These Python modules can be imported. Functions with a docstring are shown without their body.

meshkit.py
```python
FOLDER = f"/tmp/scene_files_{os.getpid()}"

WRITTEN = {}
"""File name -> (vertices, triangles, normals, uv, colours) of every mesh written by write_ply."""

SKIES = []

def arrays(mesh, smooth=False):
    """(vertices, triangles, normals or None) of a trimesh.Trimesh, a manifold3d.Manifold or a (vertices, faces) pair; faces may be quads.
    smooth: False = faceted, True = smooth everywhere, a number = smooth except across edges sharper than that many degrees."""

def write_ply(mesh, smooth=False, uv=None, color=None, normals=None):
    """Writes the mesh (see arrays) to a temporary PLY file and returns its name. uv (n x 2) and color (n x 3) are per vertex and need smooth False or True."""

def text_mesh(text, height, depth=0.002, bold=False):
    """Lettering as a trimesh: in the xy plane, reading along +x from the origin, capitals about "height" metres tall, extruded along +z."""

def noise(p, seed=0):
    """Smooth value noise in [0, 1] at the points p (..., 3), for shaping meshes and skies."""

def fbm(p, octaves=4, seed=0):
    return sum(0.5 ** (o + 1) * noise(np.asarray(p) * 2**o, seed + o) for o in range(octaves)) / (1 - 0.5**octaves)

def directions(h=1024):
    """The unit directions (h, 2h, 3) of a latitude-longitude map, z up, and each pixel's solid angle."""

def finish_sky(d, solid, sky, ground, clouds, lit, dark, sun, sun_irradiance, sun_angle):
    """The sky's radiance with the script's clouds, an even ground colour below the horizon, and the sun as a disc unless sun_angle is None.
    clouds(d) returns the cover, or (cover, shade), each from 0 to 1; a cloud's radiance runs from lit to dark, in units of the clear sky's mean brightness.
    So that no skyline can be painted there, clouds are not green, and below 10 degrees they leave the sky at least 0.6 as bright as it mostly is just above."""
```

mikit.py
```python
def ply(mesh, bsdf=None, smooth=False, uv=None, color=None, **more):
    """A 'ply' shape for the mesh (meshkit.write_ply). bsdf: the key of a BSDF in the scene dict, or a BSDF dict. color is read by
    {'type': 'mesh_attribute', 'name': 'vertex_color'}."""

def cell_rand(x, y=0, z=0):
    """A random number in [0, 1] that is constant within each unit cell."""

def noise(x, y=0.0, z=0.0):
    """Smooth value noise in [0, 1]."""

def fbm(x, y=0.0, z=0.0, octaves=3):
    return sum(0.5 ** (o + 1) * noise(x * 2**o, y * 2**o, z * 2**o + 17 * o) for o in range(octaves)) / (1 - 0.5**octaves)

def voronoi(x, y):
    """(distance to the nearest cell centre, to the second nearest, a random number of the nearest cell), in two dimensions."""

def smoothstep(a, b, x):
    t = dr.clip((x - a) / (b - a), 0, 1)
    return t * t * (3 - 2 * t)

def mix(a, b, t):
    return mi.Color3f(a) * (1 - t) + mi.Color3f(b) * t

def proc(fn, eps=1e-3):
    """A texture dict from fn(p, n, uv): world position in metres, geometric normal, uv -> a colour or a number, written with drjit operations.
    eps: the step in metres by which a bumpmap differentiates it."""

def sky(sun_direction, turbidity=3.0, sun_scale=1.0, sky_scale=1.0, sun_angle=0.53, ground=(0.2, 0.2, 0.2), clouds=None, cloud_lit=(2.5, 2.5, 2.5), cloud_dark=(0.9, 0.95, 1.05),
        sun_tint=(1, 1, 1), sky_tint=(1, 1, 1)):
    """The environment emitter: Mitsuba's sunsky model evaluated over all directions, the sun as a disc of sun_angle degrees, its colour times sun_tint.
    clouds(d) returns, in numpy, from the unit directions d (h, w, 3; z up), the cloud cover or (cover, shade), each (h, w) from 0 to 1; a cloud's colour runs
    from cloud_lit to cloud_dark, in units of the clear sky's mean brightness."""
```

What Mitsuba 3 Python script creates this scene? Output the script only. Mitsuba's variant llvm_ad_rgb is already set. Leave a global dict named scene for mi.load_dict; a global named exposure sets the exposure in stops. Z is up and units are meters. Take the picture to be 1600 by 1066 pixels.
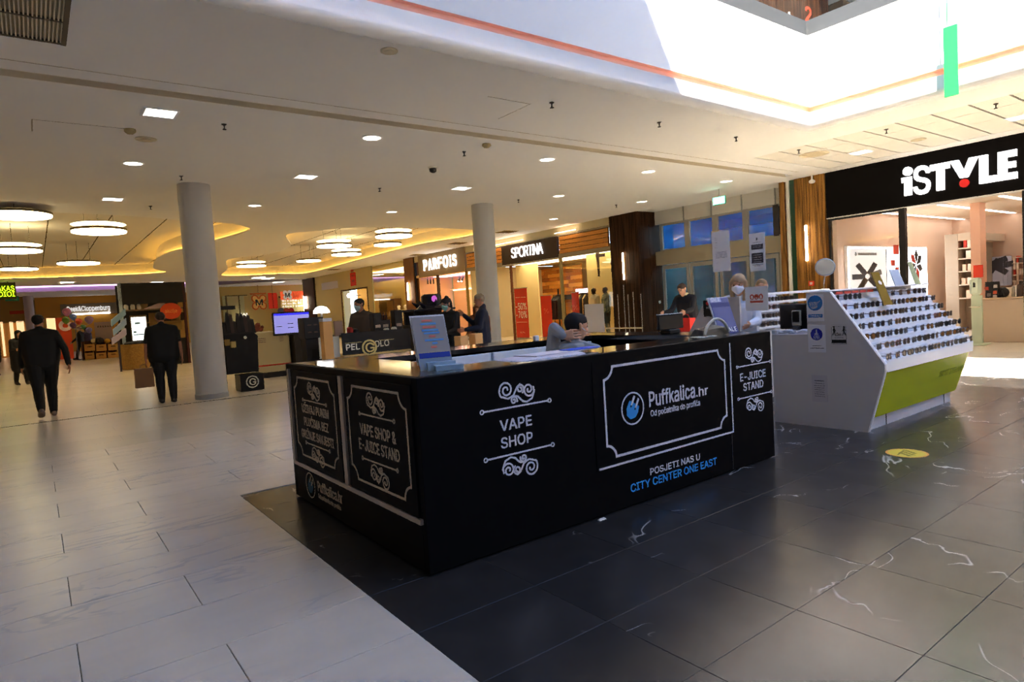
import math, random
import numpy as np, trimesh, mitsuba as mi, mikit, meshkit
import manifold3d as m3
import shapely
from shapely.geometry import Polygon, LineString, Point, box as sbox
from shapely import affinity
from shapely.ops import unary_union
import drjit as dr

T = mi.ScalarTransform4f
scene, labels = {}, {}
rng = random.Random(7)

# ---------------- camera, sky, sun, exposure ----------------
FOC, YAW, PITCH, ROLL, HC = 995.6, 0.641844, 0.056266, -0.0621843, 1.45
def _axes():
    cy, sy = math.cos(YAW), math.sin(YAW); cp, sp = math.cos(PITCH), math.sin(PITCH); cr, sr = math.cos(ROLL), math.sin(ROLL)
    P = np.array([[1, 0, 0], [0, cp, -sp], [0, sp, cp]]); R = np.array([[cr, -sr, 0], [sr, cr, 0], [0, 0, 1]])
    return np.array([R @ P @ q for q in (np.array([cy, 0, sy]), np.array([-sy, 0, cy]), np.array([0, -1, 0]))]).T
AX = _axes()
EYE = np.array([0, 0, HC])
_fw, _up = AX.T @ np.array([0, 0, 1.0]), AX.T @ np.array([0, -1.0, 0])
scene['camera'] = {'type': 'perspective', 'fov_axis': 'x', 'fov': math.degrees(2 * math.atan(800 / FOC)), 'near_clip': 0.05, 'far_clip': 500.0,
                   'to_world': T().look_at(origin=EYE.tolist(), target=(EYE + _fw).tolist(), up=_up.tolist())}
SUN = np.array([-0.58, -0.42, 1.0])
scene['sky'] = mikit.sky(SUN, turbidity=3.0, sun_scale=3.0, sky_scale=3.2, sky_tint=(0.97, 1.0, 1.05), sun_tint=(0.95, 1.0, 1.06))
exposure = 2.65
LAMP = 0.95      # radiance unit of the mall's lamps
WARM, NEUT = (1.0, 0.80, 0.50), (1.0, 0.87, 0.62)

def U(px, py, x=None, y=None, z=None):
    """the point of the place on a plane x, y or z that was measured at this pixel of the photograph"""
    d = AX.T @ np.array([(px - 800) / FOC, (py - 533) / FOC, 1.0])
    t = x / d[0] if x is not None else y / d[1] if y is not None else (z - HC) / d[2]
    return EYE + t * d

# ---------------- materials ----------------
def mat(key, rgb, rough=0.5, metal=0.0, spec=0.5, **kw):
    scene['mat_' + key] = {'type': 'twosided', 'bsdf': {'type': 'principled', 'base_color': rgb if isinstance(rgb, dict) else {'type': 'rgb', 'value': list(rgb)},
                           'roughness': rough, 'metallic': metal, 'specular': spec, **kw}}
    return 'mat_' + key
def s2l(r, g, b):
    f = lambda c: c / 255 / 12.92 if c / 255 <= 0.04045 else ((c / 255 + 0.055) / 1.055) ** 2.4
    return (f(r), f(g), f(b))
_mats = {}
def C(r, g, b, rough=0.6, metal=0.0, spec=0.4):
    """a plain material of this sRGB colour"""
    k = (r, g, b, rough, metal, spec)
    if k not in _mats:
        _mats[k] = mat('c%d_%d_%d_%d_%d_%d' % (r, g, b, rough * 100, metal * 100, spec * 100), s2l(r, g, b), rough, metal, spec)
    return _mats[k]
def emitter(rgb, s=1.0):
    return {'type': 'area', 'radiance': {'type': 'rgb', 'value': [float(c * s) for c in rgb]}}

# ---------------- entries ----------------
_n = {}
def numbered(name):
    k = _n.get(name, -1) + 1; _n[name] = k
    return name if k == 0 else '%s_%03d' % (name, k)
def thing(name, label, cat, group=None, kind=None):
    key = numbered(name)
    labels[key] = {'label': label, 'category': cat}
    if group: labels[key]['group'] = group
    if kind: labels[key]['kind'] = kind
    return key
def put(key, mesh, m, smooth=False, emit=None, label=None, kind=None, **more):
    if isinstance(mesh, list): mesh = cat(mesh)
    d = mikit.ply(mesh, m, smooth=smooth) if not (isinstance(mesh, dict)) else dict(mesh)
    if emit is not None: d['emitter'] = emit
    d.update(more)
    scene[key] = d
    if label or kind:
        labels[key] = {**({'label': label} if label else {}), **({'kind': kind} if kind else {})}
    return key
def part(parent, name, mesh, m, smooth=False, **kw):
    return put(numbered(parent + '__' + name), mesh, m, smooth, **kw)
def one(name, mesh, m, label, cat_, group=None, smooth=False, emit=None, **kw):
    k = thing(name, label, cat_, group)
    put(k, mesh, m, smooth, emit, **kw)
    return k
def struct(name, mesh, m, smooth=False, emit=None, **kw):
    key = numbered(name); put(key, mesh, m, smooth, emit, **kw); labels[key] = {'kind': 'structure'}
    return key

# ---------------- meshes ----------------
def cat(ms): return trimesh.util.concatenate([m for m in ms])
def box(x0, x1, y0, y1, z0, z1, b=0.0):
    x0, x1, y0, y1, z0, z1 = min(x0, x1), max(x0, x1), min(y0, y1), max(y0, y1), min(z0, z1), max(z0, z1)
    if b <= 0:
        return trimesh.creation.box(bounds=[[x0, y0, z0], [x1, y1, z1]])
    b = min(b, (x1 - x0) * .45, (y1 - y0) * .45, (z1 - z0) * .45)
    pts = []
    for x, sx in ((x0, 1), (x1, -1)):
        for y, sy in ((y0, 1), (y1, -1)):
            for z, sz in ((z0, 1), (z1, -1)):
                pts += [(x, y + sy * b, z + sz * b), (x + sx * b, y, z + sz * b), (x + sx * b, y + sy * b, z)]
    return trimesh.convex.convex_hull(np.array(pts))
def cyl(p0, p1, r, n=12, r1=None):
    p0, p1 = np.array(p0, float), np.array(p1, float)
    return lathe([(r, 0), (r if r1 is None else r1, np.linalg.norm(p1 - p0))], n, p0, p1 - p0, caps=True)
def frame_of(d):
    d = np.array(d, float); d /= np.linalg.norm(d)
    a = np.cross([0, 0, 1.0], d) if abs(d[2]) < .99 else np.array([1.0, 0, 0])
    a /= np.linalg.norm(a); return a, np.cross(d, a), d
def lathe(prof, n=24, o=(0, 0, 0), d=(0, 0, 1), caps=True):
    a, b, c = frame_of(d); o = np.array(o, float)
    ang = np.arange(n) * 2 * math.pi / n
    ring = np.cos(ang)[:, None] * a + np.sin(ang)[:, None] * b
    v, f = [], []
    for r, h in prof: v.append(o + ring * max(r, 1e-5) + c * h)
    m = len(prof)
    for i in range(m - 1):
        for j in range(n):
            k = (j + 1) % n; f += [(i * n + j, i * n + k, (i + 1) * n + k), (i * n + j, (i + 1) * n + k, (i + 1) * n + j)]
    v = np.vstack(v)
    if caps:
        c0, c1 = len(v), len(v) + 1
        v = np.vstack([v, o + c * prof[0][1], o + c * prof[-1][1]])
        for j in range(n):
            k = (j + 1) % n; f += [(c0, k, j), (c1, (m - 1) * n + j, (m - 1) * n + k)]
    return trimesh.Trimesh(v, f, process=False)
def tube(path, r, n=8, closed=False):
    p = np.array(path, float); m = len(p)
    t = np.gradient(p, axis=0) if not closed else np.roll(p, -1, 0) - np.roll(p, 1, 0)
    t /= np.linalg.norm(t, axis=1, keepdims=True) + 1e-12
    ref = np.array([0, 0, 1.0]) if np.abs(t[:, 2]).mean() < .8 else np.array([1.0, 0.2, 0])
    a = np.cross(t, ref); a /= np.linalg.norm(a, axis=1, keepdims=True) + 1e-12
    b = np.cross(t, a); ang = np.arange(n) * 2 * math.pi / n
    r = np.broadcast_to(r, (m,))
    v = p[:, None] + r[:, None, None] * (np.cos(ang)[None, :, None] * a[:, None] + np.sin(ang)[None, :, None] * b[:, None])
    f = []
    for i in range(m if closed else m - 1):
        i2 = (i + 1) % m
        for j in range(n):
            k = (j + 1) % n; f += [(i * n + j, i2 * n + j, i2 * n + k), (i * n + j, i2 * n + k, i * n + k)]
    v = v.reshape(-1, 3)
    if not closed:
        v = np.vstack([v, p[:1], p[-1:]]); c = m * n
        for j in range(n):
            k = (j + 1) % n; f += [(c, j, k), (c + 1, (m - 1) * n + k, (m - 1) * n + j)]
    return trimesh.Trimesh(v, f, process=False)
def ball(c, r, sub=2):
    m = trimesh.creation.icosphere(subdivisions=sub); m.apply_scale(r if np.isscalar(r) else list(r)); m.apply_translation(c); return m
def ex(poly, h):
    """extrude a shapely polygon (or several) along +z"""
    gs = [g for g in getattr(poly, 'geoms', [poly]) if g.geom_type == 'Polygon' and g.area > 1e-9]
    return cat([trimesh.creation.extrude_polygon(g, h, engine='earcut') for g in gs])
def mapped(mesh, o, r, u):
    """mesh drawn in the xy plane put on a plane: x along r, y along u, z along r x u, origin o"""
    r, u = np.array(r, float), np.array(u, float); n = np.cross(r, u)
    m = mesh.copy(); v = np.array(m.vertices)
    m.vertices = np.array(o, float) + v[:, :1] * r + v[:, 1:2] * u + v[:, 2:3] * n
    return m
FRONT = ((1, 0, 0), (0, 0, 1))      # a wall facing -y, read along +x
WEST = ((0, -1, 0), (0, 0, 1))      # a wall facing -x, read along -y
_tx = {}
def text(s, h, w=None, bold=True, d=0.002):
    k = (s, bold)
    if k not in _tx:
        _tx[k] = meshkit.text_mesh(s, 1.0, 1.0, bold)
    m = _tx[k].copy(); v = np.array(m.vertices)
    v[:, 0] -= v[:, 0].min(); wid = v[:, 0].max()
    v[:, 0] *= (w / wid) if w else h
    v[:, 1] *= h; v[:, 2] *= d
    m.vertices = v; return m
def letters(s, o, h, w=None, wall=FRONT, bold=True, d=0.002, center=False, off=0.0015):
    m = text(s, h, w, bold, d)
    if center: m.apply_translation([-m.bounds[1][0] / 2, 0, 0])
    r, u = wall; n = np.cross(r, u)
    return mapped(m, np.array(o, float) + n * off, r, u)
def flat(poly, o, wall=FRONT, d=0.002, off=0.0015):
    r, u = wall; n = np.cross(r, u)
    return mapped(ex(poly, d), np.array(o, float) + n * off, r, u)
def line(pts, w, cap=2): return LineString(pts).buffer(w / 2, cap_style=cap, join_style=2)
def hull(pts): return trimesh.convex.convex_hull(np.array(pts, float))
def prism(poly, a, b, axis='x'):
    """polygon in the other two axes extruded along axis from a to b"""
    m = ex(Polygon(poly) if not hasattr(poly, 'geom_type') else poly, b - a); v = np.array(m.vertices)
    if axis == 'x': v = np.stack([v[:, 2] + a, v[:, 0], v[:, 1]], 1)
    elif axis == 'y':
        v = np.stack([v[:, 0], v[:, 2] + a, v[:, 1]], 1); m.faces = m.faces[:, ::-1]
    else: v = v + [0, 0, a]
    m.vertices = v; return m
ORD = ['first', 'second', 'third', 'fourth', 'fifth', 'sixth', 'seventh', 'eighth', 'ninth', 'tenth', 'eleventh', 'twelfth', 'thirteenth', 'fourteenth', 'fifteenth', 'sixteenth', 'seventeenth', 'eighteenth']

# ---------------- shared materials ----------------
F = mikit.fbm
def _white_tile(p, n, uv):
    v = F(p.x * 2.1 + 3.0 * F(p.x * 1.3, p.y * 3.0), p.y * 6.0, 0.3, octaves=4)
    vein = mikit.smoothstep(0.035, 0.0, dr.abs(v - 0.5)) * mikit.smoothstep(0.45, 0.7, F(p.x * 0.9, p.y * 1.7, 9.0))
    tone = 0.94 + 0.12 * F(p.x * 3, p.y * 9, 4.0)
    return mikit.mix((0.66, 0.595, 0.505), (0.42, 0.415, 0.41), vein * 0.6) * tone
def _black_tile(p, n, uv):
    w = F(p.x * 1.7, p.y * 1.7, 2.0, octaves=3)
    v = F(p.x * 2.4 + 2.5 * w, p.y * 3.1 + 1.7 * w, 5.0, octaves=4)
    vein = mikit.smoothstep(0.015, 0.0, dr.abs(v - 0.52)) * mikit.smoothstep(0.54, 0.66, F(p.x * 2.3, p.y * 2.3, 11.0, octaves=3))
    base = mikit.mix((0.017, 0.017, 0.0175), (0.028, 0.028, 0.0285), F(p.x * 5, p.y * 5, 1.0))
    return mikit.mix(base, (0.42, 0.41, 0.40), vein * 0.85)
def _far_floor(p, n, uv):
    r = dr.floor(p.y / 0.513)
    gx = (p.x + dr.select(r - 2 * dr.floor(r / 2) > 0.5, 0.54, 0.0)) / 1.37
    jy = p.y / 0.513 - r; jx = gx - dr.floor(gx)
    j = dr.maximum(mikit.smoothstep(0.988, 0.994, jy), mikit.smoothstep(0.996, 0.998, jx))
    tone = 0.96 + 0.08 * mikit.cell_rand(dr.floor(gx), r)
    return mikit.mix((0.60, 0.55, 0.46), (0.35, 0.32, 0.27), j * 0.6) * tone
def wood(a, b, sx, sy, sz):
    def fn(p, n, uv):
        g = F(p.x * sx, p.y * sy, p.z * sz, octaves=4)
        return mikit.mix(a, b, mikit.smoothstep(0.3, 0.7, g))
    return fn
mat('white_tile', mikit.proc(_white_tile), 0.26, spec=0.5)
mat('black_tile', mikit.proc(_black_tile), 0.22, spec=0.5)
mat('far_floor', mikit.proc(_far_floor), 0.26, spec=0.5)
mat('dark_wood', mikit.proc(wood(s2l(38, 22, 12), s2l(66, 40, 20), 30, 30, 1.2)), 0.6, spec=0.12)
mat('brown_wood', mikit.proc(wood(s2l(92, 58, 22), s2l(150, 104, 48), 30, 34, 1.1)), 0.6, spec=0.2)
mat('orange_wood', mikit.proc(wood(s2l(190, 120, 40), s2l(222, 150, 62), 3, 3, 40)), 0.5)
def _plank(p, n, uv):
    r = dr.floor(p.z / 0.16); q = p.y / 0.9 + mikit.cell_rand(r, 3); c = dr.floor(q)
    return mikit.mix(s2l(150, 84, 26), s2l(226, 160, 74), mikit.cell_rand(r, c)) * (0.85 + 0.3 * F(p.y * 6, p.z * 60, 1.0))
mat('planks', mikit.proc(_plank), 0.6)
def _ceil_perf(p, n, uv):
    u, v = p.x / 0.05, p.y / 0.05
    d = dr.square(u - dr.floor(u) - 0.5) + dr.square(v - dr.floor(v) - 0.5)
    near = mikit.smoothstep(14.0, 9.0, dr.sqrt(p.x * p.x + p.y * p.y))
    return mikit.mix((0.70, 0.67, 0.60), (0.42, 0.40, 0.35), mikit.smoothstep(0.09, 0.05, d) * near * 0.7 + 0.1)
mat('perf', mikit.proc(_ceil_perf), 0.8)
CEILM = mat('ceiling', (0.74, 0.73, 0.70), 0.9, spec=0.2)
WALLM = mat('wall', (0.74, 0.72, 0.67), 0.85, spec=0.2)
KBLACK = mat('kiosk_black', s2l(9, 10, 14), 0.55, spec=0.06)
GLOSS = mat('gloss_black', s2l(22, 21, 20), 0.06, spec=0.7)
SILVER = mat('silver', s2l(205, 205, 214), 0.45, spec=0.4)
WHITE = mat('white', s2l(238, 240, 244), 0.35, spec=0.5)
CHROME = mat('chrome', (0.75, 0.75, 0.76), 0.18, 1.0)
scene['mat_pane'] = {'type': 'thindielectric', 'int_ior': 1.5}
PANE = 'mat_pane'
scene['mat_acrylic'] = {'type': 'thindielectric', 'int_ior': 1.3}
ACRYLIC = 'mat_acrylic'
BLACK = C(14, 14, 15)

# =====================================================================  THE SETTING
ZC = 4.14
BX0, BX1, BY1 = 1.27, 10.85, 5.60            # the dark court under the atrium
FAR = 62.0
# floor: one slab beyond, a bed under the tiles that can be told apart
TX0, TX1, TY0, TY1 = -4.0, 9.48, -2.05, 9.235
tiled = unary_union([sbox(-4.07, TY0, BX0, BY1), sbox(-4.07, BY1, 9.49, TY1), sbox(BX0, -2.05, BX1, BY1)])
whole = sbox(-16, -12, 26, FAR)
struct('floor', cat([ex(whole.difference(tiled), 0.2).apply_translation([0, 0, -0.2])]), 'mat_far_floor')
court = sbox(BX0, -2.05, BX1, BY1)
put('floor__grout_bed', ex(tiled.difference(court), 0.19).apply_translation([0, 0, -0.195]), C(126, 118, 104, 0.8)); put('floor__dark_grout_bed', ex(court, 0.19).apply_translation([0, 0, -0.192]), C(66, 64, 62, 0.8))
P = 0.513
g = 0.0022
k = 0
tone = [mat('white_tile_%d' % i, mikit.proc((lambda s: lambda p, n, uv: _white_tile(p + mi.Vector3f(s * 7.3, s * 3.1, 0), n, uv) * (0.97 + 0.03 * s))(i)), 0.26, spec=0.5) for i in range(2)] + ['mat_white_tile']
btone = [mat('black_tile_1', mikit.proc(lambda p, n, uv: _black_tile(p + mi.Vector3f(3.7, 8.9, 0), n, uv) * 1.15), 0.22, spec=0.5), 'mat_black_tile']
for r in range(-4, 18):
    y0 = r * P; y1 = y0 + P
    off = 0.58 if r % 2 == 1 else 0.04
    for c in range(-4, 8):
        x0 = off + c * 1.37; x1 = x0 + 1.37
        xe = 9.48 if y0 > BY1 - 0.1 else BX0
        a, b = max(x0, -4.07), min(x1, xe)
        ya = y0 if not (y0 < BY1 < y1 and a >= BX0) else BY1
        if b - a < 0.05: continue
        put(numbered('floor__tile'), box(a + g, b - g, ya + g, y1 - g, -0.03, 0, 0.0015), tone[rng.randrange(3)])
for r in range(-4, 11):
    y0 = r * P - 0.02 if r > -4 else -2.05; y1 = min((r + 1) * P - 0.02, BY1)
    for c in range(14):
        x0 = BX0 + c * 0.685; x1 = min(x0 + 0.685, BX1)
        if y1 - y0 < 0.03: continue
        if 1.75 < x0 and x1 < 4.9 and 3.1 < y0: continue      # under the kiosk
        put(numbered('floor__dark_tile'), box(x0 + .0014, x1 - .0014, y0 + .0014, y1 - .0014, -0.03, 0, 0.0008), btone[rng.randrange(2)])
put('floor__joint_strip', box(-10, 15, 13.02, 13.06, -0.002, 0.004), C(80, 76, 66, 0.4, 0.5))

# ceiling: a slab with the atrium opening, a slot and two recesses
AX1, AY1, AX0, AY0 = 11.06, 5.82, 0.6, -7.0
opening = sbox(AX0, AY0, AX1, AY1)
slot = sbox(-14, 8.22, 14.9, 8.45)
def smooth_poly(pts, n=8):
    p = np.array(pts + pts[:1], float); out = []
    q = np.array(pts, float); m = len(q)
    for i in range(m):
        a, b, c, d = q[i - 1], q[i], q[(i + 1) % m], q[(i + 2) % m]
        for t in np.arange(n) / n:
            out.append(0.5 * (2 * b + (c - a) * t + (2 * a - 5 * b + 4 * c - d) * t * t + (3 * b - a - 3 * c + d) * t ** 3))
    return Polygon(out).buffer(0)
rec1 = smooth_poly([(-12, 17.3), (0.3, 17.5), (3.1, 18.1), (4.3, 18.4), (5.0, 19.0), (5.35, 20.2), (4.6, 24.5), (4.25, 26.2), (4.15, 28.7), (4.6, 33), (5.46, 36.3), (2.1, 37.9), (-1.0, 38.5), (-12, 38.5)], 6)
rec2 = smooth_poly([(8.7, 18.5), (7.2, 19.8), (6.75, 20.8), (7.9, 24.0), (7.9, 27.0), (6.9, 29.0), (8.0, 34), (9.1, 39.5), (12, 39.0), (13.6, 38.4), (13.2, 30), (12.9, 23.5), (13.5, 20.4), (12.5, 18.6)], 6)
rec3 = Polygon([(-14, 44.0), (16.0, 44.0), (9.0, 50.5), (-14, 50.5)])
cpoly = sbox(-14, -10, 17.5, FAR)
cgrid = sbox(12.02, -0.53, 15.0, 7.47)
tgrille = sbox(-3.0, 6.31, 0.46, 7.31)
plate = cpoly
for h_ in (opening, slot, rec1, rec2, rec3, cgrid, tgrille): plate = plate.difference(h_)
struct('ceiling', ex(plate, 0.05).apply_translation([0, 0, ZC]), CEILM)
put('ceiling__slot_channel', cat([box(-14, 14.9, 8.22, 8.24, ZC, ZC + .14), box(-14, 14.9, 8.43, 8.45, ZC, ZC + .14), box(-14, 14.9, 8.22, 8.45, ZC + .12, ZC + .14)]), C(206, 196, 176, 0.8))
put('ceiling__slot_lip', box(-14, 14.6, 7.93, 7.945, ZC - .003, ZC + .01), C(186, 178, 160, 0.8))
for nm, rc, hgt in (('recess', rec1, 0.55), ('recess', rec2, 0.5)):
    out = rc.buffer(0.16)
    put(numbered('ceiling__recess_soffit'), ex(out, 0.04).apply_translation([0, 0, ZC + hgt]), 'mat_perf')
    put(numbered('ceiling__recess_wall'), ex(out.buffer(0.03).difference(out), hgt).apply_translation([0, 0, ZC + 0.045]), CEILM)
    strip = rc.buffer(0.10).difference(rc.buffer(0.06))
    put(numbered('ceiling__cove_light'), ex(strip, 0.02).apply_translation([0, 0, ZC + 0.055]), C(255, 230, 160), emit=emitter((1.0, 0.52, 0.08), LAMP * 1.4), label='warm LED strip behind the lip')
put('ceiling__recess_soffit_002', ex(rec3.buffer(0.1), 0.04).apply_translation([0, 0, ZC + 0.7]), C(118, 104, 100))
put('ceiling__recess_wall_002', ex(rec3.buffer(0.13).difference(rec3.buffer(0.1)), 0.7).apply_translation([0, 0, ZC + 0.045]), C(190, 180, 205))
put('ceiling__violet_strip', box(-14, 9.3, 50.36, 50.46, ZC + 0.28, ZC + 0.38), C(230, 180, 250), emit=emitter((0.95, 0.55, 1.0), LAMP * 0.35), label='violet LED strip')
# joints of the panels of the two recesses
for nm, rc, hgt in ((0, rec1, 0.55), (1, rec2, 0.5)):
    ls = []
    xs = np.arange(-11, 14, 1.45)
    for xx in xs:
        s_ = LineString([(xx, 10), (xx, 45)]).intersection(rc)
        for gg in getattr(s_, 'geoms', [s_]):
            if gg.is_empty or gg.length < .3: continue
            (xa, ya), (xb, yb) = gg.coords[0], gg.coords[-1]
            ls.append(box(xa - .015, xa + .015, ya, yb, ZC + hgt - .006, ZC + hgt + .002))
    put(numbered('ceiling__panel_joint'), ls, C(96, 84, 60))
# the metal panel field in front of the shop on the right
py = 6.94 + 0.53
ly = [7.47 - 0.533 * i for i in range(0, 16)]
for i in range(15):
    for j, (xa, xb) in enumerate(((12.02, 12.74), (12.74, 13.6), (13.6, 15.0))):
        put(numbered('ceiling__panel'), box(xa + .009, xb - .009, ly[i + 1] + .018, ly[i] - .018, ZC + .004, ZC + .03, .003), 'mat_perf')
put('ceiling__panel_bed', box(12.02, 15.0, -.53, 7.47, ZC + .035, ZC + .05), C(60, 56, 50))
put('ceiling__grille', cat([box(-3 + 0.03 * i, -3 + 0.03 * i + .012, 6.33, 7.29, ZC + .002, ZC + .03) for i in range(115)] ), C(206, 194, 166, 0.7), label='slatted air grille', kind='stuff')
put('ceiling__grille_bed', box(-3.0, .46, 6.31, 7.31, ZC + .03, ZC + .05), C(170, 156, 126))
put('ceiling__grille_frame', cat([box(.43, .47, 6.29, 7.33, ZC - .006, ZC + .02), box(-3, .46, 7.29, 7.32, ZC - .004, ZC + .02), box(-3, .46, 6.78, 6.80, ZC - .004, ZC + .02)]), C(96, 84, 66))
put('ceiling__access_hatch', cat([box(x0, x1, y0, y1, ZC - .002, ZC + .002) for x0, x1, y0, y1 in ((.2, .215, 10.0, 10.6), (.2, 1.3, 10.0, 10.012), (5.6, 5.612, 6.75, 7.5), (4.9, 5.6, 6.75, 6.762))]), C(150, 142, 126))

# the atrium: rounded bulkhead, cove slit, glazed parapet, upper floor
ZU = 5.72
def fascia(prof):
    """profile of (inset, z) swept round the four sides of the opening"""
    c = [(AX0, AY0), (AX1, AY0), (AX1, AY1), (AX0, AY1)]; v, f = [], []
    for o, z in prof: v += [(AX0 + o, AY0 + o, z), (AX1 - o, AY0 + o, z), (AX1 - o, AY1 - o, z), (AX0 + o, AY1 - o, z)]
    for i in range(len(prof) - 1):
        for j in range(4):
            k2 = (j + 1) % 4; f += [(i * 4 + j, i * 4 + k2, i * 4 + 4 + k2), (i * 4 + j, i * 4 + 4 + k2, i * 4 + 4 + j)]
    return trimesh.Trimesh(np.array(v), f, process=False)
R_ = 0.11
# ceiling turns up: from flat (outset) to upright
prof = [(-0.02, ZC)] + [(R_ * math.sin(t), ZC + R_ * (1 - math.cos(t))) for t in np.linspace(0, math.pi / 2, 9)]
struct('wall_atrium', fascia(prof + [(R_, ZC + 0.29)]), mat('bulkhead', (0.80, 0.80, 0.80), 0.8, spec=0.2), smooth=40)
put('wall_atrium__cove_slit', fascia([(R_, ZC + .29), (R_ - .06, ZC + .29), (R_ - .06, ZC + .38), (R_, ZC + .38)]), C(250, 196, 176), emit=emitter((1.0, 0.36, 0.22), 0.15), label='orange LED cove slit')
put('wall_atrium__upper_band', fascia([(R_, ZC + .38), (R_, ZU)]), 'mat_bulkhead')
put('wall_atrium__parapet_shoe', fascia([(R_, ZU), (R_ - .03, ZU), (R_ - .03, ZU + .26), (R_ - .1, ZU + .26)]), C(84, 88, 92, 0.4, 0.2))
put('wall_atrium__parapet_glass', fascia([(R_ - .04, ZU + .26), (R_ - .04, ZU + 1.1)]), PANE)
put('wall_atrium__handrail', cat([box(AX0 + .2, AX1 - .2, AY1 - .26, AY1 - .2, ZU + 1.1, ZU + 1.14), box(AX1 - .26, AX1 - .2, AY0, AY1 - .2, ZU + 1.1, ZU + 1.14)]), CHROME)
upper = sbox(-14, -14, 22, 20).difference(opening)
struct('floor_upper', ex(upper, 0.06).apply_translation([0, 0, ZU - .02]), C(190, 186, 178))
struct('wall_upper', cat([box(-14, 22, 9.6, 9.8, ZU, 10), box(18, 18.2, -14, 9.6, ZU, 10), box(-14, -13.8, -14, 20, ZU, 10), box(-14, 22, -14, -13.8, ZU, 10)]), C(150, 156, 156))
struct('ceiling_upper', ex(sbox(-14, -14, 22, 20).difference(sbox(4.08, -13, 12.5, 9.0)), .1).apply_translation([0, 0, 10]), CEILM)
struct('wall_north', box(-16, 26, FAR - .2, FAR, 0, 5), C(180, 150, 96))
struct('wall_south', box(-16, 18, -10.2, -10, 0, ZC), WALLM)
struct('wall_west', box(-14.2, -14, -10, FAR, 0, 5), WALLM)
struct('ceiling_cap', box(-16, 26, 15, FAR, 5.0, 5.1), CEILM)

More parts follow.
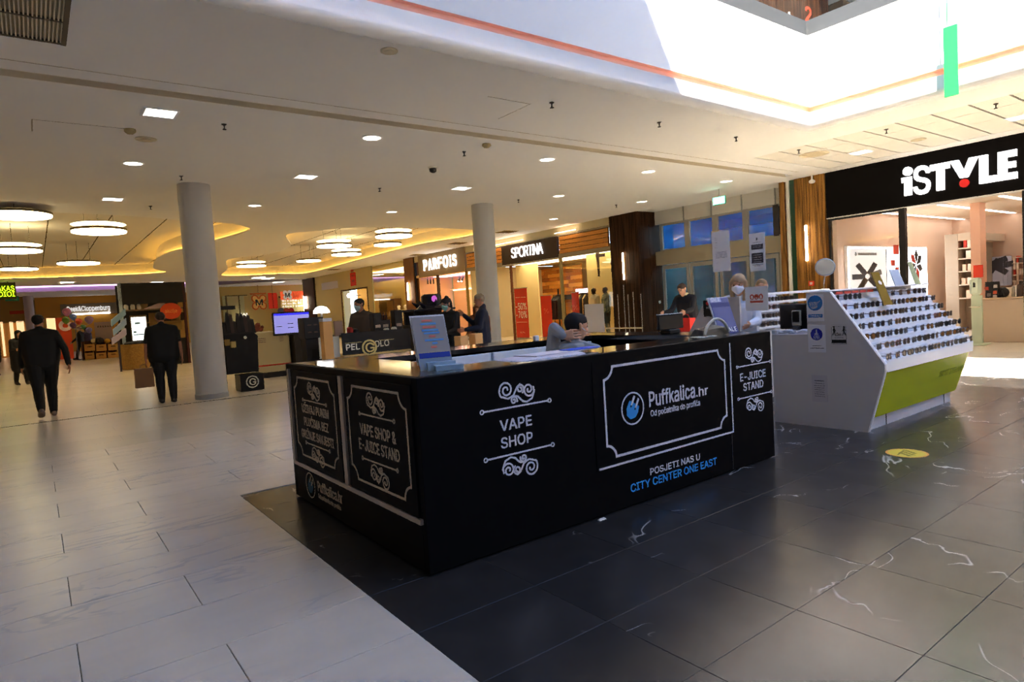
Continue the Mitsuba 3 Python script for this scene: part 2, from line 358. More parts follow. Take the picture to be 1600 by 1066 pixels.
UPC = thing('upper_pillar', 'brown wood pillar with a red figure 2 on the upper floor behind the glass parapet', 'pillar')
ua, ub, uc = U(1213, 20, y=7.0), U(1252, 30, y=7.0), U(1291, 25, y=7.0)
part(UPC, 'shaft', box(ua[0], uc[0] + .1, 7.0, 8.6, ZU + .045, 9.98), 'mat_dark_wood')
u2 = U(1263, 22, y=7.0)
part(UPC, 'lettering', letters('2', (u2[0] - .13, 7.0, u2[2] - .16), .30, .26, FRONT), C(226, 60, 40)); part(UPC, 'light_bar', box(U(1231, 20, y=7)[0], U(1231, 20, y=7)[0] + .04, 6.97, 6.998, 6.3, 7.0), C(190, 186, 170))
one('upper_cabinet', box(U(1318, 10, y=7.1)[0], U(1318, 10, y=7.1)[0] + 1.2, 7.1, 7.7, ZU + .045, 7.9, .01), C(70, 56, 40), 'dark cabinet on the upper floor right of the brown pillar', 'cabinet')
# columns
for (cx, cy), lab in (((2.70, 13.56), 'tall round light grey column behind the man with the paper bag'), ((9.74, 13.98), 'round light grey column standing behind the man in the navy jacket')):
    c = thing('column', lab, 'column')
    part(c, 'shaft', lathe([(.29, 0), (.29, ZC + .02)], 40, (cx, cy, 0)), mat('column', (0.55, 0.545, 0.54), 0.6) if 'mat_column' not in scene else 'mat_column', smooth=40)
    part(c, 'base_ring', lathe([(.305, 0.001), (.305, .09), (.292, .1)], 40, (cx, cy, 0)), C(168, 168, 168), smooth=30)

# recessed lights in rows
spots = [(250, 176, 's'), (581, 215, 'r'), (855, 249, 'r'), (1013, 268, 'r'), (1135, 283, 'r'), (208, 255, 'r'), (478, 276, 's'), (721, 294, 's'), (873, 306, 'r'), (1003, 315, 'r'), (176, 311, 's'), (398, 321, 'r'), (612, 331, 'r'), (865, 342, 'r')]
rows = {9: [], 12: [], 15: []}
for px, py_, sh in spots:
    p = U(px, py_, z=ZC); rows[min(rows, key=lambda r: abs(r + .3 - p[1]))].append((p[0], p[1], sh))
for ri, (rk, row) in enumerate(sorted(rows.items())):
    for ci, (x, y, sh) in enumerate(sorted(row)):
        lab = '%s downlight in the %s row behind the ceiling slot, %s from the left' % ('square' if sh == 's' else 'round', ORD[ri], ORD[ci])
        t = thing('downlight', lab, 'downlight', 'recessed downlights of the white ceiling')
        if sh == 'r':
            part(t, 'trim_ring', lathe([(.135, 0), (.16, .004), (.16, .012), (.135, .012)], 24, (x, y, ZC - .012), caps=False), WHITE)
            part(t, 'diffuser', lathe([(.135, -.006), (.135, 0)], 24, (x, y, ZC)), WHITE, emit=emitter(NEUT, LAMP * 2.0))
        else:
            part(t, 'trim_frame', cat([box(x - .2, x + .2, y - .19, y - .16, ZC - .012, ZC), box(x - .2, x + .2, y + .16, y + .19, ZC - .012, ZC), box(x - .2, x - .17, y - .16, y + .16, ZC - .012, ZC), box(x + .17, x + .2, y - .16, y + .16, ZC - .012, ZC)]), WHITE)
            part(t, 'diffuser', box(x - .17, x + .17, y - .16, y + .16, ZC - .008, ZC), WHITE, emit=emitter((1, .93, .74), LAMP * 1.6))
for i, (px, py_) in enumerate(((1345, 238), (1595, 183))):
    p = U(px, py_, z=ZC); t = thing('downlight', ('square downlight set among the metal ceiling panels before the black shop sign', 'round downlight in the metal ceiling panels above the black sign, nearer one')[i], 'downlight')
    part(t, 'trim_frame', box(p[0] - .17, p[0] + .17, p[1] - .19, p[1] + .19, ZC - .006, ZC + .006), WHITE)
    part(t, 'diffuser', box(p[0] - .14, p[0] + .14, p[1] - .16, p[1] + .16, ZC - .012, ZC - .004), WHITE, emit=emitter((1, .93, .74), LAMP * 1.6))
# big round lamps hanging in the recesses
pend = [(-.06, 16.9, .60, 3.93, 'cut by the left picture edge, largest'), (1.53, 19.04, .60, 3.9, 'beside the white column, above the walking man'), (-.23, 23.68, .66, 3.9, 'second from the front in the leftmost file'), (1.52, 27.93, .66, 3.9, 'farther back beside the column'), (-.24, 30.13, .60, 3.9, 'farthest of the leftmost file'),
        (8.09, 30.07, .62, 3.9, 'nearest to the tall white column in the second recess'), (9.89, 27.73, .52, 3.9, 'small and far back, between two lamps with halo discs'), (8.78, 21.93, .60, 3.9, 'front left of the second recess'), (10.48, 24.94, .60, 3.9, 'middle of the second recess'), (9.67, 17.43 + 1.6, .60, 3.9, 'nearest of the second recess'), (10.61, 20.22 + 1.2, .50, 3.9, 'single disc before the taupe shop sign')]
for i, (x, y, r, z, where) in enumerate(pend):
    t = thing('pendant_lamp', 'large round white glowing pendant lamp, ' + where, 'pendant lamp', 'round pendant lamps in the ceiling recesses')
    hgt = ZC + (0.55 if i < 5 else 0.5)
    part(t, 'diffuser', lathe([(r - .01, 0), (r, .02), (r, .05)], 40, (x, y, z)), WHITE, emit=emitter((1, .80, .42), LAMP * 1.0), smooth=40)
    part(t, 'body', lathe([(r + .005, .05), (r + .005, .10), (r - .1, .12)], 40, (x, y, z)), C(110, 96, 66), smooth=40)
    if i not in (0, 3, 4, 6, 10):
        part(t, 'halo_disc', lathe([(r - .02, 0), (r, .015), (r - .02, .03)], 40, (x, y, z + .19)), WHITE, emit=emitter((1, .80, .42), LAMP * 0.6), smooth=40)  # glowing disc built in place of the halo above the lamp
    for a in range(3):
        q = 2 * math.pi * a / 3 + .4
        part(t, 'wire', cyl((x + .6 * r * math.cos(q), y + .6 * r * math.sin(q), z + .1), (x + .6 * r * math.cos(q), y + .6 * r * math.sin(q), hgt), .006, 6), C(90, 84, 70))
# small things on the ceiling
spk = [(350, 197, 'right of the square downlight'), (862, 163, 'just before the ceiling slot, first from the left'), (1030, 194, 'before the ceiling slot, second from the left'), (1150, 217, 'before the ceiling slot, nearest the metal panels'), (725, 240, 'behind the ceiling slot near the dome camera'), (593, 297, 'between the second and third row of downlights'), (283, 278, 'over the left column'), (235, 325, 'left of the left column, far back'), (1248, 237, 'beside the round vent in the metal panels'), (1385, 205, 'in the middle of the metal panels'), (1556, 165, 'in the metal panels toward the picture edge'), (810, 315, 'above the right column'), (963, 323, 'above the dark wood pillar')]
for px, py_, w in spk:
    p = U(px, py_ - 3, z=ZC); s_ = 1.0
    t = thing('sprinkler', 'small dark ceiling sprinkler ' + w, 'sprinkler', 'ceiling sprinklers')
    part(t, 'rose', lathe([(.032, 0), (.035, -.008), (.014, -.018)], 12, (p[0], p[1], ZC)), C(70, 64, 58))
    part(t, 'head', cat([cyl((p[0], p[1], ZC), (p[0], p[1], ZC - .07), .009, 8), lathe([(.026, 0), (.026, .006)], 12, (p[0], p[1], ZC - .075))]), C(40, 36, 34))
p = U(676, 261, z=ZC); t = thing('dome_camera', 'black dome camera on the white ceiling between two rows of downlights', 'camera')
part(t, 'base', lathe([(.085, 0), (.085, -.03)], 20, (p[0], p[1], ZC)), C(225, 222, 214)); part(t, 'dome', ball((p[0], p[1], ZC - .05), (.07, .07, .065)), GLOSS, smooth=True)
for px, py_, lab in ((203, 202, 'beige smoke detector left of the square downlight'), (760, 225, 'beige smoke detector right behind the ceiling slot')):
    p = U(px, py_, z=ZC); one('smoke_detector', lathe([(.07, 0), (.075, -.03), (.045, -.06), (.02, -.065)], 20, (p[0], p[1], ZC)), C(176, 160, 120), lab, 'smoke detector', smooth=40)
for px, py_, lab, r in ((228, 217, 'flat round vent under the smoke detector, near the square downlight', .14), (1435, 218, 'small round vent in the metal ceiling panels', .13), (608, 79, 'faint round plate on the ceiling near the glowing atrium edge', .09)):
    p = U(px, py_, z=ZC); one('round_vent', cat([lathe([(r, 0), (r, -.012), (r * .8, -.016)], 24, (p[0], p[1], ZC)), lathe([(r * .5, 0), (r * .5, -.025)], 20, (p[0], p[1], ZC))]), C(206, 194, 168), lab, 'vent')
p = U(1272, 241, z=ZC); one('swirl_vent', cat([lathe([(.28, .0), (.28, -.01)], 30, (p[0], p[1], ZC))] + [box(p[0] - .2 + .05 * i, p[0] - .19 + .05 * i, p[1] - .18, p[1] + .18, ZC - .016, ZC - .01) for i in range(9)]), C(214, 200, 172), 'large perforated air vent in the metal ceiling panels', 'vent')
for (px, py_), lab in zip(((652, 398), (715, 380), (792, 362), (521, 421)), ('nearest the taupe sign', 'left of the right column', 'right of the right column', 'farthest, over the beige shopfront')):
    p = U(px, py_, z=ZC); v = thing('ceiling_vent', 'square tan air vent over the shopfronts, ' + lab, 'vent', 'square air vents over the shopfronts')
    part(v, 'frame', box(p[0] - .3, p[0] + .3, p[1] - .3, p[1] + .3, ZC - .015, ZC), C(176, 150, 88)); part(v, 'slats', cat([box(p[0] - .27, p[0] + .27, p[1] - .26 + .09 * i, p[1] - .22 + .09 * i, ZC - .03, ZC - .012) for i in range(6)]), C(120, 96, 50))
# green hanging sign
a, b = U(1475, 98, x=10.7), U(1498, 147, x=10.7)
y0s, y1s = a[1], b[1]
one('hanging_sign', cat([box(10.69, 10.71, y1s, y0s, b[2], 5.0), cyl((10.7, y0s - .05, 5), (10.7, y0s - .05, 6.6), .006, 6)]), C(44, 186, 92, .4), 'green sign board hanging in the bright atrium opening', 'sign')

# =====================================================================  THE BLACK KIOSK
KX0, KX1, KY0, KY1, KZ = 1.61, 5.02, 3.03, 5.24, 1.09
K = thing('vape_kiosk', 'black rectangular kiosk counter with white lettering standing on the dark tiles', 'kiosk')
ring = sbox(KX0 + .051, KY0 + .051, KX1 - .051, KY1 - .051).difference(sbox(KX0 + .55, KY0 + .42, KX1 - .45, KY1 - .5))
part(K, 'front_panel', box(KX0, KX1, KY0, KY0 + .05, .012, KZ, .003), KBLACK)
part(K, 'side_panel', box(KX0, KX0 + .05, KY0 + .052, KY1 - .052, .012, KZ, .003), KBLACK)
part(K, 'side_panel', box(KX1 - .05, KX1, KY0 + .052, KY1 - .052, .012, KZ, .003), KBLACK)
part(K, 'rear_panel', box(KX0, KX1, KY1 - .05, KY1, .012, KZ, .003), KBLACK)
part(K, 'plinth', box(KX0 + .03, KX1 - .03, KY0 + .03, KY0 + .1, 0, .02), BLACK)
part(K, 'countertop', ex(ring, .04).apply_translation([0, 0, 1.05]), GLOSS)
part(K, 'inner_panel', box(KX0 + .56, KX1 - .46, KY1 - .5, KY1 - .46, .1, 1.03, .004), WHITE, label='white inner face of the rear counter')
part(K, 'inner_panel', box(KX0 + .5, KX0 + .54, KY0 + .44, KY1 - .5, .1, 1.045, .004), WHITE, label='white inner face of the side counter')
part(K, 'inner_panel', box(KX0 + .56, KX1 - .46, KY0 + .38, KY0 + .415, .1, 1.045, .004), WHITE, label='white inner face of the front counter')
part(K, 'cabinet_divider', box(3.3, 3.315, KY1 - .515, KY1 - .49, .1, 1.03), C(150, 155, 170))
INK, GREYINK, BLUE = C(214, 214, 226), C(150, 148, 150), C(46, 150, 226)
TAN = C(176, 160, 140)
def corner_frame(w, h, r):
    p = sbox(0, 0, w, h)
    for x in (0, w):
        for y in (0, h): p = p.difference(Point(x, y).buffer(r, 16))
    return p
def scroll(w):
    """flourish of spirals over a line, drawn in width w"""
    def sp(cx, cy, r0, r1, a0, turns, n=40):
        t = np.linspace(0, 1, n); a = a0 + turns * 2 * math.pi * t; r = r0 + (r1 - r0) * t
        return [(cx + r_ * math.cos(q), cy + r_ * math.sin(q)) for r_, q in zip(r, a)]
    k = w / 1.0
    big = sp(-.14, .20, .02, .10, 0, 1.62); mid = sp(.06, .19, .015, .055, 1.5, -1.4); right = sp(.18, .17, .015, .085, 2.6, 1.55); low = sp(-.04, .07, .01, .05, 2.2, -1.4)
    link = [(-.20, .13), (-.12, .10), (-.04, .13), (.01, .21), (.06, .245)]
    wave = [(-.05, .12), (.02, .11), (.08, .05), (.14, .03), (.22, .06), (.255, .13), (.25, .19)]
    L = [LineString(q).buffer(.011) for q in (big, mid, right, low, link, wave)]
    bar = [LineString([(-.46, 0), (.46, 0)]).buffer(.010)] + [Point(x, 0).buffer(.030).difference(Point(x, 0).buffer(.014)) for x in (-.48, .48)]
    return affinity.scale(unary_union(L + bar), k, k, origin=(0, 0))
def emblem(cx, cz, r):
    """plug in a circle"""
    o = (cx, cz)
    ring_ = Point(o).buffer(r, 32).difference(Point(o).buffer(r * .90, 32))
    b = unary_union([Polygon([(-.42, .28), (.42, .28), (.48, -.05), (.40, -.38), (.1, -.62), (-.25, -.55), (-.45, -.2)]).buffer(.05)])
    slots = unary_union([sbox(-.26, -.02, -.14, .4), sbox(.14, -.02, .26, .4)])
    b = b.difference(slots)
    pr_ = unary_union([sbox(-.28, .12, -.12, .74), sbox(.12, .12, .28, .74)])
    f_ = lambda q: affinity.translate(affinity.rotate(affinity.scale(q, r, r, origin=(0, 0)), -30, origin=(0, 0)), cx, cz)
    return ring_, f_(b), f_(pr_)
def fr(p, nm, m, lab=None, **k): part(K, nm, p, m, label=lab, **k)
fo = lambda x, z: (x, KY0, z)
# front face
fr(flat(affinity.translate(scroll(.53), 0, 0), fo(2.27, .845)), 'flourish', INK)
fr(letters('VAPE', fo(2.255, .715), .062, .24, center=True), 'lettering', INK, 'white word VAPE')
fr(letters('SHOP', fo(2.255, .612), .062, .24, center=True), 'lettering', INK, 'white word SHOP')
fr(flat(affinity.rotate(scroll(.53), 180, origin=(0, 0)), fo(2.275, .565)), 'flourish', INK)
cf = corner_frame(1.36, .63, .085)
fr(flat(cf.difference(cf.buffer(-.017)), (2.99, KY0 - .005, .375)), 'corner_border', INK, 'silver border with scooped corners')
fr(flat(line([(2.915, .325), (4.42, .325), (4.42, 1.04)], .014), (0, KY0 - .005, 0)), 'outer_line', INK)
fr(flat(line([(4.405, .02), (4.405, 1.045)], .006), (0, KY0, 0)), 'panel_seam', C(60, 60, 64))
fr(box(2.9, 4.43, KY0 - .004, KY0 - .0005, .31, 1.045), 'raised_board', KBLACK)
e1, e2, e3 = emblem(3.265, .685, .115)
for q, m, l in ((e1, INK, 'white circle of the emblem'), (e2, BLUE, 'blue plug of the emblem'), (e3, INK, 'white plug pins of the emblem')):
    fr(flat(q, (0, KY0 - .005, 0)), 'emblem', m, l)
fr(letters('Puffkalica', (3.435, KY0 - .005, .67), .105, .52, bold=True), 'lettering', INK, 'white shop name')
fr(letters('.hr', (3.965, KY0 - .005, .67), .068, .15, bold=True), 'lettering', INK)
fr(letters('Od početnika do profića', (3.445, KY0 - .005, .60), .042, .565, bold=True), 'lettering', INK)
fr(letters('POSJETI NAS U', fo(3.70, .183), .046, .57, center=True), 'lettering', INK)
fr(letters('CITY CENTER ONE EAST', fo(3.70, .105), .054, .985, center=True), 'lettering', BLUE, 'blue lettering')
fr(flat(scroll(.5), fo(4.755, .835)), 'flourish', INK)
fr(letters('E-JUICE', fo(4.735, .715), .062, .37, center=True), 'lettering', INK)
fr(letters('STAND', fo(4.735, .63), .062, .29, center=True), 'lettering', INK)
fr(flat(affinity.rotate(scroll(.5), 180, origin=(0, 0)), fo(4.755, .575)), 'flourish', INK)
# left face
wo = lambda y, z: (KX0, y, z)
for ya, yb in ((5.08, 4.14), (4.02, 3.09)):
    fr(box(KX0 - .012, KX0 + .001, yb, ya, .315, 1.05, .003), 'door_board', KBLACK)
    w_ = ya - yb - .10; c2 = corner_frame(w_, .62, .085)
    fr(flat(c2.difference(c2.buffer(-.015)), (KX0 - .012, ya - .05, .385), WEST), 'corner_border', TAN, 'tan border with scooped corners')
fr(cat([box(KX0 - .018, KX0, 4.05, 4.105, .30, 1.05), box(KX0 - .018, KX0, 5.13, 5.17, .30, 1.05), box(KX0 - .02, KX0, 3.06, 5.17, .285, .315)]), 'metal_trim', C(170, 160, 150, .4, .4))
lw = lambda s_, y, z, h, w: letters(s_, (KX0 - .012, y, z), h, w, WEST, center=True)
for s_, z, w in (('UŽIVAJ PUNIM', .735, .55), ('PLUĆIMA BEZ', .635, .50), ('GRIŽNJE SAVJESTI', .535, .66)):
    fr(lw(s_, 4.60, z, .062, w), 'lettering', TAN)
fr(lw('VAPE SHOP &', 3.545, .70, .068, .50), 'lettering', TAN); fr(lw('E-JUICE STAND', 3.545, .60, .068, .56), 'lettering', TAN)
for yc in (4.60, 3.545):
    fr(flat(affinity.scale(scroll(.50), 1, 1, origin=(0, 0)), (KX0 - .012, yc, .83), WEST), 'flourish', TAN)
    fr(flat(affinity.rotate(scroll(.50), 180, origin=(0, 0)), (KX0 - .012, yc, .50 if yc > 4 else .545), WEST), 'flourish', TAN)
e1, e2, e3 = emblem(0, 0, .10)
for q, m in ((e1, TAN), (e2, C(38, 84, 110)), (e3, TAN)): fr(flat(q, (KX0, 4.86, .16), WEST), 'emblem', m)
fr(letters('Puffkalica.hr', (KX0, 4.70, .15), .075, .48, WEST), 'lettering', TAN); fr(letters('Od početnika do profića', (KX0, 4.70, .095), .032, .44, WEST), 'lettering', TAN)

# things on its top
ps = thing('poster_stand', 'tilted clear stand with a grey price poster on the corner of the black kiosk', 'poster stand')
def slanted(key, a, b, h0, h1, lean, th, m, nm, **kw):
    """upright sheet from a to b (x, y), between two heights, leaning back by lean at its top"""
    a, b = np.array(a), np.array(b); d = (b - a) / np.linalg.norm(b - a); nrm = np.array([d[1], -d[0]])
    pts = []
    for e in (a, b):
        for z, l in ((h0, 0), (h1, lean)):
            for s_ in (0, th): pts.append([*(e - nrm * (l + s_)), z])
    return part(key, nm, hull(pts), m, **kw)
pa, pb = (1.84, 3.42), (2.04, 3.36)
d_ = np.array(pb) - np.array(pa); d_ /= np.linalg.norm(d_); n_ = np.array([d_[1], -d_[0]])
slanted(ps, pa, pb, KZ + .07, 1.41, .14, .004, C(150, 144, 142), 'poster', label='grey poster with rows of coloured lettering')
slanted(ps, np.array(pa) - .004 * n_ - .006 * d_, np.array(pb) - .004 * n_ + .006 * d_, KZ + .03, 1.42, .15, .004, C(214, 216, 222, .2), 'back_plate')
slanted(ps, np.array(pa) + n_ * .06, np.array(pb) + n_ * .06, KZ, KZ + .07, .06, .02, C(120, 140, 160, .15), 'foot')
def onslant(t, f0, f1, z, h):
    p0 = np.array(pa) + d_ * .2 * f0 - n_ * (.14 * (z - KZ - .07) / (1.41 - KZ - .07)); return p0
up3 = np.array([-n_[0] * .14, -n_[1] * .14, .25]); up3 /= np.linalg.norm(up3)
def on_poster(f0, f1, t0, t1, m, nm='print_line'):
    base = np.array([*pa, KZ + .07]) + np.array([n_[0], n_[1], 0]) * .002
    L = np.linalg.norm([.14, .25]); r3 = np.array([d_[0], d_[1], 0])
    p = [base + r3 * .209 * f + up3 * L * t for f, t in ((f0, t0), (f1, t0), (f1, t1), (f0, t1))]
    nn = np.cross(r3, up3) * .0012
    part(ps, nm, hull([q for q in p] + [q + nn for q in p]), m)
RED_, BLU_ = C(196, 110, 100), C(92, 150, 206)
for t0, f0, f1, m in ((.88, .3, .62, RED_), (.80, .25, .72, BLU_), (.72, .3, .7, RED_), (.64, .26, .76, BLU_), (.57, .3, .78, BLU_), (.49, .45, .64, RED_), (.40, .3, .86, BLU_), (.32, .5, .66, BLU_), (.23, .45, .62, RED_)):
    on_poster(f0, f1, t0, t0 + .045, m)
on_poster(.05, .97, .0, .12, C(24, 50, 150), 'blue_band')
for i in range(2):
    o = np.array([1.86 + .02 * i, 3.36 - .055 * i]); t = one('leaflet_stack', hull([[*(o + d_ * a + n_ * b_), z] for a in (0, .17) for b_ in (0, .05) for z in (KZ, KZ + .03 + .02 * (1 - i))]), C(150, 178, 200, .3), ('stack of blue and white leaflets right under the grey poster', 'lower stack of leaflets at the front edge below the grey poster')[i], 'leaflets')
one('paper_stack', cat([hull([[2.45, 3.20, KZ], [3.0, 3.18, KZ], [3.05, 3.40, KZ], [2.42, 3.44, KZ], [2.5, 3.22, KZ + .012], [2.98, 3.2, KZ + .012], [3.02, 3.38, KZ + .012], [2.46, 3.42, KZ + .012]]), hull([[2.6, 3.22, KZ + .0125], [3.02, 3.25, KZ + .0125], [2.98, 3.44, KZ + .0125], [2.56, 3.42, KZ + .0125], [2.6, 3.22, KZ + .02], [3.02, 3.25, KZ + .02], [2.98, 3.44, KZ + .02], [2.56, 3.42, KZ + .02]])]), C(214, 206, 214), 'loose white papers on the front counter of the black kiosk', 'papers')
t = thing('folder', 'bright blue folder lying on the kiosk counter before the seated man', 'folder')
part(t, 'cover', box(2.93, 3.22, 3.26, 3.38, KZ + .021, KZ + .027, .002), C(30, 84, 214, .3)); part(t, 'sheets', box(2.94, 3.21, 3.265, 3.385, KZ + .0135, KZ + .021), C(225, 225, 230))
# price tags, bag, screen and trays on the rear and side counters
for (x, y, z, lab) in ((4.17, 4.86, KZ, 'small white price cube on the rear counter of the black kiosk, taller one'), (3.87, 4.80, KZ, 'small white price cube on the rear counter, nearer the seated man')):
    one('price_cube', box(x, x + .05, y, y + .04, z, z + .05, .004), C(226, 228, 232), lab, 'price tag')
bg = thing('handbag', 'black bag with a white looped handle on the kiosk counter', 'bag')
bx, by = 4.55, 3.30
part(bg, 'body', hull([[bx - .17, by - .06, KZ], [bx + .2, by - .06, KZ], [bx - .17, by + .08, KZ], [bx + .2, by + .08, KZ], [bx - .14, by - .04, KZ + .05], [bx + .17, by - .04, KZ + .06], [bx - .12, by + .06, KZ + .06], [bx + .17, by + .06, KZ + .07], [bx + .05, by, KZ + .09]]), C(22, 24, 26, .4))
part(bg, 'handle', tube([(bx - .16 + .33 * t, by - .07, KZ + .02 + .12 * math.sin(math.pi * min(1, t * 1.02)) ** .6) for t in np.linspace(0, 1, 16)], .012, 8), C(200, 196, 184), smooth=True)
ms = thing('cash_screen', 'black till screen on the kiosk behind the black bag', 'screen')
part(ms, 'screen', box(4.62, 4.98, 3.9, 3.93, KZ + .04, KZ + .18, .008), C(26, 30, 32, .3)); part(ms, 'foot', box(4.72, 4.88, 3.86, 3.98, KZ, KZ + .04, .008), BLACK); part(ms, 'top_edge', box(4.63, 4.97, 3.895, 3.935, KZ + .181, KZ + .187), C(190, 196, 200))
sp = thing('sale_stand', 'tilted white and violet SALE poster stand on the far end of the black kiosk', 'poster stand')
pa, pb = np.array((4.70, 3.30)), np.array((4.91, 3.26)); d_ = pb - pa; d_ /= np.linalg.norm(d_); n_ = np.array([d_[1], -d_[0]])
ps = sp
slanted(sp, pa, pb, KZ, 1.40, .12, .006, C(110, 112, 160), 'poster'); slanted(sp, pa - n_ * .007 - d_ * .01, pb - n_ * .007 + d_ * .006, KZ, 1.405, .12, .012, C(222, 224, 234), 'back_plate')
up3 = np.array([-n_[0] * .12, -n_[1] * .12, .31]); Ls = np.linalg.norm(up3); up3 /= Ls
def on_sale(f, t, s_, h, w, m): 
    o = np.array([*pa, KZ]) + np.array([d_[0], d_[1], 0]) * .214 * f + up3 * Ls * t
    part(sp, 'lettering', letters(s_, o, h, w, ((d_[0], d_[1], 0), up3)), m)
def on_band(f0, f1, t0, t1, m):
    p = [np.array([*pa, KZ]) + np.array([d_[0], d_[1], 0]) * .214 * f + up3 * Ls * t + np.cross((d_[0], d_[1], 0), up3) * .0008 for f, t in ((f0, t0), (f1, t0), (f1, t1), (f0, t1))]
    part(sp, 'print_band', hull(p + [q + np.cross((d_[0], d_[1], 0), up3) * .0008 for q in p]), m)
on_band(0, 1, .74, .86, C(70, 74, 130)); on_band(0, 1, 0, .16, C(60, 64, 124)); on_band(.0, .6, .88, .99, C(176, 180, 214))
on_sale(.05, .895, 'SALE', .036, .105, C(240, 240, 246)); on_sale(.34, .045, 'SALE', .038, .125, C(240, 240, 246)); on_sale(.06, .045, '%', .035, .04, C(200, 206, 236))
for i, x in enumerate((4.30, 4.42)):
    one('leaflet', hull([[x, 3.22, KZ], [x + .09, 3.2, KZ], [x + .1, 3.3, KZ], [x + .01, 3.32, KZ], [x, 3.22, KZ + .006], [x + .09, 3.2, KZ + .006], [x + .1, 3.3, KZ + .006], [x + .01, 3.32, KZ + .006]]), C(206, 206, 196), ('white slip of paper on the kiosk counter in front of the black bag, outer one', 'white slip of paper between the black bag and the SALE stand')[i], 'paper')
ch = thing('stool', 'black padded stool inside the kiosk under the seated man', 'stool')
part(ch, 'seat', lathe([(.05, .37), (.2, .38), (.21, .42), (.17, .44)], 24, (3.62, 3.98, 0)), C(24, 24, 26), smooth=50)
part(ch, 'pole', cyl((3.62, 3.98, .03), (3.62, 3.98, .38), .03), CHROME, smooth=40); part(ch, 'base', lathe([(.2, 0), (.2, .015), (.04, .04)], 24, (3.62, 3.98, 0.001)), CHROME, smooth=40)

q_ = U(941, 812, z=0); one('paper_scrap', hull([(q_[0] - .035, q_[1] - .012, .0), (q_[0] + .03, q_[1] - .015, .0), (q_[0] + .035, q_[1] + .012, .0), (q_[0] - .03, q_[1] + .016, .0), (q_[0] - .02, q_[1], .012), (q_[0] + .02, q_[1] + .004, .01)]), C(226, 224, 216), 'small white scrap of paper on the dark tiles at the foot of the kiosk', 'paper scrap')

# =====================================================================  THE EYEWEAR STAND
SX0, SX1 = 6.39, 8.98
LIME = mat('lime', s2l(176, 188, 34), 0.28, spec=0.6)
E_ = thing('eyewear_stand', 'white eyewear kiosk with a lime yellow front and stepped lit shelves', 'display stand')
PANELC = C(196, 194, 198, .45)
prof_ = [(3.84, 0), (2.87, 0), (2.70, .61), (2.70, .67), (3.20, 1.385), (3.44, 1.385), (3.44, .955), (3.84, .955)]
part(E_, 'end_panel', prism(prof_, SX0, SX0 + .03, 'x'), PANELC, label='grey white end panel with notices')
part(E_, 'edge_strip', prism(Polygon([(2.87, 0), (2.70, .61), (2.70, .67), (3.20, 1.385), (3.215, 1.375), (2.722, .665), (2.722, .612), (2.892, 0)]), SX0 + .03, SX0 + .055, 'x'), WHITE)
def rounded(x1, y0, y1, r=.35):
    return unary_union([sbox(SX0 + .055, y0, x1 - r, y1), affinity.scale(Point(x1 - r, y1).buffer(1, 24), r, y1 - y0, origin=(x1 - r, y1)).intersection(sbox(x1 - r - .01, y0, x1 + 1, y1))])
# lime front: lofted between the plinth and the nose
def loft(r0, z0, r1, z1, dy0, dy1, n=14):
    """outer shell of the front with a rounded far end; r = end x, dy = y of the front"""
    v = []
    for xe, z, yf in ((r0, z0, dy0), (r1, z1, dy1)):
        pts = [(SX0 + .055, yf)] + [(xe - .35 + .35 * math.sin(t), yf + .5 - .5 * math.cos(t)) for t in np.linspace(0, math.pi / 2, n)] + [(xe, 3.9)]
        v.append([(x, y, z) for x, y in pts])
    m = len(v[0]); V = np.array(v[0] + v[1]); f = []
    for i in range(m - 1): f += [(i, i + 1, m + i + 1), (i, m + i + 1, m + i)]
    return trimesh.Trimesh(V, f, process=False)
part(E_, 'lime_front', loft(8.90, .13, 8.97, .585, 2.855, 2.73), LIME, smooth=40, label='lime yellow glossy front board')
part(E_, 'plinth', loft(8.86, .0, 8.86, .125, 2.90, 2.90), C(214, 214, 222, .35), smooth=40)
for x in (6.85, 8.35): part(E_, 'plinth_joint', box(x, x + .012, 2.895, 2.9, .0, .125), C(40, 40, 44))
part(E_, 'nose_band', loft(8.985, .59, 9.0, .695, 2.70, 2.70), WHITE, smooth=40)
part(E_, 'front_lettering', letters('INDIE EYELAND', (0, 0, 0), .085, .95, bold=False), 'mat_c0') if False else None
ny = (.585 - .13, -.125); nl = math.hypot(*ny)
upv = np.array([0, -.125 / nl, .455 / nl])
part(E_, 'lettering', letters('INDIE EYELAND', np.array([7.90, 2.855 - .125 * .52, .13 + .455 * .52]), .07, .72, ((1, 0, 0), upv), bold=False), C(150, 160, 40), label='thin tone-on-tone lettering')
# stepped shelves
NS = 7
ty = [2.72 + .08 * i for i in range(NS)]; tz = [.70 + .098 * i for i in range(NS)]
SHELF = mat('lit_shelf', (0.86, 0.89, 0.95), 0.4, spec=0.4)
xe = [9.0, 8.99, 8.985, 8.98, 8.975, 8.97, 8.96]
shelf_at = []
for i in range(NS):
    a = sbox(SX0 + .055, ty[i], 9.0 - .012 * i - .3, 3.3).union(affinity.scale(Point(9.0 - .012 * i - .3, 3.3).buffer(1, 20), .3, 3.3 - ty[i], origin=(9.0 - .012 * i - .3, 3.3)).intersection(sbox(8, 2, 10, 3.3)))
    part(E_, 'shelf', ex(a, .034).apply_translation([0, 0, tz[i] - .034]), SHELF)
    part(E_, 'riser', ex(a.intersection(sbox(0, ty[i] + .07, 20, 9)), .064).apply_translation([0, 0, tz[i]]), SHELF)
    shelf_at.append((ty[i] + .03, tz[i]))
part(E_, 'top_board', box(SX0 + .055, 8.9, 3.22, 3.44, 1.385, 1.40, .004), WHITE)
part(E_, 'back_panel', box(SX0 + .03, 8.9, 3.42, 3.44, .2, 1.385), PANELC)
part(E_, 'till_counter', box(SX0 + .03, 8.5, 3.44, 3.84, .90, .955, .004), PANELC)
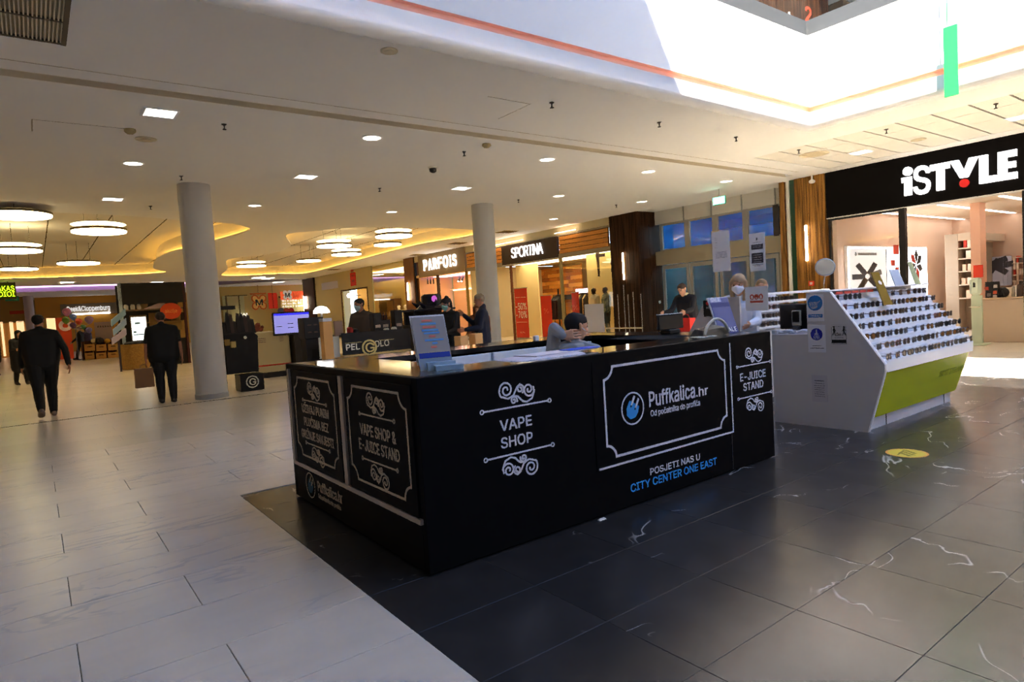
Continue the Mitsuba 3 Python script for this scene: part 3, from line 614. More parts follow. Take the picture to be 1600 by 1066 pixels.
part(E_, 'till_front', box(SX0 + .03, 8.5, 3.80, 3.84, 0.0, .90), PANELC)
part(E_, 'price_strip', [box(SX0 + .12 + .17 * i, SX0 + .12 + .17 * i + .14, 3.19, 3.196, 1.352, 1.378) for i in range(5)], C(220, 84, 74), label='row of red price strips')
# glasses
def sunglasses():
    fr_, le = [], []
    for s_ in (-1, 1):
        c = np.array([s_ * .034, 0, .022]); n = 14
        pts = [(c[0] + .029 * math.cos(a) * (1.0 if math.cos(a) * s_ > 0 else .92), 0.004 * abs(math.cos(a)), c[2] + .022 * math.sin(a)) for a in np.linspace(0, 2 * math.pi, n, endpoint=False)]
        fr_.append(tube(pts, .0036, 5, closed=True))
        le.append(hull([(x, y + d, z) for x, y, z in pts for d in (.0, .002)]))
        fr_.append(tube([(s_ * .064, .002, .030), (s_ * .067, .03, .031), (s_ * .066, .085, .027), (s_ * .062, .115, .010)], .0028, 5))
    fr_.append(tube([(-.008, 0, .028), (0, -.002, .031), (.008, 0, .028)], .003, 5))
    return cat(fr_), cat(le)
gf, gl = sunglasses()
gs = 1.3
for m_ in (gf, gl): m_.apply_scale(gs)
FR = [C(20, 18, 20, .3), C(66, 40, 26, .3), C(60, 62, 70, .25), C(150, 96, 40, .3), C(34, 40, 60, .3), C(110, 34, 30, .3)]
LE = [C(28, 26, 30, .12), C(52, 40, 32, .12), C(44, 52, 60, .12), C(120, 74, 30, .12)]
gply = {m: mikit.ply(gf, m) for m in FR}; lply = {m: mikit.ply(gl, m) for m in LE}
fname = {FR[0]: 'black', FR[1]: 'brown', FR[2]: 'grey', FR[3]: 'amber', FR[4]: 'navy', FR[5]: 'dark red'}
def place_glasses(x, y, z, rz, lab, group):
    fm = rng.choices(FR, (6, 2, 3, 1, 2, 1))[0]; lm = rng.choices(LE, (6, 2, 2, 1))[0]
    t = thing('sunglasses', lab % fname[fm], 'sunglasses', group)
    tw = T().translate([x, y, z + .001]).rotate([0, 0, 1], rz)
    scene[t + '__frame'] = {**gply[fm], 'to_world': tw}; scene[t + '__lenses'] = {**lply[lm], 'to_world': tw}
for i in range(NS):
    n = 12 if i < 5 else 11
    x_end = (8.80, 8.86, 8.88, 8.87, 8.85, 8.83, 8.81)[i]
    for j in range(n):
        if i in (5, 6) and 7.10 < SX0 + .17 + (x_end - SX0 - .24) * j / (n - 1) < 7.75 and i == 6: continue
        x = SX0 + .17 + (x_end - SX0 - .24) * j / (n - 1) + rng.uniform(-.02, .02)
        place_glasses(x, shelf_at[i][0] - .022, shelf_at[i][1], rng.uniform(-14, 14), '%%s framed sunglasses, %s from the white end panel, %s shelf from the bottom' % (ORD[j], ORD[i]), 'sunglasses on the stepped shelves')
# the inner rack with more glasses and the far wing
R2 = thing('eyewear_rack', 'white rack of narrow shelves with glasses behind the grey white end panel', 'display rack')
# open tiers seen beyond the till, running along the stand
for i, z in enumerate((.945, 1.055, 1.165, 1.27, 1.385)):
    part(R2, 'shelf', box(7.3, 8.5 if i < 3 else (8.85, 9.4)[i - 3], 4.70, 4.80, z - .016, z + .016, .003), SHELF)
part(R2, 'post', box(7.3, 7.33, 4.78, 4.80, 0, 1.40), WHITE); part(R2, 'post', box(8.47, 8.50, 4.78, 4.80, 0, 1.40), WHITE); part(R2, 'post', box(9.37, 9.40, 4.78, 4.80, 0, 1.40), WHITE)
part(R2, 'cabinet', box(7.3, 8.5, 4.74, 4.80, 0, .9), PANELC)
for i, z in enumerate((.945, 1.055, 1.165, 1.27)):
    for j in range(8):
        place_glasses(7.42 + .145 * j, 4.705, z + .0165, rng.uniform(-10, 10), '%%s framed glasses, %s along the %s tier of the white rack' % (ORD[j], ORD[i]), 'glasses on the white rack')
W2 = thing('eyewear_wing', 'grey white sloped end panel with a black price board, behind the SALE poster stand', 'display stand')
part(W2, 'end_panel', prism([(4.22, 0), (5.05, 0), (5.12, .62), (5.12, .7), (4.66, 1.385), (4.22, 1.385)], SX0, SX0 + .03, 'x'), PANELC)
part(W2, 'body', prism([(4.84, 0), (5.0, 0), (5.08, .62), (5.08, .7), (4.86, 1.0), (4.84, 1.0)], SX0 + .03, 7.9, 'x'), SHELF)
bt, bb = U(1099, 470, x=SX0), U(1114, 495, x=SX0)
part(W2, 'price_board', box(SX0 - .006, SX0 - .0005, bb[1], bt[1], bb[2], bt[2]), BLACK, label='black board with red disc')
part(W2, 'red_disc', flat(Point(0, 0).buffer(.022), (SX0 - .007, (bb[1] + bt[1]) / 2, bt[2] - .035), WEST), C(206, 50, 46))
part(W2, 'board_print', flat(unary_union([line([(-.02, 0), (.02, .02)], .008), line([(-.02, .02), (.02, 0)], .008), sbox(-.025, -.1, .025, -.09)]), (SX0 - .007, (bb[1] + bt[1]) / 2, (bb[2] + bt[2]) / 2), WEST), C(170, 170, 170))
# till corner: black board, card reader, papers, cables
tb = thing('till_screen', 'black back of a till screen on the eyewear kiosk beside the end panel', 'screen')
a, b = U(1206, 475, x=6.75), U(1259, 513, x=6.75)
part(tb, 'back', box(6.74, 6.78, 3.47, 3.95, .99, 1.27, .01), C(18, 18, 20, .3)); part(tb, 'foot', box(6.70, 6.86, 3.6, 3.8, .956, .99, .004), BLACK)
cr = thing('card_reader', 'grey card reader with a dark screen leaning on the black till screen', 'card reader')
part(cr, 'body', box(6.66, 6.69, 3.66, 3.76, 1.03, 1.20, .008), C(150, 148, 134)); part(cr, 'display', box(6.655, 6.66, 3.672, 3.748, 1.07, 1.19), C(24, 22, 22, .2)); part(cr, 'cradle', box(6.64, 6.70, 3.68, 3.74, .956, 1.03, .006), C(60, 60, 60))
one('notepad', hull([(6.46, 3.47, .956), (6.62, 3.47, .956), (6.46, 3.62, .956), (6.62, 3.62, .956), (6.47, 3.48, .985), (6.62, 3.48, 1.0), (6.47, 3.61, .985), (6.62, 3.61, 1.0)]), C(206, 206, 222), 'white notepad on the till counter next to the notice with the blue mask', 'notepad')
one('cable_bundle', cat([tube([(6.47 + .02 * k2, 3.80 - .34 * t + .02 * math.sin(9 * t + k2), .962 + .03 * abs(math.sin(6 * t + k2))) for t in np.linspace(0, 1, 20)], .006, 6) for k2 in range(3)] + [ball((6.5, 3.78, .975), (.05, .04, .018)), ball((6.52, 3.70, .98), (.04, .05, .02))]), C(190, 192, 200), 'tangle of grey and white cables on the till counter', 'cables', smooth=True)
mi_ = thing('round_mirror', 'round vanity mirror with a thin frame on top of the eyewear stand', 'mirror')
mc = np.array([6.6, 3.34, 1.64])
part(mi_, 'glass', lathe([(.088, 0), (.088, .004)], 40, mc, (-.8, -.5, .35)), mat('mirror', (.92, .92, .93), .02, 1.0))
part(mi_, 'frame', lathe([(.086, -.006), (.097, -.004), (.097, .008), (.088, .01), (.088, .006)], 40, mc, (-.8, -.5, .35), caps=False), C(170, 170, 170, .3, .6), smooth=50)
part(mi_, 'arm', tube([mc + (.03, .02, -.09), mc + (.04, .04, -.17), (6.64, 3.38, 1.40)], .006), CHROME); part(mi_, 'foot', lathe([(.05, 0), (.05, .01)], 20, (6.64, 3.38, 1.40)), CHROME)
bs = thing('price_board', 'tall leaning gold brown board with a white oval on the upper eyewear shelf', 'sign board')
o = np.array([7.26, 3.10, 1.20])
part(bs, 'board', hull([o + q for q in ((.03, -.035, 0), (.235, -.035, 0), (-.04, .06, .36), (.14, .06, .36), (.03, -.025, 0), (.235, -.025, 0), (-.04, .07, .36), (.14, .07, .36))]), C(146, 118, 44, .4)); part(bs, 'oval', hull([o + (.08 + .035 * math.cos(t), .026 + .01 * math.sin(t) - d, .245 + .022 * math.sin(t)) for t in np.linspace(0, 6.28, 16) for d in (0, .004)]), C(246, 240, 226))
ss = thing('card_holder', 'pale acrylic card holder behind the gold brown board', 'card holder')
part(ss, 'card', hull([(7.66, 3.10, 1.40), (7.90, 3.10, 1.40), (7.62, 3.14, 1.58), (7.84, 3.14, 1.58), (7.66, 3.11, 1.40), (7.90, 3.11, 1.40), (7.62, 3.15, 1.58), (7.84, 3.15, 1.58)]), C(206, 220, 240, .3)); part(ss, 'foot', box(7.64, 7.92, 3.08, 3.2, 1.40, 1.405), ACRYLIC)
one('photo_card', hull([(8.24, 3.12, 1.40), (8.40, 3.12, 1.40), (8.14, 3.16, 1.66), (8.26, 3.16, 1.66), (8.24, 3.125, 1.40), (8.40, 3.125, 1.40), (8.14, 3.165, 1.66), (8.26, 3.165, 1.66)]), C(190, 196, 150), 'leaning card with a pale green photo on the eyewear stand behind the black post', 'photo card')
# notices on the end panel
def pix(px, py): return U(px, py, x=SX0)
def notice(lab, tl, br, ground=C(214, 216, 226)):
    a, b = pix(*tl), pix(*br); t = thing('notice', lab, 'notice')
    part(t, 'sheet', box(SX0 - .003, SX0 - .0004, b[1], a[1], b[2], a[2]), ground)
    return t, (a[1] + b[1]) / 2, a[1] - b[1], (a[2] + b[2]) / 2, a[2] - b[2]
def stick(t, poly, y, z, m, nm='print'): part(t, nm, flat(poly, (SX0 - .003, y, z), WEST, d=.001, off=.0006), m)
def stickt(t, s_, y, z, h, w, m): part(t, 'lettering', letters(s_, (SX0 - .003, y, z), h, w, WEST, center=True, d=.001, off=.0006), m)
NB = C(36, 104, 178)
t, y, w, z, h = notice('notice with a blue disc showing a face mask, high on the grey white end panel', (1260, 461), (1288, 502))
stick(t, Point(0, 0).buffer(.078, 32), y, z + .05, NB, 'disc')
stick(t, unary_union([Polygon([(-.06, .02), (.02, .012), (.03, -.03), (.005, -.055), (-.035, -.055), (-.06, -.02)]), line([(.02, .0), (.06, .03)], .01)]), y, z + .045, C(206, 200, 196), 'mask_symbol')
stick(t, sbox(-.075, -.018, .075, .018), y, z - .082, NB, 'caption_bar')
stick(t, unary_union([sbox(-.06, .002, .06, .009), sbox(-.05, -.012, .05, -.006)]), y, z - .082, C(210, 214, 224), 'caption_lines')
t, y, w, z, h = notice('notice with a blue disc showing hand disinfection, below the mask notice', (1262, 508), (1291, 551))
stick(t, Point(0, 0).buffer(.062, 32), y, z + .045, C(34, 40, 150), 'disc')
stick(t, unary_union([sbox(-.008, .01, .008, .05), Polygon([(-.02, .01), (.02, .01), (.035, -.045), (.0, -.055), (-.035, -.045)])]), y, z + .045, C(206, 208, 218), 'hand_symbol')
stick(t, unary_union([sbox(-.045, -.002, .045, .004), sbox(-.07, -.026, .07, -.018)]), y, z - .075, C(90, 90, 100), 'caption_lines')
t, y, w, z, h = notice('notice asking for 2 m distance between two walking figures', (1299, 507), (1323, 539), C(190, 188, 192))
man = unary_union([Point(0, .045).buffer(.009), line([(0, .034), (.002, .0)], .016), line([(.002, 0), (.014, -.04)], .008), line([(.002, 0), (-.016, -.038)], .008), line([(0, .028), (.02, .004)], .006), line([(0, .028), (-.018, .008)], .006)])
stick(t, unary_union([affinity.translate(man, -.046, .03), affinity.translate(affinity.scale(man, -1, 1, origin=(0, 0)), .052, .03)]), y, z, BLACK, 'walking_figures')
stickt(t, '2m', y, z - .012, .028, .046, BLACK)
stick(t, unary_union([line([(-.036, -.032), (.036, -.032)], .004), Polygon([(-.044, -.032), (-.034, -.026), (-.034, -.038)]), Polygon([(.044, -.032), (.034, -.026), (.034, -.038)])]), y, z, BLACK, 'arrow')
stick(t, sbox(-.07, -.085, .07, -.052), y, z, BLACK, 'caption_bar'); stick(t, unary_union([sbox(-.06, -.066, .06, -.06), sbox(-.04, -.08, .04, -.074)]), y + .0, z - .0, C(200, 200, 200), 'caption_lines') if False else None
stick(t, unary_union([sbox(-.07, .077, .07, .079), sbox(-.07, -.092, .07, -.09), sbox(-.073, -.092, -.07, .079), sbox(.07, -.092, .073, .079)]), y, z, C(70, 70, 74), 'border')
t, y, w, z, h = notice('small grey price list low on the grey white end panel', (1268, 586), (1294, 629), C(184, 182, 192))
stick(t, unary_union([sbox(-.05, .075, .05, .085)] + [sbox(-.055, .05 - .022 * i, .055, .055 - .022 * i) for i in range(7)]), y, z, C(110, 108, 122), 'print_lines')
# clear screens with sheets of paper over the counter
sc = thing('clear_screen', 'clear acrylic protection screen standing over the eyewear till', 'screen')
part(sc, 'sheet', prism([(3.82, 1.0), (4.19, 1.0), (4.19, 1.392), (4.60, 1.392), (4.60, 2.17), (3.82, 2.17)], 6.455, 6.46, 'x'), ACRYLIC)
part(sc, 'foot', box(6.42, 6.50, 3.80, 3.86, .956, 1.0, .004), C(200, 200, 204)); 
def sheet(lab, tl, br, x=6.452, ground=C(240, 243, 252)):
    a, b = U(*tl, x=x), U(*br, x=x); t = thing('paper_sheet', lab, 'paper sheet')
    part(t, 'sheet', box(x - .002, x, b[1], a[1], b[2], a[2]), ground); return t, (a[1] + b[1]) / 2, a[1] - b[1], (a[2] + b[2]) / 2, a[2] - b[2]
def pr_on(t, poly, y, z, m, nm='print', x=6.45): part(t, nm, flat(poly, (x, y, z), WEST, d=.001, off=.0005), m)
t, y, w, z, h = sheet('white printed sheet of fine text hanging above the masked saleswoman', (1112, 363.5), (1142, 423))
pr_on(t, unary_union([sbox(-.08, .16 - .028 * i, -.05, .164 - .028 * i) for i in range(5)] + [sbox(-.075, -.01 - .016 * i, .08, -.006 - .016 * i) for i in range(5)] + [sbox(-.075, -.13, -.05, -.126)]), y, z, C(120, 124, 150), 'print_lines')
t, y, w, z, h = sheet('white sheet with two black text blocks hanging on the clear screen', (1170, 366), (1197, 422.5))
pr_on(t, unary_union([sbox(-.07, .03, .07, .085), sbox(-.07, -.12, .07, -.01)]), y, z, C(58, 54, 64), 'text_block')
part(t, 'caption_lines', flat(unary_union([sbox(-.055, .05 - .0, .055, .056), sbox(-.055, .066, .055, .072), sbox(-.05, -.035, .05, -.029), sbox(-.055, -.06, .055, -.054), sbox(-.05, -.085, .05, -.079), sbox(-.05, -.108, .05, -.102)]), (6.449, y, z), WEST, d=.001), C(190, 190, 200))
pr_on(t, unary_union([Point(0, .15).buffer(.008), Polygon([(-.012, .13), (.012, .13), (0, .148)]), sbox(-.05, .105, .05, .108), sbox(-.065, -.14, .065, -.136), sbox(-.045, -.155, .045, -.151)]), y, z, C(80, 76, 86), 'print')
t, y, w, z, h = sheet('white sheet with three red round pictograms, before the half hidden person', (1164, 449), (1201, 485), x=6.425)
for i, dx in enumerate((-.055, 0, .055)):
    pr_on(t, affinity.scale(Point(dx, .02).buffer(.026, 24).difference(affinity.scale(Point(dx, .016).buffer(.013), 1, 1.4)) if i != 1 else Point(dx, .02).buffer(.026, 24).difference(sbox(dx - .012, .004, dx + .012, .012)), 1, 1.15), y, z, C(196, 70, 54), 'pictogram', x=6.423)
pr_on(t, sbox(-.08, -.045, .08, -.022), y, z, C(196, 84, 70), 'caption_bar', x=6.423)
# floor sticker
p = U(1417, 708.5, z=0); st = thing('floor_sticker', 'round yellow floor sticker with an orange rim on the dark tiles', 'sticker')
part(st, 'disc', lathe([(.155, 0), (.155, .0012)], 40, (p[0], p[1], .0003)), C(214, 190, 60, .5)); part(st, 'rim', lathe([(.158, .0016), (.158, .0018), (.142, .0018), (.142, .0016)], 40, (p[0], p[1], 0.0003), caps=False), C(214, 150, 70, .5))
fig = unary_union([line([(-.09, -.06), (-.01, .05)], .03), line([(-.04, -.07), (.03, .04)], .025), line([(.02, -.06), (.09, .05)], .03), line([(-.1, .03), (.1, .06)], .014)])
part(st, 'symbol', ex(fig, .0006).apply_translation([p[0], p[1], .0018]), C(150, 130, 40, .5))

# =====================================================================  THE SHOPFRONTS ON THE RIGHT (plane x = 15.45)
WX = 15.45
def R(tl, br, x):
    a, b = U(*tl, x=x), U(*br, x=x)
    return b[1], a[1], b[2], a[2]           # y0, y1, z0, z1
def slab(tl, br, x, th=.03, b=0.0):
    y0, y1, z0, z1 = R(tl, br, x); return box(x, x + th, y0, y1, z0, z1, b)
def yz(px, py, x): p = U(px, py, x=x); return p[1], p[2]
TAUPE, BEIGE, GREYW = C(150, 128, 96), C(206, 190, 150), C(176, 166, 146)
PEACH = C(232, 190, 150)
# ---- the black fronted electronics shop
A = thing('shop_sign', 'wide black shop fascia with big white lettering and a red dot', 'shop sign')
part(A, 'panel', box(WX, WX + .2, -8, 7.74, 3.06, ZC - .002), C(12, 10, 10, .55, 0.0, .05), label='black fascia board')
part(A, 'lower_edge', box(WX - .012, WX + .2, -8, 7.74, 3.035, 3.06), C(200, 196, 190, .4))
def block(poly, y): return flat(poly, (WX, y, 3.29), WEST, d=.05, off=.0)
Lh = .56; sw = .15
i_ = unary_union([sbox(.05, 0, .05 + sw, .40), sbox(0, .29, .1, .40)])
W_ = C(250, 250, 250, .4)
def lett(p, y): part(A, 'lettering', block(p, y), W_, emit=emitter((1, 1, 1), .35))
lett(i_, 6.06); part(A, 'lettering', block(Point(.125, .52).buffer(.095, 24), 6.06), W_, emit=emitter((1, 1, 1), .35))
part(A, 'lettering', letters('S', (WX, 5.83, 3.29), .57, .33, WEST, d=.05, off=0), W_, emit=emitter((1, 1, 1), .35))
lett(unary_union([sbox(0, .43, .36, Lh), sbox(.11, 0, .26, .5)]), 5.50)
lett(Polygon([(0, Lh), (.16, Lh), (.25, .33), (.34, Lh), (.50, Lh), (.32, .18), (.18, .18)]), 5.14)
part(A, 'lettering', block(Point(.25, .07).buffer(.085, 24), 5.14), C(214, 40, 40, .4), label='red dot under the letter Y')
lett(unary_union([sbox(0, 0, .15, Lh), sbox(0, 0, .29, .13)]), 4.63)
lett(unary_union([sbox(0, 0, .15, Lh), sbox(0, 0, .31, .13), sbox(0, .43, .31, Lh), sbox(0, .22, .29, .34)]), 4.32)
struct('wall_shop_back', box(22.76, 22.9, -8, 7.62, 0, 3.9), C(206, 178, 156))
struct('wall_shop_side', box(WX + .1, 22.9, 7.56, 7.66, 0, 3.9), C(222, 196, 176))
struct('ceiling_shop', box(WX + .21, 22.9, -8, 7.66, 3.205, 3.3), C(206, 186, 160))
struct('wall_shop_end', box(WX, 22.9, -8.1, -8, 0, 3.9), C(206, 186, 168))
FR_ = thing('shop_window', 'glass shop window with thin black frame under the black fascia', 'shop window')
part(FR_, 'frame', cat([box(WX, WX + .05, 7.66, 7.70, 0, 3.03), box(WX, WX + .05, 6.1, 7.68, 2.99, 3.03), box(WX, WX + .06, 6.1, 7.68, 0, .08)]), BLACK)
part(FR_, 'pane', box(WX + .02, WX + .024, 6.9, 7.66, .08, 2.99), PANE); part(FR_, 'pane', box(WX + .02, WX + .024, 6.14, 6.893, .08, 2.99), PANE)
for y0, y1, lab in ((6.02, 6.15, 'tall black square post between shop window and open shop entrance'), (3.86, 3.95, 'black post at the far side of the open shop entrance, near the picture edge')):
    one('shop_post', box(WX - .02, WX + .10, y0, y1, 0, 3.04, .006), C(22, 20, 20, .4), lab, 'post')
for k_, (p0, p1) in enumerate((((1375, 333), (1600, 355)), ((1468, 318), (1600, 338)), ((1570, 305), (1600, 312)))):
    y = U(*p0, z=3.7)[1]; y = min(y, 7.4)
    t = thing('linear_lamp', 'long white ceiling light line inside the electronics shop, ' + ('lowest in view', 'middle one', 'uppermost and shortest in view')[k_], 'ceiling lamp', 'light lines in the electronics shop')
    x0 = 22.3 if k_ else 22.3
    yy = (7.25, 6.0, 4.8)[k_]
    part(t, 'housing', box(17.3, 22.7, yy - .06, yy + .06, 3.19, 3.204), WHITE); part(t, 'diffuser', box(17.32, 22.68, yy - .05, yy + .05, 3.175, 3.189), WHITE, emit=emitter((1, .90, .80), LAMP * 1.5))
# poster wall, cabinet, pillar, counter and goods
pa_ = U(1322, 383, y=7.5); pb_ = U(1447, 387, y=7.5)
lb = thing('light_box', 'large white light box with product photos on the side wall of the shop', 'light box')
part(lb, 'box', box(pa_[0], pb_[0], 7.48, 7.55, .9, 2.38, .006), C(232, 230, 228, .5)); part(lb, 'face', box(pa_[0] + .03, pb_[0] - .03, 7.472, 7.48, .93, 2.35), C(240, 240, 240), emit=emitter((1, .98, .96), 1.0))
qa, qb = U(1327, 392, y=7.42), U(1384, 388, y=7.42)
fb = thing('product_board', 'white product board with added glow and a star of six phones behind the shop window', 'poster')
part(fb, 'board', box(qa[0], qb[0], 7.41, 7.44, .95, 2.30, .004), C(242, 242, 244), emit=emitter((.95, .98, 1.0), .10)); part(fb, 'edge', box(qb[0] - .03, qb[0], 7.405, 7.41, .95, 2.30), C(150, 152, 160))  # board is no lamp; faint glow added to whiten it
cx = U(1356, 432, y=7.4); 
for i, ang in enumerate((55, 15, -45, -125, 180, 130)):
    c_, s_ = math.cos(math.radians(ang)), math.sin(math.radians(ang)); 
    pl = affinity.translate(affinity.rotate(sbox(.12, -.085, .62, .085).buffer(.02), ang, origin=(0, 0)), 0, 0)
    part(fb, 'phone_picture', mapped(ex(affinity.scale(pl, 1.25, .62, origin=(0, 0)), .004), (cx[0], 7.408, cx[2]), *FRONT), (C(40, 44, 54, .3), C(120, 124, 132, .3), C(30, 34, 40, .3), C(66, 60, 44, .3), C(84, 100, 124, .3), C(50, 60, 84, .3))[i])
part(fb, 'print_line', mapped(ex(unary_union([sbox(-.5, -.03, .5, .03), Point(-.62, 0).buffer(.05)]), .003), (U(1356, 397, y=7.4)[0], 7.408, U(1356, 397, y=7.4)[2]), *FRONT), C(150, 154, 160))
wx = U(1432, 414, y=7.46)
for i in range(7):
    a_ = i * 2 * math.pi / 7
    part(lb, 'watch_picture', mapped(ex(affinity.scale(Polygon([(.02, .05), (.12, .30), (.02, .44), (-.08, .30)]), 1.0, .95, origin=(0, 0)).buffer(.01), .004), (wx[0], 7.470, wx[2] + .0), (math.cos(a_), 0, math.sin(a_)), (-math.sin(a_), 0, math.cos(a_))), (C(40, 38, 42), C(176, 60, 50), C(60, 60, 66))[i % 3])
rx = U(1402, 418, y=7.46)
part(lb, 'red_print', mapped(ex(unary_union([sbox(-.18, .35, .14, .6), sbox(-.35, .05, -.1, .2), sbox(-.1, -.2, .12, .0), sbox(-.05, -.5, .1, -.3)]), .004), (rx[0], 7.47, rx[2]), *FRONT), C(206, 70, 54))
cb = thing('shop_cabinet', 'tall grey shelf cabinet full of boxed accessories inside the electronics shop', 'cabinet')
cy0, cy1 = U(1518, 390, x=20)[1], U(1476, 387, x=20)[1]
ym = U(1497, 387, x=20)[1]
part(cb, 'side', box(20.0, 22.7, ym, cy1, 0, 2.62, .01), C(172, 158, 140)); part(cb, 'top', box(20.0, 22.7, cy0, ym, 2.42, 2.62), C(190, 172, 150)); part(cb, 'back', box(20.5, 20.55, cy0, ym, 0, 2.42), C(176, 158, 136))
zs = [.86, 1.22, 1.58, 1.92, 2.2]
for z in zs: part(cb, 'shelf', box(20.0, 20.5, cy0, ym, z, z + .03), C(206, 190, 170))
part(cb, 'end_post', box(20.0, 20.5, cy0 - .03, cy0, 0, 2.62), C(190, 172, 150))
BC = [C(226, 200, 176), C(196, 60, 44), C(120, 84, 64), C(236, 220, 204), C(90, 80, 76)]
for si, z in enumerate(zs):
    y = cy0 + .04
    for j in range(5):
        w_ = rng.uniform(.07, .13)
        if y + w_ > ym - .03: break
        one('goods_box', box(20.06, 20.3, y, y + w_, z + .031, z + .031 + rng.uniform(.12, .24), .003), BC[rng.choices(range(5), (5, 2, 2, 4, 1))[0]], 'small accessory box, %s on the %s shelf of the grey shop cabinet' % (ORD[j], ORD[si]), 'box', 'accessory boxes in the grey shop cabinet')
        y += w_ + rng.uniform(.015, .05)
py0, py1 = U(1532, 400, x=18.2)[1], U(1517, 400, x=18.2)[1]
pp = thing('shop_pillar', 'peach coloured square pillar with switch plate inside the electronics shop', 'pillar')
part(pp, 'shaft', box(18.2, 18.6, py0, py1, 0, 3.2), C(240, 190, 160)); part(pp, 'switch_plate', slab((1523, 415), (1529, 427), 18.17), C(236, 236, 240)); 
sg = thing('sanitizer_stand', 'pale green hand sanitizer dispenser on a tall stand in the shop entrance', 'sanitizer stand')
sy = U(1527, 500, x=15.9)[1]
part(sg, 'pole', box(15.88, 15.92, sy - .10, sy + .10, .03, 1.05, .004), C(206, 216, 190, .4)); part(sg, 'base', box(15.7, 16.1, sy - .18, sy + .18, 0, .03, .01), C(206, 216, 190, .4))
part(sg, 'dispenser', box(15.76, 15.9, sy - .11, sy + .10, 1.05, 1.42, .05), C(216, 226, 204, .35)); part(sg, 'tray', box(15.68, 15.9, sy - .08, sy + .08, .80, .82), C(230, 226, 200)); part(sg, 'window', box(15.752, 15.76, sy - .02, sy + .02, 1.22, 1.32), C(50, 54, 50)); part(sg, 'red_card', box(15.86, 15.88, sy - .13, sy + .04, 1.42, 1.68), C(214, 60, 40))
ctr = thing('shop_counter', 'long beige sales counter inside the electronics shop', 'counter')
part(ctr, 'body', box(16.55, 17.2, -1.0, 5.02, 0, .93, .01), C(214, 190, 166)); part(ctr, 'top', box(16.5, 17.25, -1.05, 5.07, .93, .96, .008), C(222, 196, 164, .35))
dk = thing('dark_display', 'black product box with red and white pictures standing on the beige shop counter', 'box')
part(dk, 'body', slab((1539, 441), (1560, 468), 16.7, .12, .004), C(26, 24, 26)); 
yb, zb = yz(1550, 455, 16.69)
for dy, dz, m in ((.10, .06, C(190, 70, 50)), (-.06, .1, C(190, 186, 184)), (-.05, -.03, C(200, 90, 60)), (.06, -.08, C(110, 108, 110)), (-.05, -.12, C(206, 200, 196))): part(dk, 'picture', box(16.694, 16.699, yb + dy - .035, yb + dy + .035, zb + dz - .035, zb + dz + .035), m)
bgk = one('backpack', cat([ball((16.85, U(1568, 461, x=16.85)[1], 1.06), (.14, .13, .12)), tube([(16.72, U(1568, 461, x=16.85)[1] - .05, 1.0), (16.7, U(1568, 461, x=16.85)[1], 1.15), (16.72, U(1568, 461, x=16.85)[1] + .06, 1.0)], .012)]), C(30, 28, 30), 'small round black bag on the shop counter next to the black product box', 'bag', smooth=True)
for i, (px0, px1, h_, m) in enumerate(((1573, 1583, .20, C(240, 226, 206)), (1584, 1587, .23, C(176, 166, 150)), (1588, 1591, .24, C(230, 220, 206)), (1592, 1598, .26, C(74, 60, 54)))):
    y0, y1 = U(px1, 460, x=16.9)[1], U(px0, 460, x=16.9)[1]
    one('goods_box', box(16.8, 17.0, y0, y1, .961, .961 + h_, .004), m, ('cream box on the shop counter beside the round black bag', 'narrow grey box standing on the shop counter', 'narrow white box standing on the shop counter', 'dark box at the far end of the shop counter')[i], 'box')
wp = thing('wall_panel', 'white wall panel with four dark openings inside the electronics shop', 'wall panel')
part(wp, 'panel', slab((1532, 401), (1538, 461), 22.5), C(240, 238, 238)); 
for a_, b_ in (((1533.4, 415), (1534.6, 429)), ((1534, 434), (1535, 438)), ((1534, 441), (1535, 449))): part(wp, 'opening', slab(a_, b_, 22.48), C(80, 50, 40))
one('grey_door_panel', slab((1538, 403), (1549, 441), 22.6), C(206, 196, 190), 'pale grey panel in the rear of the shop behind the black product box', 'panel')
pw = thing('picture_wall', 'pale blue picture wall with dark phone pictures at the rear of the shop', 'poster')
part(pw, 'panel', slab((1550, 402), (1581, 446), 22.6), C(196, 200, 220)); yb, zb = yz(1560, 415, 22.59)
for dy, dz, r_ in ((.0, .12, 20), (-.02, -.1, -35), (.1, 0, 60), (-.15, .0, 10)): part(pw, 'phone_picture', flat(affinity.rotate(sbox(-.20, -.06, .20, .06).buffer(.02), r_), (22.6, yb + dy, zb + dz), WEST, d=.004), C(64, 62, 70))
for i in range(2): part(pw, 'frame_line', slab((1567 + 7 * i, 403), (1568 + 7 * i, 446), 22.58, .01), C(150, 154, 176))
# shelves at right rear
rk = thing('rear_shelf', 'narrow wall shelf with red and white boxes at the rear right of the shop', 'shelf')
y0, y1, z0, z1 = R((1583, 402), (1598, 457), 22.4)
part(rk, 'back', box(22.65, 22.7, y0, y1, z0, z1), C(150, 130, 106)); zz = np.linspace(z0, z1 - .03, 7)
for z in zz: part(rk, 'board', box(22.3, 22.65, y0, y1, z, z + .025), C(216, 200, 180))
for k2, z in enumerate(zz[:-1]):
    for j in range(3):
        ya = y0 + (y1 - y0) * (j + .1) / 3; one('goods_box', box(22.36, 22.6, ya, ya + (y1 - y0) * .26, z + .026, z + .026 + rng.uniform(.12, .2), .003), BC[rng.randrange(5)], '%s box on the %s board of the rear right wall shelf' % (ORD[j], ORD[k2]), 'box', 'boxes on the rear wall shelf')
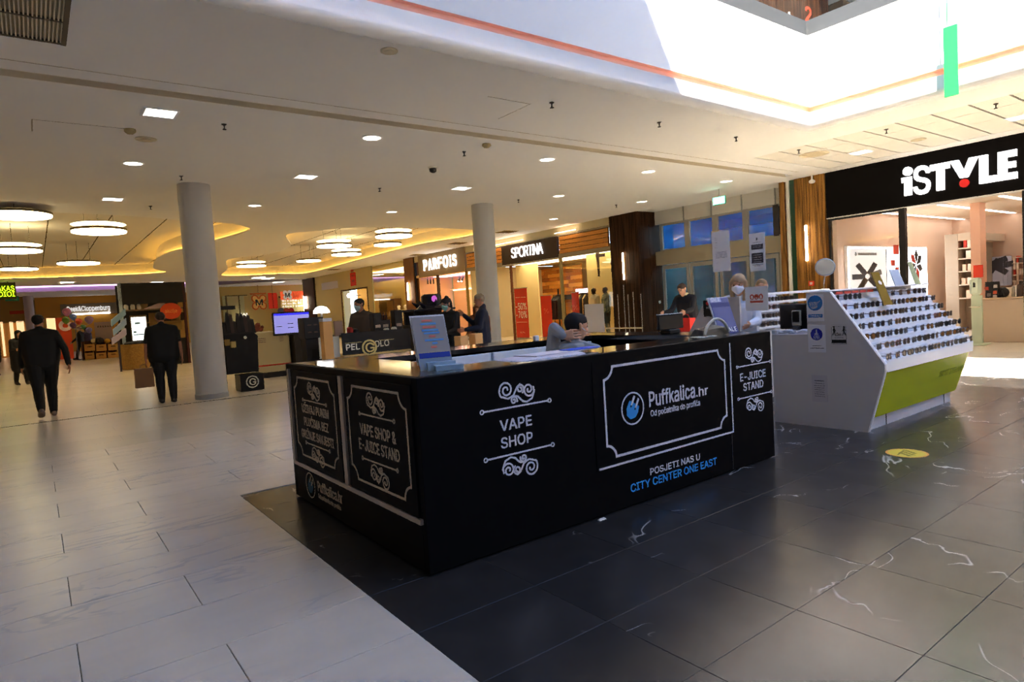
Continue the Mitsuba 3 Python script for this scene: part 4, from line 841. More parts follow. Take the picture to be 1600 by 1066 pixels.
# ---- pilaster, pipes and exit
PL = thing('wood_pilaster', 'tall brown wood clad pilaster beside the black fascia', 'pilaster')
for i in range(4): part(PL, 'board', box(WX - .02, WX + .3, 7.765 + .19 * i, 7.765 + .19 * (i + 1) - .006, 0, ZC - .003, .004), 'mat_brown_wood')
def wall_lamp(x, y, z0, z1, lab, glow=3.0, w=.035):
    t = thing('wall_lamp', lab, 'wall lamp'); part(t, 'tube', box(x - .10, x - .055, y - w, y + w, z0, z1, .015), WHITE, emit=emitter((1, .86, .60), LAMP * glow)); part(t, 'bracket', box(x - .055, x + .002, y - .02, y + .02, z0 + .1, z1 - .1, .004), C(196, 170, 110)); return t
wall_lamp(WX - .02, 8.21, 2.08, 2.96, 'glowing vertical light bar on the brown wood pilaster')
y, z = yz(1268, 443, WX - .03)
fa = thing('fire_alarm', 'small red fire alarm plate on the brown wood pilaster', 'fire alarm'); part(fa, 'plate', box(WX - .05, WX - .021, y - .07, y + .07, z - .06, z + .06, .006), C(206, 60, 34)); part(fa, 'button', box(WX - .056, WX - .05, y - .03, y + .03, z - .03, z + .03), C(240, 210, 200))
y, z = yz(1271, 274, WX - .05); cm = thing('wall_camera', 'white camera at the top of the brown wood pilaster', 'camera'); part(cm, 'body', ball((WX - .13, y, 3.98), (.09, .07, .05)), C(232, 230, 222), smooth=True); part(cm, 'mount', cyl((WX - .13, y, 4.0), (WX - .13, y, ZC), .02), C(232, 230, 222))
one('green_strip', box(WX + .02, WX + .3, 8.53, 8.66, 0, ZC - .003, .004), C(24, 62, 44, .3), 'dark green glass strip between wood pilaster and white pipe', 'wall strip')
one('white_pipe', cyl((WX + .1, 8.74, .0), (WX + .1, 8.74, ZC - .004), .065, 20), C(226, 226, 214, .4), 'tall white pipe beside the dark green strip', 'pipe', smooth=40)
one('wood_edge', box(WX + .02, WX + .29, 8.83, 8.95, 0, ZC - .003, .004), 'mat_brown_wood', 'narrow brown wood edge where the exit recess begins', 'wall edge')
EX = 16.2
struct('wall_exit_side', box(WX + .3, EX + .1, 8.84, 8.94, 0, ZC), WALLM)
struct('wall_exit_top', box(EX, EX + .1, 8.9, 13.7, 3.72, ZC), mat('exit_wall', (.70, .68, .62), .8))
struct('wall_exit_lintel', box(EX - .03, EX + .12, 8.95, 13.65, 2.42, 2.86), C(166, 156, 134))
struct('wall_exit_jamb', box(EX, EX + .1, 8.9, 9.42, 0, 2.42), C(176, 168, 150))
FRM = C(160, 158, 150, .4, .2)
TEAL = mat('teal_glass', s2l(40, 92, 100), .05, spec=.6)
for i, (ya, yb) in enumerate(((13.47, 12.42), (12.42, 11.42), (11.42, 10.42), (10.42, 9.05))):
    w_ = struct('window_%d' % (i + 1), cat([box(EX, EX + .08, ya - .10, ya, 2.86, 3.72), box(EX, EX + .08, yb, yb + .08, 2.86, 3.72), box(EX, EX + .08, yb, ya, 3.66, 3.72), box(EX, EX + .08, yb, ya, 2.86, 2.90)]), FRM)
    put(w_ + '__pane', box(EX + .03, EX + .034, yb + .08, ya - .10, 2.90, 3.66), PANE)
put('window_4__mullion', box(EX - .01, EX + .08, 9.40, 9.56, 2.86, 3.70), C(60, 54, 52))
for i, (ya, yb) in enumerate(((13.42, 12.40), (12.36, 11.38), (11.30, 10.34), (10.30, 9.44))):
    w_ = struct('door_%d' % (i + 1), cat([box(EX, EX + .06, ya - .09, ya, .02, 2.40), box(EX, EX + .06, yb, yb + .09, .02, 2.40), box(EX, EX + .06, yb, ya, 2.28, 2.40), box(EX, EX + .06, yb, ya, .02, .16)]), FRM)
    put(w_ + '__pane', box(EX + .02, EX + .026, yb + .09, ya - .09, .16, 2.28), PANE)
    put(w_ + '__handle', cat([cyl((EX - .05, (yb + .14) if i % 2 == 0 else (ya - .14), .9), (EX - .05, (yb + .14) if i % 2 == 0 else (ya - .14), 1.5), .012, 8)]), CHROME)
for ya in (12.46, 11.46, 10.46, 9.45): one('hanger_rod', cyl((EX - .06, ya, 3.7), (EX - .06, ya, ZC - .002), .022, 8), C(150, 150, 146, .4), 'thin grey rod over the exit windows, %s from the dark wood pillar' % ORD[[12.46, 11.46, 10.46, 9.45].index(ya)], 'rod')
# vestibule beyond the doors
DAYBLUE = mat('blue_daylight_paint', s2l(16, 140, 226), .5)  # blue of the daylight outside put into wall and ceiling colour
struct('wall_vestibule_far', box(21, 21.1, 8.6, 14.6, 0, 4.1), C(40, 66, 76))
struct('wall_vestibule_north', cat([box(EX + .1, 21, 14.3, 14.4, 0, 3.0)]), C(46, 76, 84))
struct('wall_vestibule_blue', cat([box(EX + .1, 21, 14.29, 14.4, 3.05, 4.1), box(20.95, 21, 8.7, 14.3, 3.05, 4.1)]), DAYBLUE)
struct('trim_vestibule', cat([box(EX + .1, 21, 14.26, 14.3, 3.0, 3.05), box(20.9, 20.95, 8.7, 14.3, 3.0, 3.05)]), C(200, 214, 240))
struct('wall_vestibule_south', box(EX + .1, 21, 8.55, 8.65, 0, 4.1), C(46, 70, 80))
struct('ceiling_vestibule', box(EX + .1, 21, 8.5, 14.4, 4.1, 4.15), DAYBLUE)
for i, (x, y) in enumerate(((18.2, 12.9), (18.6, 10.9), (18.2, 9.8))):
    t = thing('added_vestibule_lamp', 'added round lamp beyond the exit glass, %s from the dark wood pillar' % ORD[i], 'ceiling lamp'); part(t, 'ring', lathe([(.16, 0), (.16, .04)], 20, (x, y, 4.06)), C(200, 200, 210)); part(t, 'diffuser', lathe([(.15, -.01), (.15, 0)], 20, (x, y, 4.06)), WHITE, emit=emitter((.55, .85, 1.0), LAMP * 50.0))  # lamps added to brighten the blue vestibule surfaces
vs = thing('shelf_unit', 'pale shelf unit beyond the exit door glass', 'shelf')
for z in (1.5, 1.62, 1.74): part(vs, 'shelf', box(18.0, 18.4, 11.3, 12.3, z, z + .03), C(210, 216, 220))
for y in (11.3, 12.27): part(vs, 'post', box(18.36, 18.39, y, y + .03, 0, 1.8), C(150, 156, 160))
one('blue_column', box(18.6, 18.75, 12.35, 12.5, 0, 3.0), C(60, 110, 200), 'slim blue post beyond the exit doors', 'post')
es = thing('exit_sign', 'green emergency exit sign hanging before the exit wall', 'exit sign')
p = U(1124, 313.5, x=14.6); part(es, 'box', box(14.58, 14.62, p[1] - .19, p[1] + .19, p[2] - .10, p[2] + .10, .004), C(60, 190, 140)); part(es, 'face', box(14.574, 14.58, p[1] - .18, p[1] + .18, p[2] - .09, p[2] + .09), C(80, 220, 170), emit=emitter((.12, .85, .55), 1.2))
part(es, 'pictogram', flat(unary_union([sbox(-.12, -.07, -.05, .07), Polygon([(.0, 0), (.05, .05), (.05, .02), (.12, .02), (.12, -.02), (.05, -.02), (.05, -.05)])]), (14.574, p[1], p[2]), WEST, d=.002), C(225, 250, 240), emit=emitter((.8, 1, .95), 1.4)); part(es, 'rod', cyl((14.6, p[1], p[2] + .1), (14.6, p[1], ZC), .006, 6), C(120, 120, 110))
# ---- dark wood pillar
DP = thing('wood_pillar', 'massive dark brown wood clad pillar beside the exit', 'pillar')
DX = 15.37
for i in range(2): part(DP, 'west_board', box(DX, DX + .04, 13.66 + .6 * i, 13.66 + .6 * (i + 1) - .006, 0, ZC - .003, .003), 'mat_dark_wood')
for i in range(2): part(DP, 'south_board', box(DX + .002 + .54 * i, DX + .54 * (i + 1) - .006, 13.64, 13.68, 0, ZC - .003, .003), 'mat_dark_wood')
part(DP, 'core', box(DX + .04, DX + 1.07, 13.68, 14.86, 0, ZC - .003), 'mat_dark_wood')
wall_lamp(DX, 14.25, *(yz(979, 437, DX)[1], yz(975, 395, DX)[1]), 'glowing vertical light bar on the dark wood pillar')
y, z = 13.64, 1.6
p = U(1031, 472, y=13.63); one('round_switch', lathe([(.05, 0), (.05, .02), (.03, .03)], 20, (p[0], 13.64, p[2]), (0, -1, 0)), C(200, 200, 196), 'small round grey switch on the dark wood pillar', 'switch', smooth=40)
ra = thing('rod_barrier', 'group of five thin metal rods on a white base before the dark pillar', 'barrier')
for px, pt, pb_ in ((965, 460, 512), (974, 445, 512), (981, 460, 514), (989, 456, 512), (1001, 459, 512)):
    p = U(px, pt, x=14.6); part(ra, 'rod', cyl((14.6, p[1], .0), (14.6, p[1], p[2]), .011, 8), CHROME)
p0, p1 = U(1004, 512, x=14.6), U(936, 520, x=14.6); part(ra, 'rail', box(14.58, 14.62, p0[1], p1[1], p0[2] - .03, p0[2] + .01), C(226, 214, 190)); part(ra, 'base', box(14.5, 14.7, p0[1], p1[1], 0, .04), C(200, 190, 170))
one('white_board', cat([slab((913, 476), (945, 524), 14.3, .02), box(14.25, 14.4, U(930, 500, x=14.3)[1] - .2, U(930, 500, x=14.3)[1] + .2, 0, .03), box(14.32, 14.34, U(930, 500, x=14.3)[1] - .02, U(930, 500, x=14.3)[1] + .02, 0, 1.0)]), C(206, 212, 240), 'blank pale grey board standing before the fashion shop window', 'board')
# ---- fashion shop
struct('wall_bulkhead', box(WX, WX + .1, 14.87, 28.4, 3.86, ZC), C(206, 196, 160))
S = thing('shop_sign', 'dark brown shop sign with narrow white letters above the red sale banners', 'shop sign')
part(S, 'panel', box(WX - .06, WX + .05, 17.53, 20.93, 3.085, 3.83), C(58, 42, 26)); part(S, 'soffit', box(WX - .06, WX + .1, 17.5, 20.95, 3.03, 3.08), C(176, 170, 156))
a, b = U(799, 388, x=WX - .06), U(848, 398, x=WX - .06)
xp = 0.0
for s_, w_ in (('S', .25), ('P', .22), ('O', .32), ('R', .24), ('T', .24), ('I', .055), ('N', .25), ('A', .28)):
    part(S, 'lettering', letters(s_, (WX - .06, a[1] - xp, 3.30), .40, w_, WEST, bold=False, d=.03), W_, emit=emitter((1, .98, .94), .8)); xp += w_ + .012
SL = thing('slat_panel', 'orange wood slat panel between the dark brown sign and the dark pillar', 'slat panel')
for i in range(4): part(SL, 'slat', box(WX - .02, WX + .04, 15.0, 17.46, 3.20 + .155 * i, 3.20 + .155 * (i + 1) - .022, .004), 'mat_orange_wood')
part(SL, 'backing', box(WX + .02, WX + .05, 15.0, 17.46, 3.05, 3.84), C(90, 56, 24)); part(SL, 'rail', box(WX - .03, WX + .05, 14.9, 17.5, 3.82, 3.88), C(150, 136, 110)); part(SL, 'rail', box(WX - .03, WX + .05, 14.9, 17.5, 3.04, 3.19), C(150, 136, 112))
SL = thing('slat_panel', 'orange wood slat panel between the taupe sign and the dark brown sign', 'slat panel')
for i in range(4): part(SL, 'slat', box(WX - .02, WX + .04, 20.98, 23.62, 3.20 + .155 * i, 3.20 + .155 * (i + 1) - .022, .004), 'mat_orange_wood')
part(SL, 'backing', box(WX + .02, WX + .05, 20.98, 23.62, 3.05, 3.84), C(90, 56, 24)); part(SL, 'rail', box(WX - .03, WX + .05, 20.96, 23.66, 3.04, 3.19), C(150, 136, 112))
for i, (ya, yb) in enumerate(((16.4, 17.5), (19.4, 22.8))):
    one('cove_lamp', box(WX - .16, WX - .12, ya, yb, 3.92, 3.94), C(255, 220, 190), ('peach light line over the slat panel next to the dark pillar', 'peach light line beside the right column, above the dark brown sign')[i], 'light strip', emit=emitter((1, .72, .50), LAMP * 2.0))
struct('wall_fashion_back', box(20.4, 20.5, 14.87, 23.6, 0, 3.3), BEIGE)
struct('wall_fashion_side', box(WX + 1.0, 20.5, 14.865, 14.9, 0, 3.2), BEIGE)
struct('wall_fashion_north', box(WX + .12, 20.5, 23.52, 23.58, 0, 3.2), BEIGE)
struct('wall_accessory_side', box(WX + .12, 17.45, 28.2, 28.28, 0, 3.07), PEACH)
struct('ceiling_fashion', box(WX + .05, 20.5, 14.87, 23.6, 3.22, 3.3), C(206, 190, 150))
t = thing('shop_ceiling_lamp', 'bright ceiling lamp panel inside the fashion shop with red banners', 'ceiling lamp')
part(t, 'diffuser', box(16.6, 18.4, 16.0, 22.5, 3.19, 3.219), WHITE, emit=emitter((1, .80, .48), LAMP * 0.75))
for tl, br, lab, m in (((797, 425), (805.5, 540), 'brown door post left of the red sale banner with figures', C(120, 70, 40)), ((873, 396), (884, 540), 'greenish beige post in the middle of the fashion shop front', C(166, 150, 100))):
    y0, y1, z0, z1 = R(tl, br, WX); one('shop_post', box(WX - .02, WX + .08, y0, y1, 0, 3.05, .004), m, lab, 'post')
# partition, plank wall and banners
y0, y1, z0, z1 = R((806, 424), (846, 530), 17.6); one('partition', box(17.6, 17.65, y0, y1, 0, 3.2), C(226, 206, 150), 'pale beige partition behind the red sale banner with figures', 'partition')
y0, y1, z0, z1 = R((846, 427), (914, 520), 19.6); pk = thing('plank_wall', 'wall of warm wooden planks at the rear of the fashion shop', 'wall panel')
for i in range(16): 
    yy = y0
    while yy < y1 - .05:
        w_ = min(rng.uniform(.5, 1.1), y1 - yy); part(pk, 'plank', box(19.6 - rng.uniform(0, .015), 19.65, yy + .004, yy + w_ - .004, .4 + .17 * i, .4 + .17 * (i + 1) - .008), (C(206, 140, 58), C(176, 108, 40), C(222, 160, 80), C(150, 88, 34))[rng.randrange(4)]); yy += w_
one('plank_wall_lamp', box(19.5, 19.55, y0, y1, 3.05, 3.1), C(120, 96, 60), 'dark rail along the top of the wooden plank wall', 'rail')
for i, (tl, br, lab) in enumerate((((803, 452), (827, 527), 'red sale banner with white figures for 50 and 70 percent off'), ((844.5, 463), (864, 525), 'plain red sale banner with a faint percent sign, in the middle of the shop'), ((893, 458), (907, 520), 'red sale banner behind the greenish post'))):
    x = (15.9, 16.3, 16.3)[i]; y0, y1, z0, z1 = R(tl, br, x); bn = thing('sale_banner', lab, 'banner'); zf = .1
    part(bn, 'cloth', box(x, x + .02, y0, y1, zf, z1), C(214, 58, 34)); part(bn, 'frame', cat([box(x - .01, x + .03, y0 - .02, y1 + .02, z1, z1 + .03), box(x - .05, x + .1, y0, y1, .001, zf)]), C(176, 170, 150))
    if i == 0:
        for s_, pz in (('-50%', 484), ('-70%', 497)):
            c_ = U(814.5, pz, x=x); part(bn, 'lettering', letters(s_, (x, (y0 + y1) / 2, c_[2]), .27, .72, WEST, center=True, bold=True), C(250, 226, 206))
        for pz in (465, 504): c_ = U(815, pz, x=x); part(bn, 'rule_line', box(x - .003, x, y0 + .06, y1 - .06, c_[2], c_[2] + .02), C(244, 190, 160))
        c_ = U(814, 521, x=x); part(bn, 'lettering', letters('50%70%', (x, (y0 + y1) / 2, c_[2]), .07, .3, WEST, center=True, bold=False), C(244, 190, 160))
    else:
        c_ = U((tl[0] + br[0]) / 2 + 2, (tl[1] + br[1]) / 2 - 4, x=x); part(bn, 'lettering', letters('%', (x, (y0 + y1) / 2, c_[2]), .2, .3, WEST, center=True, bold=False), C(236, 130, 100))
# clothes rails
def rail(x, y0, y1, lab, n, tones):
    t = thing('clothes_rail', lab, 'clothes rail')
    part(t, 'frame', cat([cyl((x, y0, 0), (x, y0, 1.75), .015, 8), cyl((x, y1, 0), (x, y1, 1.75), .015, 8), cyl((x, y0, 1.75), (x, y1, 1.75), .015, 8)]), C(40, 38, 36))
    for i in range(n):
        y = y0 + (y1 - y0) * (i + .5) / n; w_ = rng.uniform(.16, .24)
        one('hanging_garment', hull([(x - w_, y - .03, 1.52), (x + w_, y - .03, 1.52), (x - w_, y + .03, 1.52), (x + w_, y + .03, 1.52), (x - .04, y, 1.70), (x + .04, y, 1.70), (x - w_ * 1.1, y - .035, .75), (x + w_ * 1.1, y - .035, .75), (x - w_ * 1.1, y + .035, .75), (x + w_ * 1.1, y + .035, .75)]), tones[i % len(tones)], '%s dark garment on the %s' % (ORD[i], lab), 'garment', 'garments on the ' + lab)
y0, y1, *_ = R((865, 466), (880, 520), 17.2); rail(17.2, y0, y1, 'black clothes rail between two red banners', 6, (C(24, 22, 22), C(34, 30, 28), C(20, 20, 24)))
y0, y1, *_ = R((905, 462), (922, 520), 18.0); rail(18.0, y0, y1, 'clothes rail behind the greenish post', 5, (C(40, 34, 30), C(206, 180, 120), C(30, 28, 28)))
sh = thing('shop_display_sign', 'pink glowing sign over black shelves at the rear of the fashion shop', 'sign'); part(sh, 'board', slab((899, 452), (922, 462), 19.2), C(214, 170, 200), emit=emitter((.9, .6, .8), .5)); part(sh, 'shelf', slab((868, 462), (922, 466), 19.1, .3), C(24, 20, 18)); y0, y1, z0, z1 = R((868, 452), (922, 466), 19.2); part(sh, 'leg', box(19.21, 19.25, y0 + .1, y0 + .16, 0, z1), C(24, 20, 18)); part(sh, 'leg', box(19.21, 19.25, y1 - .16, y1 - .1, 0, z1), C(24, 20, 18))
# window with two mannequins and decorations
pn = thing('shop_window', 'glass shop window with two mannequins beside the dark wood pillar', 'shop window'); y0 = yz(884, 450, WX)[0]
part(pn, 'pane', box(WX + .03, WX + .036, 14.9, y0 - .02, .15, 3.03), PANE); part(pn, 'sill', box(WX, WX + .1, 14.9, y0, 0, .15), C(160, 146, 110))
y0, y1, z0, z1 = R((915, 390), (957, 520), 17.2); one('window_backdrop', box(17.2, 17.25, y0 - .3, y1, 0, 3.2), C(232, 214, 150), 'pale yellow back wall of the mannequin window', 'partition')
dc = thing('hanging_ornament', 'dark cross shaped ornament hanging over the two mannequins', 'ornament'); p = U(934, 409, x=16.9)
part(dc, 'upright', hull([(16.9, p[1] - .05, p[2] - .55), (16.9, p[1] + .02, p[2] - .55), (16.9, p[1] + .09, p[2] + .45), (16.9, p[1] - .07, p[2] + .45), (16.93, p[1] - .05, p[2] - .55), (16.93, p[1] + .02, p[2] - .55), (16.93, p[1] + .09, p[2] + .45), (16.93, p[1] - .07, p[2] + .45)]), C(46, 22, 12)); part(dc, 'arm', box(16.9, 16.93, p[1] - .36, p[1] + .10, p[2] + .16, p[2] + .27), C(46, 22, 12)); part(dc, 'cord', cyl((16.91, p[1], p[2] + .4), (16.91, p[1], 3.21), .006, 6), C(60, 40, 20))
p = U(950, 416, x=16.9); tx_ = thing('wall_emblem', 'dark curled emblem on the back wall beside the cross shaped ornament', 'emblem'); part(tx_, 'curl', flat(unary_union([Point(0, .12).buffer(.14).difference(Point(0, .12).buffer(.09)), Point(.03, -.14).buffer(.16).difference(Point(.03, -.14).buffer(.11)), line([(-.1, .0), (.2, -.3)], .05)]), (17.19, p[1], p[2]), WEST, d=.01, off=0), C(70, 54, 30))
# ---- accessories shop with the taupe sign
Q = thing('shop_sign', 'taupe shop sign with bold white letters left of the right column', 'shop sign')
part(Q, 'panel', box(WX - .06, WX + .05, 23.7, 27.92, 3.08, ZC - .004), TAUPE)
a, b = U(662, 410, x=WX - .06), U(712, 420, x=WX - .06)
xp = 0.0; wid = {'I': .14, 'O': .44}
for s_ in 'PARFOIS':
    w_ = wid.get(s_, .34); part(Q, 'lettering', letters(s_, (WX - .06, a[1] - xp, 3.38), .50, w_, WEST, bold=True, d=.04), W_, emit=emitter((1, .98, .94), .8)); xp += w_ + .12
struct('wall_accessory_back', box(17.4, 17.5, 23.6, 28.0, 0, 3.2), PEACH)
struct('ceiling_accessory', box(WX + .05, 17.5, 23.6, 28.4, 3.08, 3.2), C(226, 200, 160))
t = thing('shop_ceiling_lamp', 'peach ceiling lamp panel inside the shop with the taupe sign', 'ceiling lamp'); part(t, 'diffuser', box(16.0, 16.8, 24.2, 27.6, 3.05, 3.075), WHITE, emit=emitter((1, .72, .46), LAMP * 1.2))
ps0, ps1 = U(659, 459, x=17.38), U(728, 454, x=17.38)
wsf = thing('wall_shelf', 'glowing peach wall shelf line inside the shop with the taupe sign', 'shelf'); part(wsf, 'board', box(17.2, 17.4, 23.7, 28.0, ps0[2] + .03, ps0[2] + .07), C(240, 214, 180)); part(wsf, 'light_line', box(17.36, 17.39, 23.7, 28.0, ps0[2] - .02, ps0[2] + .02), WHITE, emit=emitter((1, .76, .5), LAMP * 1.3))
wsf = thing('wall_shelf', 'low peach shelf with shoes beside the man in the navy jacket', 'shelf'); q = U(727, 484, x=17.2); part(wsf, 'board', box(16.9, 17.4, 23.7, 25.2, q[2] - .05, q[2]), C(236, 200, 160)); 
for i in range(2): one('shoe', hull([(17.0, 24.1 + .45 * i, q[2] + .001), (17.12, 24.1 + .45 * i, q[2] + .001), (17.0, 24.4 + .45 * i, q[2] + .001), (17.12, 24.4 + .45 * i, q[2] + .001), (17.02, 24.12 + .45 * i, q[2] + .17), (17.1, 24.12 + .45 * i, q[2] + .17), (17.04, 24.38 + .45 * i, q[2] + .05)]), C(60, 36, 24), ('dark shoe on the low peach shelf, farther one', 'dark shoe on the low peach shelf, one nearer the column')[1 - i], 'shoe')
for tl, br, lab, m in (((646, 401), (655, 520), 'black door jamb left of the taupe sign', C(22, 12, 8)), ((682, 432), (690, 520), 'dark brown post dividing the peach lit shop window', C(70, 48, 24)), ((728, 425), (733, 520), 'olive door post at the right end of the peach lit shop window', C(150, 126, 60))):
    y0, y1, z0, z1 = R(tl, br, WX); one('shop_post', box(WX - .02, WX + .1, y0, y1, 0, 3.08 if m != C(22, 12, 8) else ZC - .003, .004), m, lab, 'post')
pn = thing('shop_window', 'glass front of the peach lit shop under the taupe sign', 'shop window'); part(pn, 'pane', box(WX + .03, WX + .036, 23.8, 26.2, .1, 3.05), PANE); part(pn, 'pane', box(WX + .03, WX + .036, 26.6, 27.9, .1, 3.05), PANE); part(pn, 'sill', box(WX, WX + .1, 23.8, 27.9, 0, .1), C(120, 96, 60))
for i, px in enumerate((668.5, 673, 677.5)): p = U(px, 440, x=15.8); one('track_spot', cat([cyl((15.8, p[1], p[2] - .12), (15.8, p[1], p[2] + .12), .035, 10), cyl((15.8, p[1], p[2] + .1), (15.8, p[1], 3.12), .014, 6)]), C(44, 30, 20), '%s dark hanging spot lamp in the peach lit window' % ORD[i], 'spot lamp', 'dark spot lamps in the peach lit window')
for i, px in enumerate((719, 724)): p = U(px, 436, x=16.4); t = thing('track_spot', ('tilted dark spot lamp with white light near the right end of the peach lit window', 'second tilted dark spot lamp next to it, nearest the column')[i], 'spot lamp'); part(t, 'body', cyl((16.4, p[1], p[2] + .1), (16.3, p[1], p[2] - .1), .05, 12), C(44, 30, 20)); part(t, 'stem', cyl((16.4, p[1], p[2] + .05), (16.4, p[1], 3.09), .012, 6), C(44, 30, 20)); part(t, 'lens', ball((16.29, p[1], p[2] - .11), .04, 1), WHITE, emit=emitter((1, .9, .8), LAMP * 3))
# ---- pilaster and farther fronts
PL = thing('wood_pilaster', 'brown wood pilaster left of the black door jamb, far back', 'pilaster')
for i in range(3): part(PL, 'board', box(WX - .05, WX + .3, 28.46 + .34 * i, 28.46 + .34 * (i + 1) - .008, 0, ZC - .003, .004), C(120, 74, 34, .5))
y0, y1, z0, z1 = R((637, 442), (642, 469), WX - .05); wall_lamp(WX - .05, (y0 + y1) / 2, z0, z1, 'glowing vertical light bar on the far brown pilaster', 3.0, .07)
G = thing('shop_window', 'tall glass shop front with white mannequins left of the far pilaster', 'shop window')
yL = yz(581, 440, WX)[0]; part(G, 'pane', box(WX + .02, WX + .03, 29.5, yL, .1, 4.0), PANE); part(G, 'post', box(WX, WX + .06, yL - .06, yL + .02, 0, ZC - .003), C(176, 166, 120)); part(G, 'sill', box(WX, WX + .1, 29.5, yL, 0, .1), C(170, 156, 110))
struct('wall_glass_shop_back', box(21, 21.1, 28.4, 46, 0, ZC), C(190, 170, 110))
struct('wall_glass_shop_side', box(WX + .3, 21, 28.3, 28.4, 0, ZC), C(200, 180, 120))
struct('ceiling_glass_shop', box(WX + .32, 21, 29.5, 46, 4.0, ZC - .01), C(196, 176, 120))
t = thing('shop_ceiling_lamp', 'ceiling lamp panel inside the glass fronted shop with white mannequins', 'ceiling lamp'); part(t, 'diffuser', box(17, 19.5, 30, 37, 3.96, 3.99), WHITE, emit=emitter((1, .84, .48), LAMP * 0.8))
one('light_line', cat([box(19.7, 19.8, 29.6, 38, 3.55, 3.6)] + [box(19.74, 19.76, y, y + .02, 3.6, 3.998) for y in (30, 34, 37.5)]), WHITE, 'yellow light line across the glass fronted shop', 'light strip', emit=emitter((1, .85, .5), LAMP * 2))
cn = thing('parasol', 'large grey folded cone shaped parasol behind the shop glass', 'parasol'); p = U(610, 470, x=18.6); part(cn, 'canopy', lathe([(.95, -.45), (.5, -.1), (.05, .5)], 12, (18.6, p[1], p[2])), C(130, 128, 124)); part(cn, 'pole', cyl((18.6, p[1], 0), (18.6, p[1], p[2] + .5), .03), C(90, 80, 70))
wf = thing('display_case', 'dark wooden display case under the grey parasol', 'display case'); y0, y1, z0, z1 = R((592, 469), (618, 505), 17.0); part(wf, 'frame', cat([box(17, 17.5, y0, y0 + .1, 0, z1), box(17, 17.5, y1 - .1, y1, 0, z1), box(17, 17.5, y0, y1, z1 - .1, z1)]), C(90, 54, 24)); part(wf, 'back', box(17.45, 17.5, y0, y1, 0, z1), C(150, 104, 54)); part(wf, 'shelf', box(17.02, 17.45, y0 + .1, y1 - .1, 1.2, 1.24), C(190, 160, 110))
for i in range(5): one('display_item', lathe([(.08, 0), (.11, .1), (.05, .24), (.07, .28)], 12, (17.2, y0 + .25 + (y1 - y0 - .5) * i / 4, 1.241)), (C(170, 130, 70), C(120, 80, 40), C(200, 180, 140))[i % 3], '%s vase in the dark wooden display case' % ORD[i], 'vase', 'vases in the dark wooden display case', smooth=40)
# beige front with doorway and red poster
yR, yD = yL + .02, yz(474, 470, WX)[0]
dw = (yz(578, 500, WX)[0], yz(536, 500, WX)[0])
zd = yz(560, 450, WX)[1]
struct('wall_beige_front', cat([box(WX, WX + .1, yR, dw[0], 0, ZC), box(WX, WX + .1, dw[1], yD - 2, 0, ZC), box(WX, WX + .1, dw[0], dw[1], zd, ZC)]), C(206, 186, 130))
dn = thing('doorway', 'lit doorway with thin dark frame in the beige shop front behind the man in grey', 'doorway'); part(dn, 'frame', cat([box(WX - .02, WX + .04, dw[0], dw[0] + .1, 0, zd), box(WX - .02, WX + .04, dw[1] - .1, dw[1], 0, zd), box(WX - .02, WX + .04, dw[0], dw[1], zd - .08, zd)]), C(86, 62, 24)); part(dn, 'niche_wall', box(17.6, 17.7, dw[0] - 1.0, dw[1] + 2.5, 0, zd + .4), C(226, 196, 120))
p = U(548, 462, x=16.9); t = thing('wall_lamp', 'warm glowing spot lamp in the lit doorway', 'lamp'); part(t, 'arm', box(16.8, 17.61, p[1] - .02, p[1] + .02, p[2] - .02, p[2] + .02), C(150, 120, 70)); part(t, 'shade', ball((16.8, p[1], p[2]), .16), WHITE, emit=emitter((1, .72, .45), LAMP * 5), smooth=True)
y0, y1, z0, z1 = R((546.5, 427), (556.5, 446), WX - .02); rp = thing('red_poster', 'red paper poster with white print on the beige shop front', 'poster'); part(rp, 'sheet', box(WX - .02, WX - .002, y0, y1, z0, z1), C(224, 50, 30)); part(rp, 'print', cat([box(WX - .024, WX - .02, y0 + .2, y1 - .2, z0 + .25 + .3 * i, z0 + .36 + .3 * i) for i in range(4)]), C(190, 60, 40))
y0, y1, z0, z1 = R((502, 443), (528, 450), WX - .02); one('wall_plaque', box(WX - .02, WX - .002, y0, y1, z0, z1), C(206, 196, 200), 'pale violet plaque on the beige shop front', 'plaque')
FP = thing('wood_pillar', 'dark red brown pillar far back at the end of the beige shop front', 'pillar'); y0, y1, z0, z1 = R((472, 436), (494, 500), WX - .1); part(FP, 'face', box(WX - .1, WX + .5, y0, y1, 0, ZC - .003), C(66, 30, 16)); part(FP, 'side', box(WX - .12, WX + .5, y0 - .04, y0, 0, ZC - .003), C(40, 20, 12))
y0, y1, z0, z1 = R((474.5, 464), (482.5, 482), WX - .12); wall_lamp(WX - .1, (y0 + y1) / 2, z0, z1, 'glowing vertical light bar on the far dark red pillar', 2.0, .3)

# =====================================================================  THE MALL BEHIND, LEFT AND MIDDLE
def Ry(tl, br, y):
    a, b = U(*tl, y=y), U(*br, y=y); return a[0], b[0], b[2], a[2]      # x0, x1, z0, z1
def slaby(tl, br, y, th=.05, b=0.0):
    x0, x1, z0, z1 = Ry(tl, br, y); return box(x0, x1, y, y + th, z0, z1, b)
